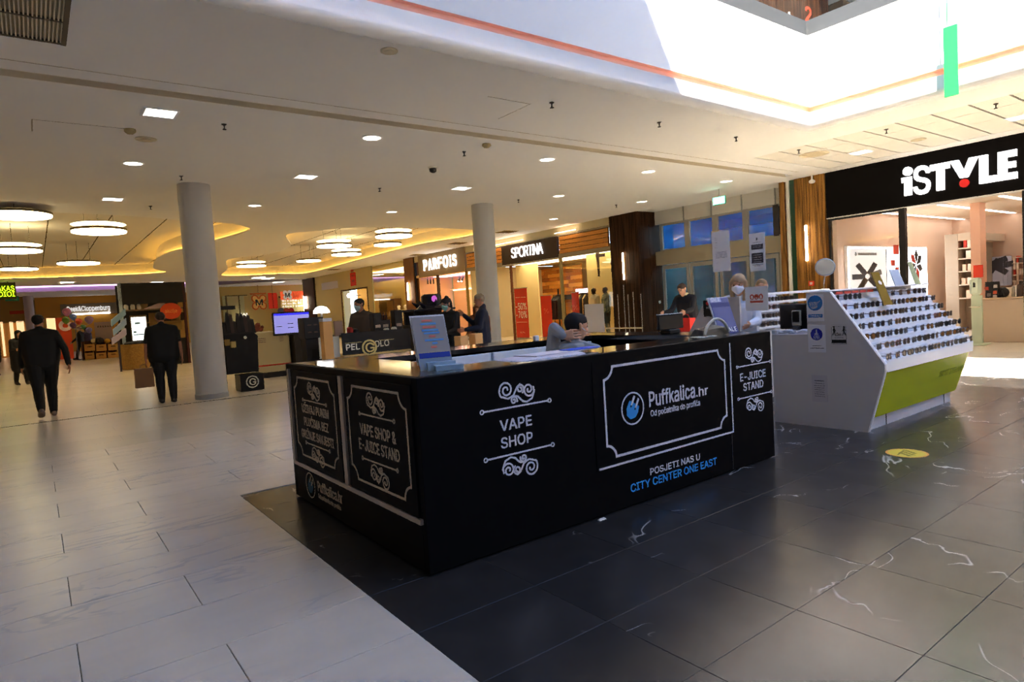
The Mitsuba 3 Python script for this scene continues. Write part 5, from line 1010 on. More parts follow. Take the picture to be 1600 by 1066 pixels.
# black and gold kiosk with the man in grey
PK = thing('gold_kiosk', 'black kiosk with gold lettering and a round gold G emblem', 'kiosk')
GX0, GX1, GY = 4.02, 5.26, 10.0
part(PK, 'front', box(GX0, GX1, GY, GY + .04, .80, 1.16, .004), C(14, 13, 13, .35)); part(PK, 'base_band', box(GX0, GX1, GY - .005, GY + .6, 0, .795, .004), C(190, 160, 100, .5))
part(PK, 'counter_top', box(GX0, GX1, GY + .04, GY + .62, 1.10, 1.13, .004), C(30, 26, 22, .2)); part(PK, 'side', box(GX1 - .03, GX1, GY + .045, GY + .6, .80, 1.10), C(14, 13, 13, .35))
GOLD = C(206, 186, 120, .35, .2)
a = U(543, 551, y=GY); part(PK, 'lettering', letters('PEL', (a[0] - .02, GY, .875), .10, .24, FRONT), C(226, 222, 206)); 
b = U(596, 545, y=GY); part(PK, 'lettering', letters('OLO', (b[0] - .12, GY, .89), .10, .27, FRONT), C(206, 200, 180))
c = U(577, 543, y=GY); part(PK, 'emblem_ring', flat(Point(0, 0).buffer(.135, 24).difference(Point(0, 0).buffer(.105, 24)), (c[0], GY - .002, c[2]), d=.008), GOLD); part(PK, 'emblem_disc', flat(Point(0, 0).buffer(.103, 24), (c[0], GY - .002, c[2]), d=.006), C(12, 12, 12))
part(PK, 'emblem_letter', letters('G', (c[0] + .01, GY - .009, c[2] - .075), .15, .17, FRONT, center=True), GOLD)
part(PK, 'gold_line', cat([flat(sbox(0, 0, .30, .008), (c[0] - .42, GY, c[2] + .10)), flat(sbox(0, 0, .30, .008), (c[0] - .42, GY, c[2] - .13)), flat(sbox(0, 0, .28, .008), (c[0] + .18, GY, c[2] + .10)), flat(sbox(0, 0, .24, .008), (c[0] + .18, GY, c[2] - .10))]), GOLD)
for i, (px, h_, m, lab) in enumerate(((547, .10, C(170, 40, 24), 'small red tin on the gold lettered kiosk before the man in grey'), (556, .07, C(20, 20, 20), 'small black jar beside the red tin'), (616, .05, C(200, 196, 180), 'low pale tray on the gold lettered kiosk, nearer the poster stand'), (604, .04, C(190, 186, 170), 'low pale tray on the gold lettered kiosk beside a black bottle display'))):
    p = U(px, 521, y=GY + .25); one('kiosk_item', lathe([(.045, 0), (.05, .01), (.05, h_), (.03, h_ + .015)], 14, (p[0], GY + .25, 1.131)), m, lab, 'container', smooth=40)
for i, (px, w_, h_) in enumerate(((588, .16, .33), (600, .2, .20), (621, .16, .36))):
    p = U(px, 515, y=GY + .42); t = thing('bottle_display', ('black bottle display with a pale label on the gold lettered kiosk', 'low black display between two taller ones on the gold lettered kiosk', 'tall black display at the right end of the gold lettered kiosk')[i], 'display'); part(t, 'body', box(p[0] - w_ / 2, p[0] + w_ / 2, GY + .34, GY + .5, 1.131, 1.131 + h_, .01), C(22, 18, 16, .3)); part(t, 'label', box(p[0] - .05, p[0] + .05, GY + .335, GY + .34, 1.20, 1.25), C(170, 150, 130)); 
    for q in range(3): part(t, 'bottle', lathe([(.02, 0), (.022, .08), (.01, .1), (.01, .13)], 8, (p[0] - .05 + .05 * q, GY + .4, 1.131 + h_)), C(60, 34, 24, .3)) if i == 1 else None
# tall wooden post, lamp box and rack left of it
op = thing('wood_post', 'tall light orange wooden post with a white cap beside the gold lettered kiosk', 'post'); x0, x1, z0, z1 = Ry((504, 503), (524, 575), 9.2)
part(op, 'post', box(x0, x1, 9.2, 9.35, 0, z1, .006), C(222, 164, 92, .5)); part(op, 'cap', box(x0, x1, 9.19, 9.36, z1, z1 + .05, .004), C(206, 206, 210))
bd = thing('black_display', 'black display box with a white dome lamp on its top, left of the wooden post', 'display box'); x0, x1, z0, z1 = Ry((474, 497), (507, 528), 10.4)
part(bd, 'box', box(x0, x1, 10.4, 10.7, z0, z1, .006), C(16, 14, 14, .35)); part(bd, 'stand', box(x0 + .02, x1 - .1, 10.42, 10.68, 0, z0), C(30, 26, 22)); part(bd, 'goods_print', flat(unary_union([sbox(.06 + .1 * i, .1 + .12 * j, .12 + .1 * i, .12 + .12 * j) for i in range(3) for j in range(2)]), (x0, 10.4, z0)), C(90, 66, 50))
dl = thing('dome_lamp', 'white dome table lamp on the black display box', 'lamp'); p = U(503, 497, y=10.55); part(dl, 'dome', lathe([(.14, 0), (.13, .05), (.09, .10), (.02, .125)], 24, (p[0] + .0, 10.55, z1 + .06)), WHITE, smooth=50, emit=emitter((1, .97, .92), LAMP * 1.2)); part(dl, 'stem', cyl((p[0], 10.55, z1 + .002), (p[0], 10.55, z1 + .07), .02), CHROME)
pb = thing('price_board', 'stack of white notice boards with a yellow mark behind the wooden post', 'sign board'); x0, x1, z0, z1 = Ry((498, 528), (532, 558), 10.1); part(pb, 'board', box(x0, x1, 10.1, 10.13, z0, z1), C(210, 206, 186)); part(pb, 'mark', flat(Point(0, 0).buffer(.04), (U(506, 539, y=10.1)[0], 10.1, U(506, 539, y=10.1)[2])), C(206, 170, 50)); part(pb, 'leg', box((x0 + x1) / 2 - .03, (x0 + x1) / 2 + .03, 10.135, 10.16, 0, z0 + .1), C(60, 50, 40)); part(pb, 'leaflet_rack', slaby((522, 502), (537, 527), 10.14, .04), C(150, 120, 100))
# service counter with the big screen
wc = thing('service_counter', 'beige service counter with a thin red stripe behind the left column', 'counter')
part(wc, 'front', box(4.35, 5.22, 16.5, 16.55, .14, 1.14, .006), C(200, 184, 138, .5)); part(wc, 'red_stripe', box(4.35, 5.22, 16.494, 16.5, .30, .335), C(196, 40, 26)); part(wc, 'plinth', box(4.4, 5.2, 16.53, 16.6, 0, .14), C(30, 26, 22)); part(wc, 'top', box(4.33, 5.24, 16.48, 17.0, 1.14, 1.17, .005), C(226, 214, 180, .4)); part(wc, 'side', box(5.17, 5.22, 16.55, 17.0, 0, 1.14), C(180, 164, 120))
part(wc, 'print', flat(unary_union([sbox(.1, .82 + .045 * i, .28, .84 + .045 * i) for i in range(3)] + [sbox(.62, .82 + .045 * i, .72, .84 + .045 * i) for i in range(3)]), (4.35, 16.5, .08)), C(150, 124, 100))
tv = thing('big_screen', 'large screen with a pale violet picture standing on the beige service counter', 'screen'); x0, x1, z0, z1 = Ry((425, 489), (484, 521), 16.4)
part(tv, 'body', box(x0, x1 + .05, 16.40, 16.46, z0, z1, .01), C(14, 14, 22, .3)); part(tv, 'picture', box(x0 + .03, x1 + .01, 16.392, 16.40, z0 + .05, z1 - .03), C(160, 160, 240), emit=emitter((.36, .36, .95), .10)); part(tv, 'title_bar', box(x0 + .03, x1 + .01, 16.386, 16.392, z1 - .08, z1 - .03), C(30, 30, 220), emit=emitter((.03, .03, .75), .2)); part(tv, 'pillar', box(x0 + .45, x1, 16.46, 16.478, z0, z0 + .15), C(18, 16, 16)); part(tv, 'text_line', flat(unary_union([sbox(.08, .24, .22, .255), sbox(.36, .30, .50, .315), sbox(.36, .2, .5, .215)]), (x0, 16.388, z0 - .02)), C(40, 60, 90)); part(tv, 'blue_button', box(x1 - .12, x1 + .01, 16.386, 16.392, z0 + .24, z0 + .30), C(20, 20, 220), emit=emitter((.02, .02, .8), .2))
one('dark_cabinet', box(5.27, 6.1, 16.3, 16.9, 0, z0 - .003, .01), C(36, 30, 22), 'dark cabinet under the large violet screen', 'cabinet')
for i, (px, m) in enumerate(((439.5, C(90, 86, 110)), (447.5, C(190, 70, 40)), (455, C(206, 40, 40)))):
    p = U(px, 486, y=17.5); one('wall_badge', cat([cyl((p[0], 17.5, p[2]), (p[0], 17.53, p[2]), .085, 20), cyl((p[0], 17.53, 0), (p[0], 17.53, p[2]), .012, 6)]), m, ('grey violet round badge over the large screen', 'orange round badge over the large screen', 'red round badge over the large screen')[i], 'badge')
# black goods rack with G box right of the left column
gr = thing('goods_rack', 'tall black goods rack right of the left column with a G box at its foot', 'rack')
pts = [(3.02, 0), (3.74, 0), (3.80, 1.16), (3.70, 1.46), (3.55, 1.46), (3.50, 1.76), (3.1, 1.86), (2.98, 1.5)]
part(gr, 'body', prism([(x, z + .0) for x, z in ((3.12, .38), (3.74, .38), (3.78, 1.14), (3.72, 1.2), (3.12, 1.2))], 14.02, 14.5, 'y'), C(14, 12, 12))
part(gr, 'box', box(3.33, 3.80, 13.9, 14.35, .003, .35, .006), C(12, 11, 11, .4))
part(gr, 'emblem_ring', flat(Point(0, 0).buffer(.13, 24).difference(Point(0, 0).buffer(.105, 24)), (3.565, 13.9, .19), d=.004), C(206, 204, 190)); part(gr, 'emblem_letter', letters('G', (3.57, 13.9, .125), .13, .14, FRONT, center=True), C(216, 214, 200))
part(gr, 'post', box(3.06, 3.12, 14.1, 14.2, 0, 1.8), C(18, 16, 16)); part(gr, 'shelf', box(3.08, 3.75, 14.0, 14.5, 1.2, 1.23), C(30, 26, 24)); part(gr, 'header', box(3.06, 3.40, 14.1, 14.2, 1.72, 1.80), C(26, 24, 24))
for i in range(9):
    z = 1.231 if i < 5 else 1.231; x = 3.16 + .07 * i; h_ = rng.uniform(.18, .42)
    one('goods_bag', hull([(x - .04, 14.06, z), (x + .04, 14.06, z), (x - .04, 14.3, z), (x + .04, 14.3, z), (x - .03, 14.15, z + h_), (x + .03, 14.15, z + h_), (x, 14.25, z + h_ + .03)]), (C(30, 24, 22), C(22, 20, 20), C(60, 40, 34), C(40, 34, 32))[i % 4], '%s dark goods bag on top of the tall black goods rack' % ORD[i], 'bag', 'dark goods on the tall black rack')
part(gr, 'knob', ball((3.52, 14.0, 1.12), .035), C(226, 222, 214), smooth=True, label='white ball')
for i, (x, z) in enumerate(((3.16, .98), (3.27, .93))): one('gold_package', box(x - .05, x + .05, 13.96, 14.015, z, z + .13, .006), (C(140, 112, 50), C(196, 176, 110))[i], ('gold package hanging on the black goods rack beside the column', 'pale label hanging on the black goods rack')[i], 'package')
for i, (x, z, r) in enumerate(((3.98, 1.26, .09), (4.08, 1.22, .06), (3.96, 1.20, .06))): one('toy_figure', cat([ball((x, 16.6, 1.171 + r), (r * 1.1, r, r)), ball((x + .04, 16.58, 1.171 + 1.9 * r), r * .7)]).apply_translation([.5, .1, 0]), C(126, 60, 44), '%s small red brown figure on the beige service counter' % ORD[i], 'figure', smooth=True)
# black rack with hat shaped display behind the poster stand
br = thing('bottle_rack', 'black rack with a dark counter board and rows of small bottles, behind the poster stand', 'rack')
part(br, 'board', box(5.55, 6.45, 10.35, 10.9, 1.44, 1.48, .008), C(24, 24, 34, .25)); part(br, 'body', box(5.6, 6.4, 10.45, 10.9, 0, 1.2), C(14, 11, 10)); part(br, 'back', box(5.6, 6.4, 10.8, 10.86, 1.2, 1.44), C(20, 14, 12))
for x in (5.58, 6.38): part(br, 'post', box(x, x + .03, 10.4, 10.43, 1.2, 1.44), C(20, 18, 18))
for i in range(12): part(br, 'bottle', lathe([(.018, 0), (.02, .09), (.009, .11), (.009, .15)], 8, (5.66 + .06 * i, 10.52, 1.201)), (C(120, 92, 70, .3), C(40, 28, 24, .3), C(150, 130, 104, .3))[i % 3])
hb = thing('black_hat_display', 'dark spiky display with a violet glowing emblem above the black rack', 'display'); 
p = U(672, 473, y=10.6); part(hb, 'crown', cat([lathe([(.30, 0), (.26, .05), (.20, .08), (.19, .24), (.15, .27)], 10, (p[0] + .03, 10.6, 1.481))] + [lathe([(.05, 0), (.005, .14)], 5, (p[0] + .03 + .27 * math.cos(q), 10.6 + .2 * math.sin(q), 1.53), (math.cos(q), math.sin(q) * .4, .6)) for q in np.linspace(0, 5.5, 7)]), C(18, 16, 30, .35)); part(hb, 'emblem', flat(Point(0, 0).buffer(.06), (p[0] - .02, 10.405, 1.66)), C(206, 90, 206), emit=emitter((.7, .15, .7), .1))
for i, x in enumerate((5.72, 6.02)): one('parcel', box(x, x + .16, 9.1, 9.3, .0, .98 + .02 * i, .006), C(226, 180, 120), ('beige topped pedestal between the black coated woman and the kiosk', 'beige pedestal with a pale top beside the navy jacketed man')[i], 'pedestal')
# ---- food stand with the black header far left
FS = thing('food_stand', 'food stand with a large black header panel behind the man with the paper bag', 'stand')
FY = 27.0
part(FS, 'header', slaby((183, 443), (291, 472), FY, .1), C(12, 10, 10)); x0, x1, z0, z1 = Ry((183, 443), (291, 482), FY)
part(FS, 'upright', box(x0, x0 + .10, FY, FY + .15, 0, z1), C(170, 190, 206, .3)); part(FS, 'upright', box(x1 - .08, x1, FY, FY + .15, 0, z1), C(70, 24, 18))
part(FS, 'back_panel', box(x0 + .05, x1 - .05, FY + 1.4, FY + 1.45, 0, z1), C(16, 13, 12)); part(FS, 'shelf', box(x0 + .1, x1 - .1, FY + .02, FY + .6, 2.10, 2.15), C(110, 90, 70)); part(FS, 'counter', box(x0 + .1, x1, FY + .12, FY + .7, 0, .98), C(30, 24, 20)); part(FS, 'shelf', box(x0 + .9, x1 - .1, FY + .3, FY + .6, 1.62, 1.66), C(150, 116, 60)); part(FS, 'shelf_panel', box(x0 + .98, x1 - .1, FY + .6, FY + .64, 1.3, 2.0), C(150, 114, 50))
for i, (px, pz) in enumerate(((197, 483), (207.5, 483), (217.5, 483))): p = U(px, pz, y=FY + .3); one('white_bottle', lathe([(.07, 0), (.08, .14), (.04, .2), (.09, .3), (.05, .36)], 14, (p[0], FY + .3, 2.151)), C(226, 222, 214), '%s white bottle on the upper shelf of the food stand' % ORD[i], 'bottle', 'white bottles on the food stand', smooth=40)
p = U(224, 478, y=FY + .35); one('vase', lathe([(.1, 0), (.16, .15), (.07, .42), (.09, .5)], 16, (p[0], FY + .35, 2.151)), C(130, 104, 60), 'tall tan vase on the upper shelf of the food stand', 'vase', smooth=40)
p = U(244, 480, y=FY + .35); one('white_cloth', hull([(p[0] - .45, FY + .2, 2.151), (p[0] + .35, FY + .2, 2.151), (p[0] - .45, FY + .5, 2.151), (p[0] + .35, FY + .5, 2.151), (p[0] + .1, FY + .3, 2.36), (p[0] + .3, FY + .4, 2.38)]), C(214, 190, 196), 'folded pale cloth on the upper shelf of the food stand', 'cloth')
for i, (px, m) in enumerate(((262, C(60, 40, 34)), (278, C(150, 120, 60)), (287, C(70, 50, 44)))): p = U(px, 500, y=FY + .4); one('food_jar', lathe([(.1, 0), (.13, .08), (.13, .25), (.08, .3)], 14, (p[0], FY + .45, 1.661)), m, '%s jar on the lower shelf of the food stand' % ORD[i], 'jar', 'jars on the food stand', smooth=40)
os_ = thing('round_sign', 'round orange sign with the word akcija hanging on the food stand', 'sign'); p = U(267, 486, y=FY - .05); part(os_, 'disc', flat(affinity.scale(Point(0, 0).buffer(.36, 30), 1, .85), (p[0], FY - .03, p[2]), d=.02), C(196, 66, 22)); part(os_, 'lettering', letters('akcija', (p[0], FY - .052, p[2] - .06), .13, .42, FRONT, center=True), C(226, 140, 70))
ms = thing('menu_screen', 'bright white menu screen standing in the food stand', 'screen'); x0, x1, z0, z1 = Ry((204, 496), (231, 531), FY - .02); part(ms, 'body', box(x0 - .03, x1 + .03, FY - .02, FY + .03, z0 - .2, z1 + .06), C(96, 76, 40)); part(ms, 'picture', box(x0, x1, FY - .03, FY - .02, z0, z1), C(240, 246, 250), emit=emitter((.85, 1.0, 1.0), .22)); part(ms, 'print', flat(unary_union([sbox(.12, .6, .28, .66), sbox(.05, .2, .5, .23), sbox(.05, .28, .14, .34)]), (x0, FY - .031, z0)), C(120, 160, 180)); part(ms, 'stand', box(x0 + .2, x1 - .2, FY + .031, FY + .1, 0, z0), C(40, 34, 28))
bk = thing('wicker_bin', 'large wicker bin with dark goods in front of the food stand', 'bin'); x0, x1, z0, z1 = Ry((184, 533), (238, 566), FY - .8)
part(bk, 'body', lathe([(.40, 0), (.43, .02), (.55, .86), (.57, .9), (.53, .9), (.42, .1)], 24, ((x0 + x1) / 2, FY - .6, .002)), mat('wicker', mikit.proc(lambda p, n, uv: mikit.mix(s2l(120, 84, 34), s2l(190, 148, 78), F(p.x * 30, p.y * 30, p.z * 40))), .8), smooth=40); part(bk, 'goods', cat([ball(((x0 + x1) / 2 + .3 * math.cos(i * 2.4) * (i % 3) / 2, FY - .6 + .3 * math.sin(i * 2.4) * (i % 3) / 2, .9), (.17, .17, .1), 1) for i in range(9)]), C(30, 22, 26), kind='stuff', label='dark goods heaped in the wicker bin'); part(bk, 'tag', box((x0 + x1) / 2 + .3, (x0 + x1) / 2 + .48, FY - 1.14, FY - 1.13, .40, .56), C(226, 216, 200))
FY -= 1.4
lr = thing('leaflet_rack', 'slanted rack with three pale blue boards left of the food stand', 'rack'); 
for i, (a_, b_) in enumerate((((174, 500), (196, 482)), ((177, 515), (197, 497)), ((175, 529), (197, 513)))):
    p, q = U(*a_, y=FY - .1), U(*b_, y=FY - .1); part(lr, 'board', hull([p, q, p + (0, .25, 0), q + (0, .25, 0), p - (0, 0, .22), q - (0, 0, .22), p + (0, .25, -.22), q + (0, .25, -.22)]), (C(130, 166, 196, .3), C(150, 180, 220, .3), C(190, 180, 210, .3))[i])
part(lr, 'post', box(2.28, 2.34, FY + .0, FY + .1, 0, 1.6), C(60, 50, 60))
# ---- crates with fruit, grey board, balloons
CY = 39.0
for i, (tl, br) in enumerate((((131, 536), (149, 548)), ((149.5, 536.5), (167, 548)), ((168, 535.5), (185, 547)), ((132, 549.5), (148, 561)), ((149.5, 549.5), (167, 560)), ((168, 548.5), (186, 559)))):
    x0, x1, z0, z1 = Ry(tl, br, CY); cr = thing('wood_crate', 'light wooden crate, %s of the %s row of the crate stack' % (ORD[i % 3], 'upper' if i < 3 else 'lower'), 'crate')
    part(cr, 'front', box(x0, x1, CY, CY + .03, z0, z1 - .08), C(176, 130, 68)); part(cr, 'side', box(x0, x0 + .03, CY + .03, CY + .6, z0, z1), C(120, 84, 40)); part(cr, 'side', box(x1 - .03, x1, CY + .03, CY + .6, z0, z1), C(120, 84, 40)); part(cr, 'label', box((x0 + x1) / 2 - .1, (x0 + x1) / 2 + .1, CY - .004, CY, (z0 + z1) / 2 - .02, (z0 + z1) / 2 + .03), C(96, 60, 28)); part(cr, 'bottom', box(x0, x1, CY + .03, CY + .6, z0, z0 + .03), C(150, 110, 56))
one('crate_rack', cat([box(1.90, 3.64, CY + .62, CY + .7, 0, .95), box(1.90, 1.93, CY, CY + .6, 0, .92), box(3.60, 3.64, CY - .02, CY + .6, 0, .92)]), C(70, 34, 22), 'dark red brown rack holding the light wooden crates', 'rack')
for i, (px, m, r) in enumerate(((147, C(226, 206, 160), .14), (155, C(40, 30, 30), .22), (168, C(206, 160, 50), .14), (177, C(150, 50, 40), .12))): p = U(px, 533, y=CY + .2); one('produce', ball((p[0], CY + .25, p[2] + .0), (r, r, r * .9)), m, ('pale melon on the crate stack', 'black round parcel on the crate stack', 'yellow melon on the crate stack', 'dark red fruit on the crate stack')[i], 'fruit', smooth=True)
gb = thing('grey_board', 'grey promotion board with faint lettering behind the crates', 'board'); x0, x1, z0, z1 = Ry((147, 504), (177, 536), CY + .8); part(gb, 'board', box(x0, x1, CY + .8, CY + .85, 0, z1), C(150, 132, 136)); part(gb, 'print', flat(unary_union([sbox(.12 + .11 * i, z1 - .28, .19 + .11 * i, z1 - .2) for i in range(7)] + [sbox(.1, .9, .8, .92)]), (x0, CY + .8, 0)), C(90, 76, 78))
ball_spec = [(104, 487.5, .20, C(214, 140, 190), 'pink'), (114, 495.5, .16, C(120, 150, 220), 'blue'), (103, 500.5, .18, C(130, 160, 60), 'green'), (123, 502.5, .16, C(226, 90, 50), 'orange red'), (139, 500, .20, C(170, 140, 190), 'lilac'), (114, 508.5, .15, C(120, 80, 120), 'violet'), (130, 511, .12, C(90, 150, 90), 'small green'), (139, 516, .15, C(150, 140, 190), 'grey violet')]
bs_ = thing('balloon_stand', 'thin stand holding the bunch of balloons', 'stand'); pc = U(118, 510, y=40); part(bs_, 'pole', cyl((pc[0], 40.2, 0), (pc[0], 40.2, 2.1), .02, 6), C(120, 110, 110)); part(bs_, 'base', lathe([(.25, 0), (.25, .03)], 16, (pc[0], 40.2, 0)), C(90, 84, 84))
for px, pz, r, m, nm in ball_spec:
    yb_ = 40 + .55 * (ball_spec.index((px, pz, r, m, nm)) % 4) - .8 * (ball_spec.index((px, pz, r, m, nm)) > 3); p = U(px, pz, y=yb_); b_ = thing('balloon', nm + ' balloon in the bunch beside the walking man', 'balloon'); part(b_, 'skin', lathe([(.02, -r * 1.15), (r * .55, -r * .8), (r * .95, -r * .2), (r, .1 * r), (r * .85, r * .6), (r * .4, r * .95), (.01, r * 1.02)], 18, p), m, smooth=True); part(b_, 'string', cyl(p - (0, 0, r * 1.1), (pc[0], 40.2, 1.6), .008, 5), C(200, 196, 190))
ob = thing('orange_stall', 'orange red stall with a round white emblem behind the walking man', 'stall'); x0, x1, z0, z1 = Ry((86, 497), (112, 520), 43); part(ob, 'body', box(x0, x1, 43, 44, 0, z1), C(226, 80, 36)); part(ob, 'glow_panel', box(x0 - .4, x0, 43, 43.1, .6, z1), C(250, 190, 120), emit=emitter((1, .6, .3), .2)); part(ob, 'emblem', flat(Point(0, 0).buffer(.3).difference(Point(0, 0).buffer(.13)), (U(102, 509, y=43)[0], 43, U(102, 509, y=43)[2])), C(250, 220, 200))
# ---- far facades
FYY = 58.0
pc_ = thing('shop_sign', 'far grey shop sign with white lettering over the balloons', 'shop sign'); x0, x1, z0, z1 = Ry((94, 478), (188, 489), FYY); part(pc_, 'panel', box(x0, x1, FYY, FYY + .1, z0, z1 + .1), C(130, 116, 96)); a = U(105, 486, y=FYY); b = U(172, 483, y=FYY); part(pc_, 'lettering', letters('Peek&Cloppenburg', (a[0], FYY, a[2] - .05), .36, b[0] - a[0], FRONT, d=.04), C(230, 228, 224), emit=emitter((.9, .9, .9), .12))
one('light_strip', box(U(113, 490, y=FYY)[0], U(172, 487, y=FYY)[0], FYY - .1, FYY, 2.72, 2.86), WHITE, 'long white light strip under the far grey shop sign', 'light strip', emit=emitter((1, .95, .85), .6))
struct('wall_far_shop', box(U(55, 480, y=FYY)[0], U(300, 480, y=FYY)[0], FYY + .1, FYY + .2, 0, ZC), C(196, 140, 50))
one('far_pillar', cyl((U(46, 490, y=55)[0], 55, 0), (U(46, 490, y=55)[0], 55, ZC - .003), .28, 20), C(190, 176, 180), 'far slim pink grey pillar left of the walking man', 'column', smooth=40)
ls_ = thing('lit_shop_front', 'far lit shop front with three peach windows behind the walking man', 'shop front'); 
for tl, br in (((14, 503), (24, 540)), ((25, 502), (41, 540)), ((0, 503), (8, 540))): x0, x1, z0, z1 = Ry(tl, br, 56); part(ls_, 'window', box(x0, x1, 56, 56.1, .1, z1), C(250, 206, 150), emit=emitter((1, .62, .32), .2))
x0, x1, z0, z1 = Ry((-20, 478), (44, 503), 56); part(ls_, 'fascia', box(x0, x1, 56, 56.1, z0, ZC - .003), C(150, 116, 50)); part(ls_, 'wall', box(x0, x1, 56.15, 56.2, 0, ZC - .003), C(170, 136, 80)); a, b = U(15, 489, y=56), U(38, 487, y=56); part(ls_, 'red_lettering', box(a[0], b[0], 55.96, 56, a[2] - .1, a[2] + .12), C(170, 50, 24))
ne = thing('neon_sign', 'two rows of glowing lime letters at the left picture edge', 'neon sign'); 
x0, x1, z0, z1 = Ry((-30, 446), (26, 464), 40)
part(ne, 'board', box(x0, x1, 40, 40.1, z0 - .1, z1 + .1), C(70, 56, 34)); 
for s_, zz in (('OXKAKAS', z1 - .3), ('OOIOIOI', z0 + .03)): part(ne, 'lettering', letters(s_, (x0 + .05, 40, zz), .24, x1 - x0 - .1, FRONT, d=.04), C(190, 240, 40), emit=emitter((.35, .75, .01), .5))
for y_ in ((x0 + .3), (x1 - .3)): part(ne, 'hanger', cyl((y_, 40.05, z1), (y_, 40.05, ZC + .5), .02, 6), C(60, 50, 40))
one('exit_sign', box(*[U(19, 467, y=44)[0] - .3, U(19, 467, y=44)[0] + .3], 44, 44.06, U(22, 467, y=44)[2] - .12, U(22, 467, y=44)[2] + .14), C(40, 130, 100), 'small green sign under the glowing lime letters', 'sign'); put('exit_sign_001__hanger', cyl((U(19, 467, y=44)[0], 44.03, U(22, 467, y=44)[2] + .1), (U(19, 467, y=44)[0], 44.03, ZC + .75), .012, 6), C(90, 80, 60)) 
# the drugstore at the right of the corridor end
MY = 50.0
mr = thing('shop_sign', 'orange outlined clover shaped sign with a black letter M', 'shop sign'); c = U(404, 472.5, y=MY)
q = unary_union([Point(sx * .33, sz * .30).buffer(.30) for sx in (-1, 1) for sz in (-1, 1)] + [sbox(-.4, -.35, .4, .35)]); q = affinity.scale(q, .86, .95)
part(mr, 'outline', flat(q, (c[0], MY - .1, c[2]), d=.05), C(196, 90, 20)); part(mr, 'field', flat(q.buffer(-.09), (c[0], MY - .155, c[2]), d=.02), C(226, 176, 96)); part(mr, 'lettering', letters('M', (c[0], MY - .18, c[2] - .22), .42, .52, FRONT, center=True), C(16, 14, 20)); part(mr, 'hanger', cyl((c[0], MY - .08, c[2] + .5), (c[0], MY - .08, ZC), .02, 6), C(150, 120, 80)); part(mr, 'top_bar', flat(sbox(-.6, .58, .55, .70), (c[0], MY - .1, c[2])), C(190, 100, 40))
rd = thing('red_banner', 'tall bright red banner between the clover shaped sign and the red shop fascia', 'banner'); x0, x1, z0, z1 = Ry((418.5, 458), (434.5, 482), MY - .3); part(rd, 'cloth', box(x0, x1, MY - .3, MY - .27, z0, z1), C(230, 50, 26)); part(rd, 'fold', box((x0 + x1) / 2 - .03, (x0 + x1) / 2 + .03, MY - .31, MY - .3, z0, z1), C(176, 34, 20)); part(rd, 'hanger', cyl(((x0 + x1) / 2, MY - .28, z1), ((x0 + x1) / 2, MY - .28, ZC), .02, 6), C(150, 120, 80))
mf = thing('shop_sign', 'red shop fascia with white M emblem at the corridor end beside the dark pillar', 'shop sign'); x0, x1, z0, z1 = Ry((438, 456), (474, 467), MY); part(mf, 'bracket', box(x0 + .2, x0 + .3, MY + .1, MY + 1.21, z0 + .2, z0 + .3), C(90, 60, 40)); part(mf, 'panel', box(x0, x1 + .4, MY, MY + .1, z0, z1), C(226, 74, 36), emit=emitter((.8, .12, .03), .1)); e0 = U(446, 463, y=MY); part(mf, 'emblem', flat(affinity.scale(q, .62, .62), (U(449, 461, y=MY)[0], MY, U(449, 461, y=MY)[2]), d=.04), C(240, 236, 230)); part(mf, 'lettering', letters('M', (U(449, 461, y=MY)[0], MY - .045, U(449, 461, y=MY)[2] - .17), .32, .36, FRONT, center=True), C(16, 14, 20)); part(mf, 'lettering', letters('Mü', (U(458, 464, y=MY)[0], MY, U(458, 466, y=MY)[2]), .46, .9, FRONT, d=.04), C(250, 110, 60))
ds = thing('drugstore_front', 'bright shop window with rows of white goods under the red fascia', 'shop front'); x0, x1, z0, z1 = Ry((438, 467), (474, 480), MY + .4); part(ds, 'back', box(x0, x1 + .5, MY + .4, MY + .5, 0, z1), C(206, 190, 120)); 
for j in range(3):
    for i in range(9): part(ds, 'goods', box(x0 + .1 + .2 * i, x0 + .1 + .2 * i + rng.uniform(.08, .17), MY + .3, MY + .38, z0 + .05 + .22 * j, z0 + .05 + .22 * j + rng.uniform(.08, .18)), (C(240, 236, 226), C(214, 220, 170), C(230, 214, 190))[rng.randrange(3)], emit=emitter((1, .95, .85), .08))  # goods glow by themselves in place of shop lighting
gl_ = thing('glass_entrance', 'glass shop entrance with white goods behind the tall black goods rack', 'shop front'); x0, x1, z0, z1 = Ry((352, 462), (389, 492), MY); part(gl_, 'frame', cat([box(x0, x0 + .1, MY, MY + .1, 0, z1), box(x0 + .9, x0 + .97, MY, MY + .1, 0, z1), box(x0, x1, MY, MY + .1, z1 - .06, z1)]), C(96, 84, 50)); part(gl_, 'pane', box(x0 + .1, x1, MY + .04, MY + .06, 0, z1 - .06), PANE); part(gl_, 'back', box(x0, x1, MY + 1, MY + 1.1, 0, z1), C(176, 176, 130)); 
for i in range(6): part(gl_, 'goods', box(x0 + 1.0 + .1 * i, x0 + 1.08 + .1 * i, MY + .5, MY + .6, 1.4 + .15 * (i % 3), 2.0 + .1 * (i % 2)), C(246, 240, 230), emit=emitter((1, .95, .85), .12))  # these goods also carry a glow in place of shop lighting
struct('wall_corridor_end', box(9.3, 21, MY + 1.2, MY + 1.3, 0, ZC), C(196, 170, 100))
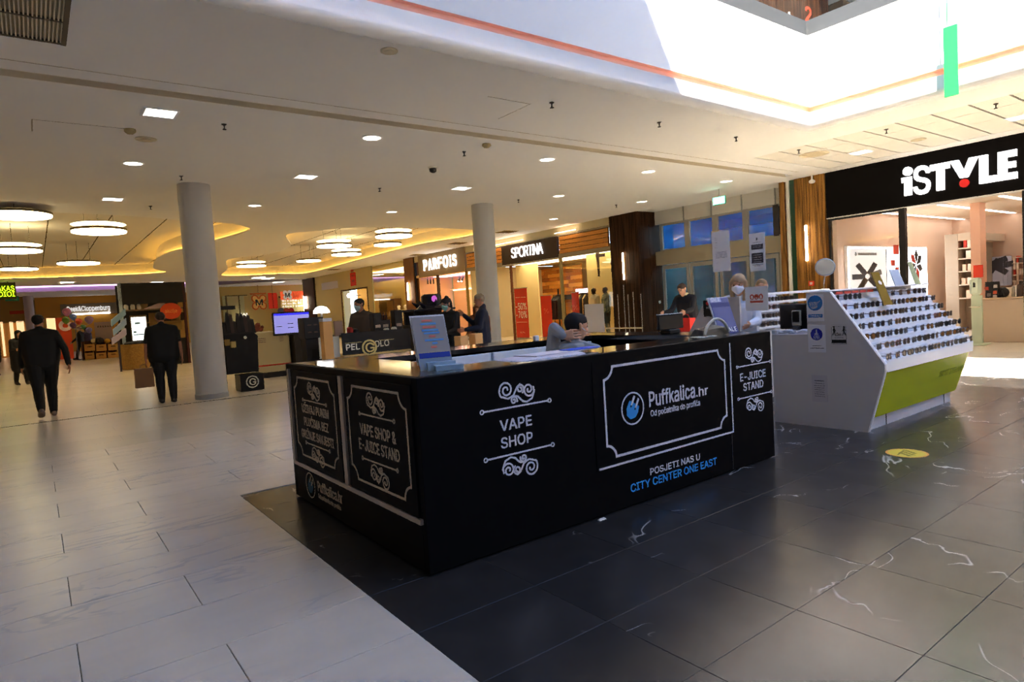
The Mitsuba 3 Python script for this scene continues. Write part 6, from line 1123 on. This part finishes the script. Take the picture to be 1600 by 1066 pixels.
one('glowing_bar', cat([box(U(474, 476, y=49.8)[0], U(480, 476, y=49.8)[0], 49.7, 49.8, U(475, 488, y=49.8)[2], U(475, 462, y=49.8)[2]), box(U(477, 476, y=49.8)[0] - .03, U(477, 476, y=49.8)[0] + .03, 49.72, 49.78, 0, U(475, 487, y=49.8)[2])]), WHITE, 'white glowing bar at the end of the red shop fascia', 'light bar', emit=emitter((1, .97, .85), .8))
# far ceiling lights in a loop
far = [(105, 441.5), (67, 453.5), (85, 465.5), (55, 477), (92, 476), (126, 475.5), (141, 476), (40, 480.5), (404, 434), (372, 441), (384, 449), (365, 454), (445, 437), (419, 435), (435, 441), (462, 446), (441, 450), (432, 455), (420, 454), (474, 451), (186, 446), (245, 441.5), (39, 454)]
for i, (px, py_) in enumerate(far):
    p = U(px, py_, z=ZC - .01); zz = ZC
    if p[1] > 57 or p[1] < 36: continue
    for rc_, h_ in ((rec1, .55), (rec2, .5), (rec3, .7)):
        if rc_.buffer(.3).contains(Point(p[0], p[1])): zz = ZC + h_; p = U(px, py_, z=zz - .01)
    if zz > ZC and not any(rc_.buffer(.1).contains(Point(p[0], p[1])) for rc_ in (rec1, rec2, rec3)): continue
    w_ = .28; one('far_downlight', box(p[0] - w_, p[0] + w_, p[1] - w_ * 1.6, p[1] + w_ * 1.6, zz - .03, zz + .001), WHITE, '%s small far ceiling light of the corridor beyond the warm recess' % (ORD[i] if i < 18 else str(i + 1) + 'th'), 'ceiling light', 'small far ceiling lights', emit=emitter((1, .9, .68), LAMP * 1.5))

# =====================================================================  PEOPLE AND MANNEQUINS
def sph(c, r, n=12):
    m = m3.Manifold.sphere(1.0, n)
    r = (r, r, r) if np.isscalar(r) else r
    return m.scale(tuple(float(q) for q in r)).translate(tuple(float(q) for q in c))
def hullm(*s): return m3.Manifold.batch_hull(list(s))
def chain(pr, n=12):
    """limb: hulls of consecutive spheres (point, radius)"""
    s = [sph(p, r, n) for p, r in pr]
    return [hullm(s[i], s[i + 1]) for i in range(len(s) - 1)]
def join(ms): return m3.Manifold.batch_boolean(list(ms), m3.OpType.Add)
def tri(man, edge=None, it=6):
    if edge: man = man.refine_to_length(edge)
    m = man.to_mesh(); t = trimesh.Trimesh(m.vert_properties[:, :3], m.tri_verts, process=False)
    if it: trimesh.smoothing.filter_taubin(t, iterations=it)
    return t
def unit(v): v = np.array(v, float); return v / (np.linalg.norm(v) + 1e-9)
def hand(w, d, palm, thumb, s=1.0, curl=.5):
    """palm, five fingers: wrist w, direction d, palm normal, side of the thumb"""
    d, n = unit(d), unit(palm); t = unit(np.array(thumb, float) - np.dot(thumb, d) * d); n = unit(n - np.dot(n, d) * d)
    w = np.array(w, float); parts_ = []
    k = lambda a, b, c: w + s * (d * a + t * b + n * c)
    parts_.append(hullm(sph(k(0, .018, 0), .017 * s, 8), sph(k(0, -.016, 0), .016 * s, 8), sph(k(.085, .034, 0), .012 * s, 8), sph(k(.078, -.034, 0), .011 * s, 8)))
    for i, (b, L) in enumerate(((.034, .072), (.012, .08), (-.011, .074), (-.033, .058))):
        a = .085 - .004 * i; p = [k(a, b, 0)]; ang = 0
        for f_, q in ((.45, .55), (.32, .8), (.23, .6)):
            ang += curl * q; p.append(p[-1] + s * L * f_ * (d * math.cos(ang) + n * math.sin(ang)))
        parts_ += chain([(q, r * s) for q, r in zip(p, (.0095, .009, .008, .007))], 8)
    p0 = k(.025, .026, .004); p1 = p0 + s * .04 * unit(d * .7 + t * .75 + n * .25); p2 = p1 + s * .032 * unit(d * .95 + t * .2 + n * .3)
    parts_ += chain([(p0, .013 * s), (p1, .0105 * s), (p2, .008 * s)], 8)
    return join(parts_)
SKIN = C(206, 156, 124, .55); SKIN2 = C(176, 122, 92, .55)
def person(label, at, fwd, h=1.75, stout=1.0, legs=((12, 8), (-14, 22)), arms=None, head=(0, 0), lean=0, sit=None, top=None, sleeve='long', coat=0.0, trousers=None, shoes=None, hair=None, hairstyle='short', mask=None, skin=SKIN, turn=0, fine=False, female=False, key='person', extra=None, dz=0.0):
    """standing, walking or sitting figure; local frame x right, y forward, z up; arms: per side (elbow, wrist) offsets from the shoulder or (swing, out, bend) in degrees"""
    fx, fy = unit((*fwd, 0))[:2]; M_ = np.array([[fy, fx, 0], [-fx, fy, 0], [0, 0, 1]]).astype(float)      # columns: right, forward, up
    k = h / 1.75; q = stout
    hipz = (.93 * k) if sit is None else sit
    rad = math.radians
    ln = rad(lean); tr = rad(turn)
    def trunk(p):        # from the hips: lean forward, then turn about the vertical
        x, y, z = p; y2, z2 = y * math.cos(ln) + z * math.sin(ln), -y * math.sin(ln) + z * math.cos(ln)
        return np.array([x * math.cos(tr) + y2 * math.sin(tr) * 0, y2 - x * math.sin(tr), z2]) + (0, 0, hipz)
    shz, nz = .485 * k, .565 * k; lq = .5 + .5 * q
    shw = (.185 if not female else .165) * k * (0.6 + 0.4 * q)
    SH = [trunk((s * shw, -.01, shz)) for s in (-1, 1)]
    neck = trunk((0, .0, nz)); chest = [trunk((s * .10 * k * q, .015, .40 * k)) for s in (-1, 1)]; waist = [trunk((s * .085 * k * q, .02 * q, .16 * k)) for s in (-1, 1)]
    hips = [np.array([s * .085 * k * (0.5 + .5 * q), 0, hipz]) for s in (-1, 1)]
    torso_r = (.105 * k * (.5 + .5 * q), .115 * k * q, .10 * k * q)
    def trunk_m(e): return [hullm(*[sph(p, .056 * k + e) for p in SH], *[sph(p, torso_r[0] + e) for p in chest]), hullm(*[sph(p, torso_r[0] + e) for p in chest], *[sph(p, torso_r[1] + e) for p in waist]), hullm(*[sph(p, torso_r[1] + e) for p in waist], *[sph(p, .10 * k * q + e) for p in hips]), hullm(*[sph(p, .055 * k + e) for p in SH], sph(neck - (0, 0, .02), .05 * k + e))]
    LEG = []
    for i, (sw, kn) in enumerate(legs):
        a = rad(sw); b = rad(sw - kn); H_ = hips[i]; K = H_ + .42 * k * np.array([0, math.sin(a), -math.cos(a)]); A_ = K + .42 * k * np.array([0, math.sin(b), -math.cos(b)])
        LEG.append((H_, K, A_, b))
    drop = min(A_[2] - .085 * k for *_, A_, b in LEG) if sit is None else 0.0
    ARM = []
    arms = arms or ((-8, 8, 12), (10, 8, 16))
    for i, sp_ in enumerate(arms):
        s = (-1, 1)[i]; S = SH[i]
        if len(sp_) == 2: E1 = S + np.array(sp_[0]) * k; W1 = E1 + np.array(sp_[1]) * k
        else:
            sw, ot, bn = map(rad, sp_); E1 = S + .30 * k * np.array([s * math.sin(ot), math.sin(sw) * math.cos(ot), -math.cos(sw) * math.cos(ot)]); W1 = E1 + .255 * k * np.array([s * math.sin(ot) * .3, math.sin(sw + bn), -math.cos(sw + bn)])
        ARM.append((S, E1, W1))
    def arm_m(i, e, upto=2.0):
        S, E1, W1 = ARM[i]; pr_ = [(S, .055 * k + e), ((S + E1) / 2, .046 * k + e), (E1, .040 * k + e)]
        if upto > 1: pr_ += [((E1 + W1) / 2, .036 * k + e)] + ([(W1, .026 * k + e)] if upto >= 2 else [])
        else: pr_ = pr_[:2] + [((S * .25 + E1 * .75), .044 * k + e)]
        return chain(pr_)
    def leg_m(i, e): H_, K, A_, b = LEG[i]; return chain([(H_ - (0, 0, .0), .095 * k * q + e), (H_ * .5 + K * .5, .078 * k * q + e), (K, .058 * k * lq + e), (K * .55 + A_ * .45, .054 * k * lq + e), (A_, .038 * k * lq + e)])
    # head
    hy, hp = rad(head[0]), rad(head[1])
    f_ = np.array([math.sin(hy) * math.cos(hp), math.cos(hy) * math.cos(hp), -math.sin(hp)]); r_ = np.array([math.cos(hy), -math.sin(hy), 0]); u_ = np.cross(r_, f_)
    hc = neck + np.array([0, .015, 0]) + u_ * .135 * k + f_ * .012 * k
    Hp = lambda a, b, c: hc + k * (r_ * a + f_ * b + u_ * c)
    def skull(e=0.0, up=.0):
        return [hullm(sph(Hp(0, -.022, .03), .078 * k + e, 20), sph(Hp(0, .022, .028), .072 * k + e, 20)), ]
    face = [hullm(sph(Hp(0, .02, .02), .068 * k, 16), sph(Hp(0, .045, -.065), .040 * k, 14), sph(Hp(0, -.01, -.04), .052 * k, 14)), hullm(sph(Hp(0, .088, .012), .010 * k, 8), sph(Hp(0, .103, -.022), .012 * k, 8), sph(Hp(.012, .086, -.026), .009 * k, 8), sph(Hp(-.012, .086, -.026), .009 * k, 8)), hullm(sph(Hp(.02, .077, -.058), .009 * k, 8), sph(Hp(-.02, .077, -.058), .009 * k, 8)), hullm(sph(Hp(.03, .07, .03), .012 * k, 8), sph(Hp(-.03, .07, .03), .012 * k, 8))]
    ears = [hullm(sph(Hp(s * .078, -.005, .018), .014 * k, 10), sph(Hp(s * .086, -.016, .022), .012 * k, 10), sph(Hp(s * .077, .0, -.022), .010 * k, 10)) for s in (-1, 1)]
    headm = join(skull() + face + ears + chain([(neck - (0, 0, .06), .056 * k), (Hp(0, -.02, -.06), .054 * k)]))
    feet = []
    for i in (0, 1):
        H_, K, A_, b = LEG[i]; th = b * .6 if sit is None else 0; fd = np.array([0, math.cos(th), math.sin(th)]); fu = np.array([0, -math.sin(th), math.cos(th)])
        heel = A_ - fd * .045 * k - fu * .045 * k; toe = A_ + fd * .165 * k - fu * .055 * k
        feet.append((heel, toe, A_))
    shoe = lambda i, e: hullm(sph(feet[i][0], .036 * k + e), sph(feet[i][1] + (.02, 0, 0), .026 * k + e), sph(feet[i][1] - (.02, 0, 0), .026 * k + e), sph(feet[i][2], .034 * k + e), sph((feet[i][0] + feet[i][1]) / 2 + np.array([.02, 0, -.005]), .032 * k + e))
    hands = []
    for i in (0, 1):
        S, E1, W1 = ARM[i]; d = unit(W1 - E1); s = (-1, 1)[i]
        spec = (extra or {}).get('hand%d' % i)
        hands.append(hand(W1 + d * .01, *(spec if spec else (d, (-s * 1.0, .1, 0) if abs(d[0]) < .8 else (0, .3, -1), (0, 1, .15))), s=k * (.92 if female else 1.0), curl=(extra or {}).get('curl', .35)))
    base = join(trunk_m(-.004) + arm_m(0, -.003) + arm_m(1, -.003) + leg_m(0, -.004) + leg_m(1, -.004) + [shoe(0, -.006), shoe(1, -.006)])
    ed = .02 if fine else .03
    bm = tri(base, ed * 1.4, 6); hm = tri(headm, .008 if fine else .014, 8); hh = [tri(x, .004 if fine else .008, 4) for x in hands]
    zmin = -drop
    def W(m):
        m = m.copy(); v = np.array(m.vertices) + (0, 0, zmin); m.vertices = v @ M_.T + np.array([*at, dz]); return m
    P_ = thing(key, label, 'person' if key == 'person' else 'mannequin')
    def join_tri(ms):
        try:
            mm = [m3.Manifold(m3.Mesh(np.asarray(m.vertices, np.float32), np.asarray(m.faces, np.uint32))) for m in ms]
            j = join(mm).to_mesh(); return trimesh.Trimesh(j.vert_properties[:, :3], j.tri_verts, process=False)
        except Exception: return cat(ms)
    put(P_, W(join_tri([bm, hm] + hh)), skin, smooth=True)
    G = lambda nm, ms, m, e=ed, it=6, **kw: part(P_, nm, W(tri(join(ms), e, it)), m, smooth=True, **kw)
    if top:
        ms = trunk_m(.014) + (arm_m(0, .014, 2 if sleeve == 'long' else .9) + arm_m(1, .014, 2 if sleeve == 'long' else .9))
        if coat: ms.append(hullm(*[sph(p, .11 * k * q + .016) for p in waist], *[sph(p - (0, 0, coat) + (0, .02, 0), .115 * k * q + .02) for p in hips]))
        ms += chain([(neck - (0, 0, .05), .068 * k), (neck + (0, -.01, .012), .062 * k)])
        G('jacket' if sleeve == 'long' else 'shirt', ms, top, label=(extra or {}).get('toplabel'))
    if trousers: G('trousers', [hullm(*[sph(p, .10 * k * q + .008) for p in hips])] + leg_m(0, .014) + leg_m(1, .014), trousers)
    if shoes:
        for i in (0, 1):
            m_ = tri(shoe(i, .004), .02, 4); part(P_, 'shoe', W(m_), shoes, smooth=True)
    if hair is not None:
        if hairstyle in ('short', 'crop'):
            hs = hullm(sph(Hp(0, -.028, .038), .084 * k, 24), sph(Hp(0, .016, .045), .074 * k, 24), sph(Hp(0, -.040, .0), .058 * k, 20))
            hs = hs - hullm(sph(Hp(0, .10, -.02), .075 * k, 16), sph(Hp(0, .125, .02), .07 * k, 16), sph(Hp(0, .12, -.1), .08 * k, 16)) - hullm(sph(Hp(.085, .03, -.03), .032 * k, 12), sph(Hp(-.085, .03, -.03), .032 * k, 12), sph(Hp(0, .06, -.1), .06 * k, 12)) - hullm(sph(Hp(.1, -.01, 0), .024 * k, 12), sph(Hp(.1, 0, -.06), .03 * k, 12)) - hullm(sph(Hp(-.1, -.01, 0), .024 * k, 12), sph(Hp(-.1, 0, -.06), .03 * k, 12))
        elif hairstyle == 'long':
            hs = join([hullm(sph(Hp(0, -.03, .04), .088 * k, 24), sph(Hp(0, .02, .048), .078 * k, 24), sph(Hp(0, -.05, -.02), .075 * k, 20))] + chain([(Hp(.075, .0, .03), .034 * k), (Hp(.085, .01, -.06), .034 * k), (Hp(.075, .04, -.16), .030 * k), (Hp(.05, .055, -.22), .02 * k)]) + chain([(Hp(-.075, .0, .03), .034 * k), (Hp(-.085, .01, -.06), .034 * k), (Hp(-.075, .04, -.16), .030 * k), (Hp(-.05, .055, -.22), .02 * k)]) + chain([(Hp(0, -.07, 0), .06 * k), (Hp(0, -.075, -.14), .055 * k)]))
            hs = hs - hullm(sph(Hp(0, .12, .0), .068 * k, 16), sph(Hp(0, .13, -.09), .07 * k, 16))
        else:   # bun
            hs = join([hullm(sph(Hp(0, -.03, .04), .09 * k, 24), sph(Hp(0, .02, .05), .078 * k, 24), sph(Hp(0, -.05, -.03), .07 * k, 20)), sph(Hp(0, -.04, .115), .045 * k, 14)] + chain([(Hp(0, -.07, 0), .066 * k), (Hp(.02, -.08, -.13), .05 * k)]))
            hs = hs - hullm(sph(Hp(0, .115, .0), .068 * k, 16), sph(Hp(0, .125, -.09), .07 * k, 16))
        G('hair', [hs], hair, .012 if fine else .02, 4)
    if mask:
        mk = hullm(sph(Hp(0, .094, -.012), .024 * k, 14), sph(Hp(0, .058, -.08), .038 * k, 14), sph(Hp(.046, .046, -.045), .032 * k, 14), sph(Hp(-.046, .046, -.045), .032 * k, 14))
        mk = mk.trim_by_plane(tuple(f_), float(np.dot(Hp(0, .035, 0), f_)))
        G('face_mask', [mk], mask, .01, 3)
        part(P_, 'mask_strap', W(cat([tube([Hp(s * .055, .06, -.02), Hp(s * .074, .025, .0), Hp(s * .084, -.01, .01)], .0035 * k, 5) for s in (-1, 1)])), mask)
    if (extra or {}).get('eyes', True):
        part(P_, 'eyes', W(cat([ball(Hp(s * .031, .079, .012), .0115 * k, 1) for s in (-1, 1)])), C(40, 30, 26, .3))
        part(P_, 'brows', W(cat([tube([Hp(s * .015, .085, .035), Hp(s * .032, .084, .04), Hp(s * .048, .074, .034)], .0045 * k, 5) for s in (-1, 1)])), hair if hair else C(50, 36, 28))
    info = {'W': lambda p: (np.array(p) + (0, 0, zmin)) @ M_.T + np.array([*at, dz]), 'ARM': ARM, 'key': P_, 'neck': neck, 'Hp': Hp, 'SH': SH, 'G': G, 'k': k, 'wm': W}
    return info
BLK, BLK2, DKBR = C(12, 12, 13, .7), C(20, 20, 24, .7), C(30, 22, 18, .6)
VIEW = np.array([.6, .8])
# man walking away, far left
a = U(75, 652, z=0)
person('man in black with light soled shoes walking away over the white floor', (a[0], a[1]), (-.05, 1), 1.82, 1.30, legs=((-16, 22), (14, 6)), arms=((12, 10, 14), (-16, 22, 10)), head=(32, 0), top=BLK, trousers=BLK, shoes=C(110, 96, 84), hair=BLK, skin=SKIN2)
# man with the paper bag
a = U(263, 629, z=0)
i2 = person('man in black short sleeved shirt holding a brown paper bag beside the left column', (a[0], a[1]), (.1, 1), 1.745, 1.34, legs=((3, 4), (-3, 4)), arms=((2, 14, 6), (-2, 14, 8)), head=(-6, 14), top=BLK, sleeve='short', coat=.04, trousers=BLK2, shoes=C(34, 32, 34), hair=C(48, 36, 28), hairstyle='crop', skin=SKIN2)
hp_ = i2['W'](i2['ARM'][0][2]); hp_ = hp_ + np.array([0, 0, -.10])
pbg = thing('paper_bag', 'brown paper carrier bag in the hand of the man in the short sleeved shirt', 'bag')
bx_, by_, bz_ = hp_[0] - .06, hp_[1] - .02, hp_[2] - .07
part(pbg, 'body', hull([(bx_ + sx * .15, by_ + sy * .07, bz_) for sx in (-1, 1) for sy in (-1, 1)] + [(bx_ + sx * .155, by_ + sy * .065, bz_ - .36) for sx in (-1, 1) for sy in (-1, 1)]), C(126, 92, 58))
for s_ in (-1, 1): part(pbg, 'handle', tube([(bx_ - .06, by_ + .06 * s_, bz_ - .02), (bx_ - .04, by_ + .03 * s_, bz_ + .06), (bx_ + .04, by_ + .03 * s_, bz_ + .075), (bx_ + .06, by_ + .06 * s_, bz_ - .02)], .006, 6), C(150, 116, 76))
# two people at the left edge
a = U(36, 601, z=0); person('dark dressed woman half hidden behind the walking man, at the left picture edge', (a[0], a[1]), (.4, -1), 1.62, 1.35, legs=((8, 6), (-8, 10)), arms=((30, 10, 60), (34, 8, 50)), head=(-10, 0), top=BLK2, coat=.35, trousers=BLK, shoes=C(60, 54, 52), hair=BLK, hairstyle='long', female=True)
a = U(4, 588, z=0); person('person in a black coat cut by the left picture edge', (a[0] - .25, a[1] + 1.0), (.2, -1), 1.66, 1.2, legs=((6, 4), (-6, 6)), top=BLK, coat=.3, trousers=BLK, shoes=BLK2, hair=BLK, hairstyle='long', female=True, skin=SKIN2)
a = U(124, 559, z=0); person('small far person in black walking past the wooden crates', (a[0], a[1] - 3.0), (-.8, .4), 1.76, 1.0, legs=((18, 6), (-20, 22)), arms=((20, 10, 30), (-10, 10, 30)), top=BLK, trousers=BLK, shoes=BLK2, hair=C(140, 90, 60), hairstyle='short')
a = U(134, 556, z=0); person('small far person in dark violet jacket beside the grey promotion board', (a[0] + .05, a[1] - 2.0), (.1, -1), 1.70, 1.05, top=C(50, 40, 66), trousers=BLK, shoes=BLK2, hair=BLK, hairstyle='long', female=True)
# man in grey behind the gold lettered kiosk
person('man in a grey long sleeved shirt with a pale mask behind the gold lettered kiosk', (4.98, 11.35), (-.9, -.5), 1.76, 1.12, legs=((0, 3), (0, 3)), arms=((-6, 14, 18), (8, 16, 20)), head=(18, 8), top=C(70, 58, 48, .8), trousers=C(150, 128, 104, .8), shoes=BLK, hair=C(24, 18, 16), hairstyle='crop', mask=C(176, 206, 206), skin=SKIN2)
# woman in black and man in navy
person('dark haired woman in long black coat and pale blue mask beside the bottle rack', (6.03, 9.92), (-.8, -.25), 1.66, 1.12, legs=((0, 3), (4, 4)), arms=((26, 10, 50), (-24, 34, 30)), head=(8, 12), top=BLK, coat=.42, trousers=BLK, shoes=BLK2, hair=C(30, 16, 14), hairstyle='bun', mask=C(140, 196, 196), female=True)
i7 = person('grey haired man in navy jacket with red collar before the right column', (6.52, 9.56), (-.7, .5), 1.70, 1.16, legs=((0, 3), (-4, 4)), arms=((14, 10, 70), (38, 8, 95)), head=(-16, 10), top=C(22, 30, 52, .7), coat=.06, trousers=C(22, 26, 40, .8), shoes=BLK2, hair=C(134, 116, 92), hairstyle='crop', skin=SKIN2)
i7['G']('collar', chain([(i7['neck'] + (.05, -.035, -.02), .03), (i7['neck'] + (-.05, -.035, -.02), .03)]) + chain([(i7['SH'][1] * .7 + i7['neck'] * .3 + (0, -.02, .02), .022), (i7['neck'] + (.05, -.03, -.015), .026)]), C(196, 26, 30), .02, 3, label='red collar')
person('person in a rust brown coat with pale trousers half hidden behind the man in navy', (6.88, 10.22), (-.6, -.6), 1.54, 1.05, legs=((0, 3), (6, 6)), arms=((20, 8, 70), (14, 8, 60)), head=(0, 20), top=C(130, 70, 32, .8), coat=.1, trousers=C(206, 180, 110), shoes=DKBR, hair=C(120, 66, 30), hairstyle='long', female=True)
# man leaning at the exit
i9 = person('man in dark coat with cream scarf over the shoulder leaning before the exit', (10.9, 8.35), (-.85, -.1), 1.74, 1.05, legs=((6, 6), (-10, 12)), arms=((40, 10, 40), (34, 10, 50)), head=(0, 26), lean=22, top=C(24, 26, 34, .8), coat=.30, trousers=C(30, 32, 40), shoes=BLK, hair=C(66, 46, 32), hairstyle='crop')
n9 = i9['neck']; i9['G']('scarf', chain([(n9 + (-.05, .0, .0), .05), (n9 + (.07, -.03, -.02), .055), (n9 + (.13, -.10, -.12), .075), (n9 + (.15, -.16, -.24), .07)]), C(226, 214, 160, .8), .02, 4, label='cream scarf')
w_ = i9['W'](i9['ARM'][0][2]); rb = thing('red_bag', 'red bag carried by the man with the cream scarf', 'bag'); part(rb, 'body', hull([w_ + (sx * .09, sy * .16, z) for sx in (-1, 1) for sy in (-1, 1) for z in (-.12, -.42)]), C(214, 44, 40)); part(rb, 'handle', tube([w_ + (0, -.1, -.13), w_ + (0, -.05, -.05), w_ + (0, .05, -.05), w_ + (0, .1, -.13)], .01, 6), C(170, 30, 30))
# the saleswoman at the eyewear till and the one behind the sheet
i10 = person('saleswoman with long light brown hair and white mask at the eyewear till', (6.74, 4.42), (-.95, -.35), 1.66, .95, legs=((0, 2), (0, 2)), arms=(((-.05, .10, -.26), (.04, .24, -.03)), ((.06, .12, -.25), (-.09, .23, -.04))), head=(2, 16), top=C(206, 212, 226, .7), trousers=C(40, 40, 46), shoes=BLK, hair=C(150, 122, 92, .6), hairstyle='long', mask=C(226, 230, 240), female=True, fine=True, lean=6)
W1 = i10['ARM'][1]; wv = unit(W1[2] - W1[1]); i10['G']('wristwatch', [hullm(sph(W1[2] + wv * -.008, .031), sph(W1[2] + wv * -.03, .031))], C(226, 214, 190, .3, .4), .01, 2, label='pale wristwatch')
person('second person with brown hair half hidden behind the sheet with three red pictograms', (8.45, 5.20), (-.9, -.45), 1.61, .95, legs=((0, 2), (0, 2)), arms=((10, 8, 40), (10, 8, 40)), head=(0, 8), top=C(190, 190, 200), trousers=C(40, 40, 46), shoes=BLK, hair=C(120, 92, 62), hairstyle='short', mask=C(226, 228, 236), female=True)
# the man inside the kiosk
f0 = unit((.82, .42, 0))
GREY = C(142, 145, 150, .85)
i11 = person('young man in grey hooded sweatshirt sitting inside the kiosk, hand on his neck', (3.62, 3.98), (f0[0], f0[1]), 1.75, 1.0, legs=((84, 80), (80, 84)), arms=(((-.02, .10, .205), (.15, -.195, -.05)), ((.05, .12, -.26), (-.06, .22, .02))), head=(40, 8), sit=.535, top=GREY, trousers=C(34, 36, 44), shoes=C(210, 210, 214), hair=C(26, 20, 18, .8), hairstyle='crop', fine=True, turn=0, extra={'hand0': ((.86, .5, .05), (-.35, .93, 0), (0, 0, -1)), 'curl': .28})
n11 = i11['neck']; i11['G']('hood', chain([(n11 + (-.09, -.02, -.035), .04), (n11 + (-.05, -.10, -.04), .045), (n11 + (.05, -.10, -.04), .045), (n11 + (.10, -.02, -.035), .04)]), GREY, .015, 4)
i11['G']('mask_strap', chain([(i11['Hp'](.07, .05, -.03), .0035), (i11['Hp'](.083, .0, .0), .0035)], 6), C(220, 226, 232), None, 0)
# mannequins
def mannequin(lab, at, fwd, top, trs, h=1.78, skin=C(40, 30, 26, .5), **kw):
    return person(lab, at, fwd, h, .92, legs=((2, 3), (-2, 3)), arms=((4, 10, 14), (4, 10, 14)), top=top, trousers=trs, skin=skin, key='mannequin', extra={'eyes': False}, **kw)
q0 = U(931, 500, x=16.3); q1 = U(949, 500, x=16.3)
mannequin('black headed mannequin in a cream shirt in the fashion shop window, left one of two', (16.3, q0[1]), (-1, .1), C(226, 214, 180, .8), C(170, 150, 110, .8), dz=.12)
mannequin('black headed mannequin in green patterned shirt beside the dark wood pillar', (16.3, q1[1]), (-1, .3), mat('patterned', mikit.proc(lambda p, n, uv: mikit.mix(s2l(150, 156, 120), s2l(60, 72, 60), mikit.smoothstep(.45, .55, F(p.x * 25, p.y * 25, p.z * 25)))), .8), C(40, 52, 54, .8), dz=.12)
one('window_plinth', box(15.9, 16.7, q1[1] - .4, q0[1] + .4, 0, .118), C(206, 190, 140), 'low cream plinth under the two mannequins', 'plinth')
for i, px in enumerate((624.5, 634.5)):
    q = U(px, 490, x=17.0); mannequin(('cream clothed white mannequin behind glass beside the dark display case', 'cream clothed white mannequin behind glass beside the far wood pilaster')[i], (17.0, q[1]), (-1, -.3), C(240, 226, 200, .8), C(226, 212, 180, .8), h=1.86, skin=C(240, 226, 206))
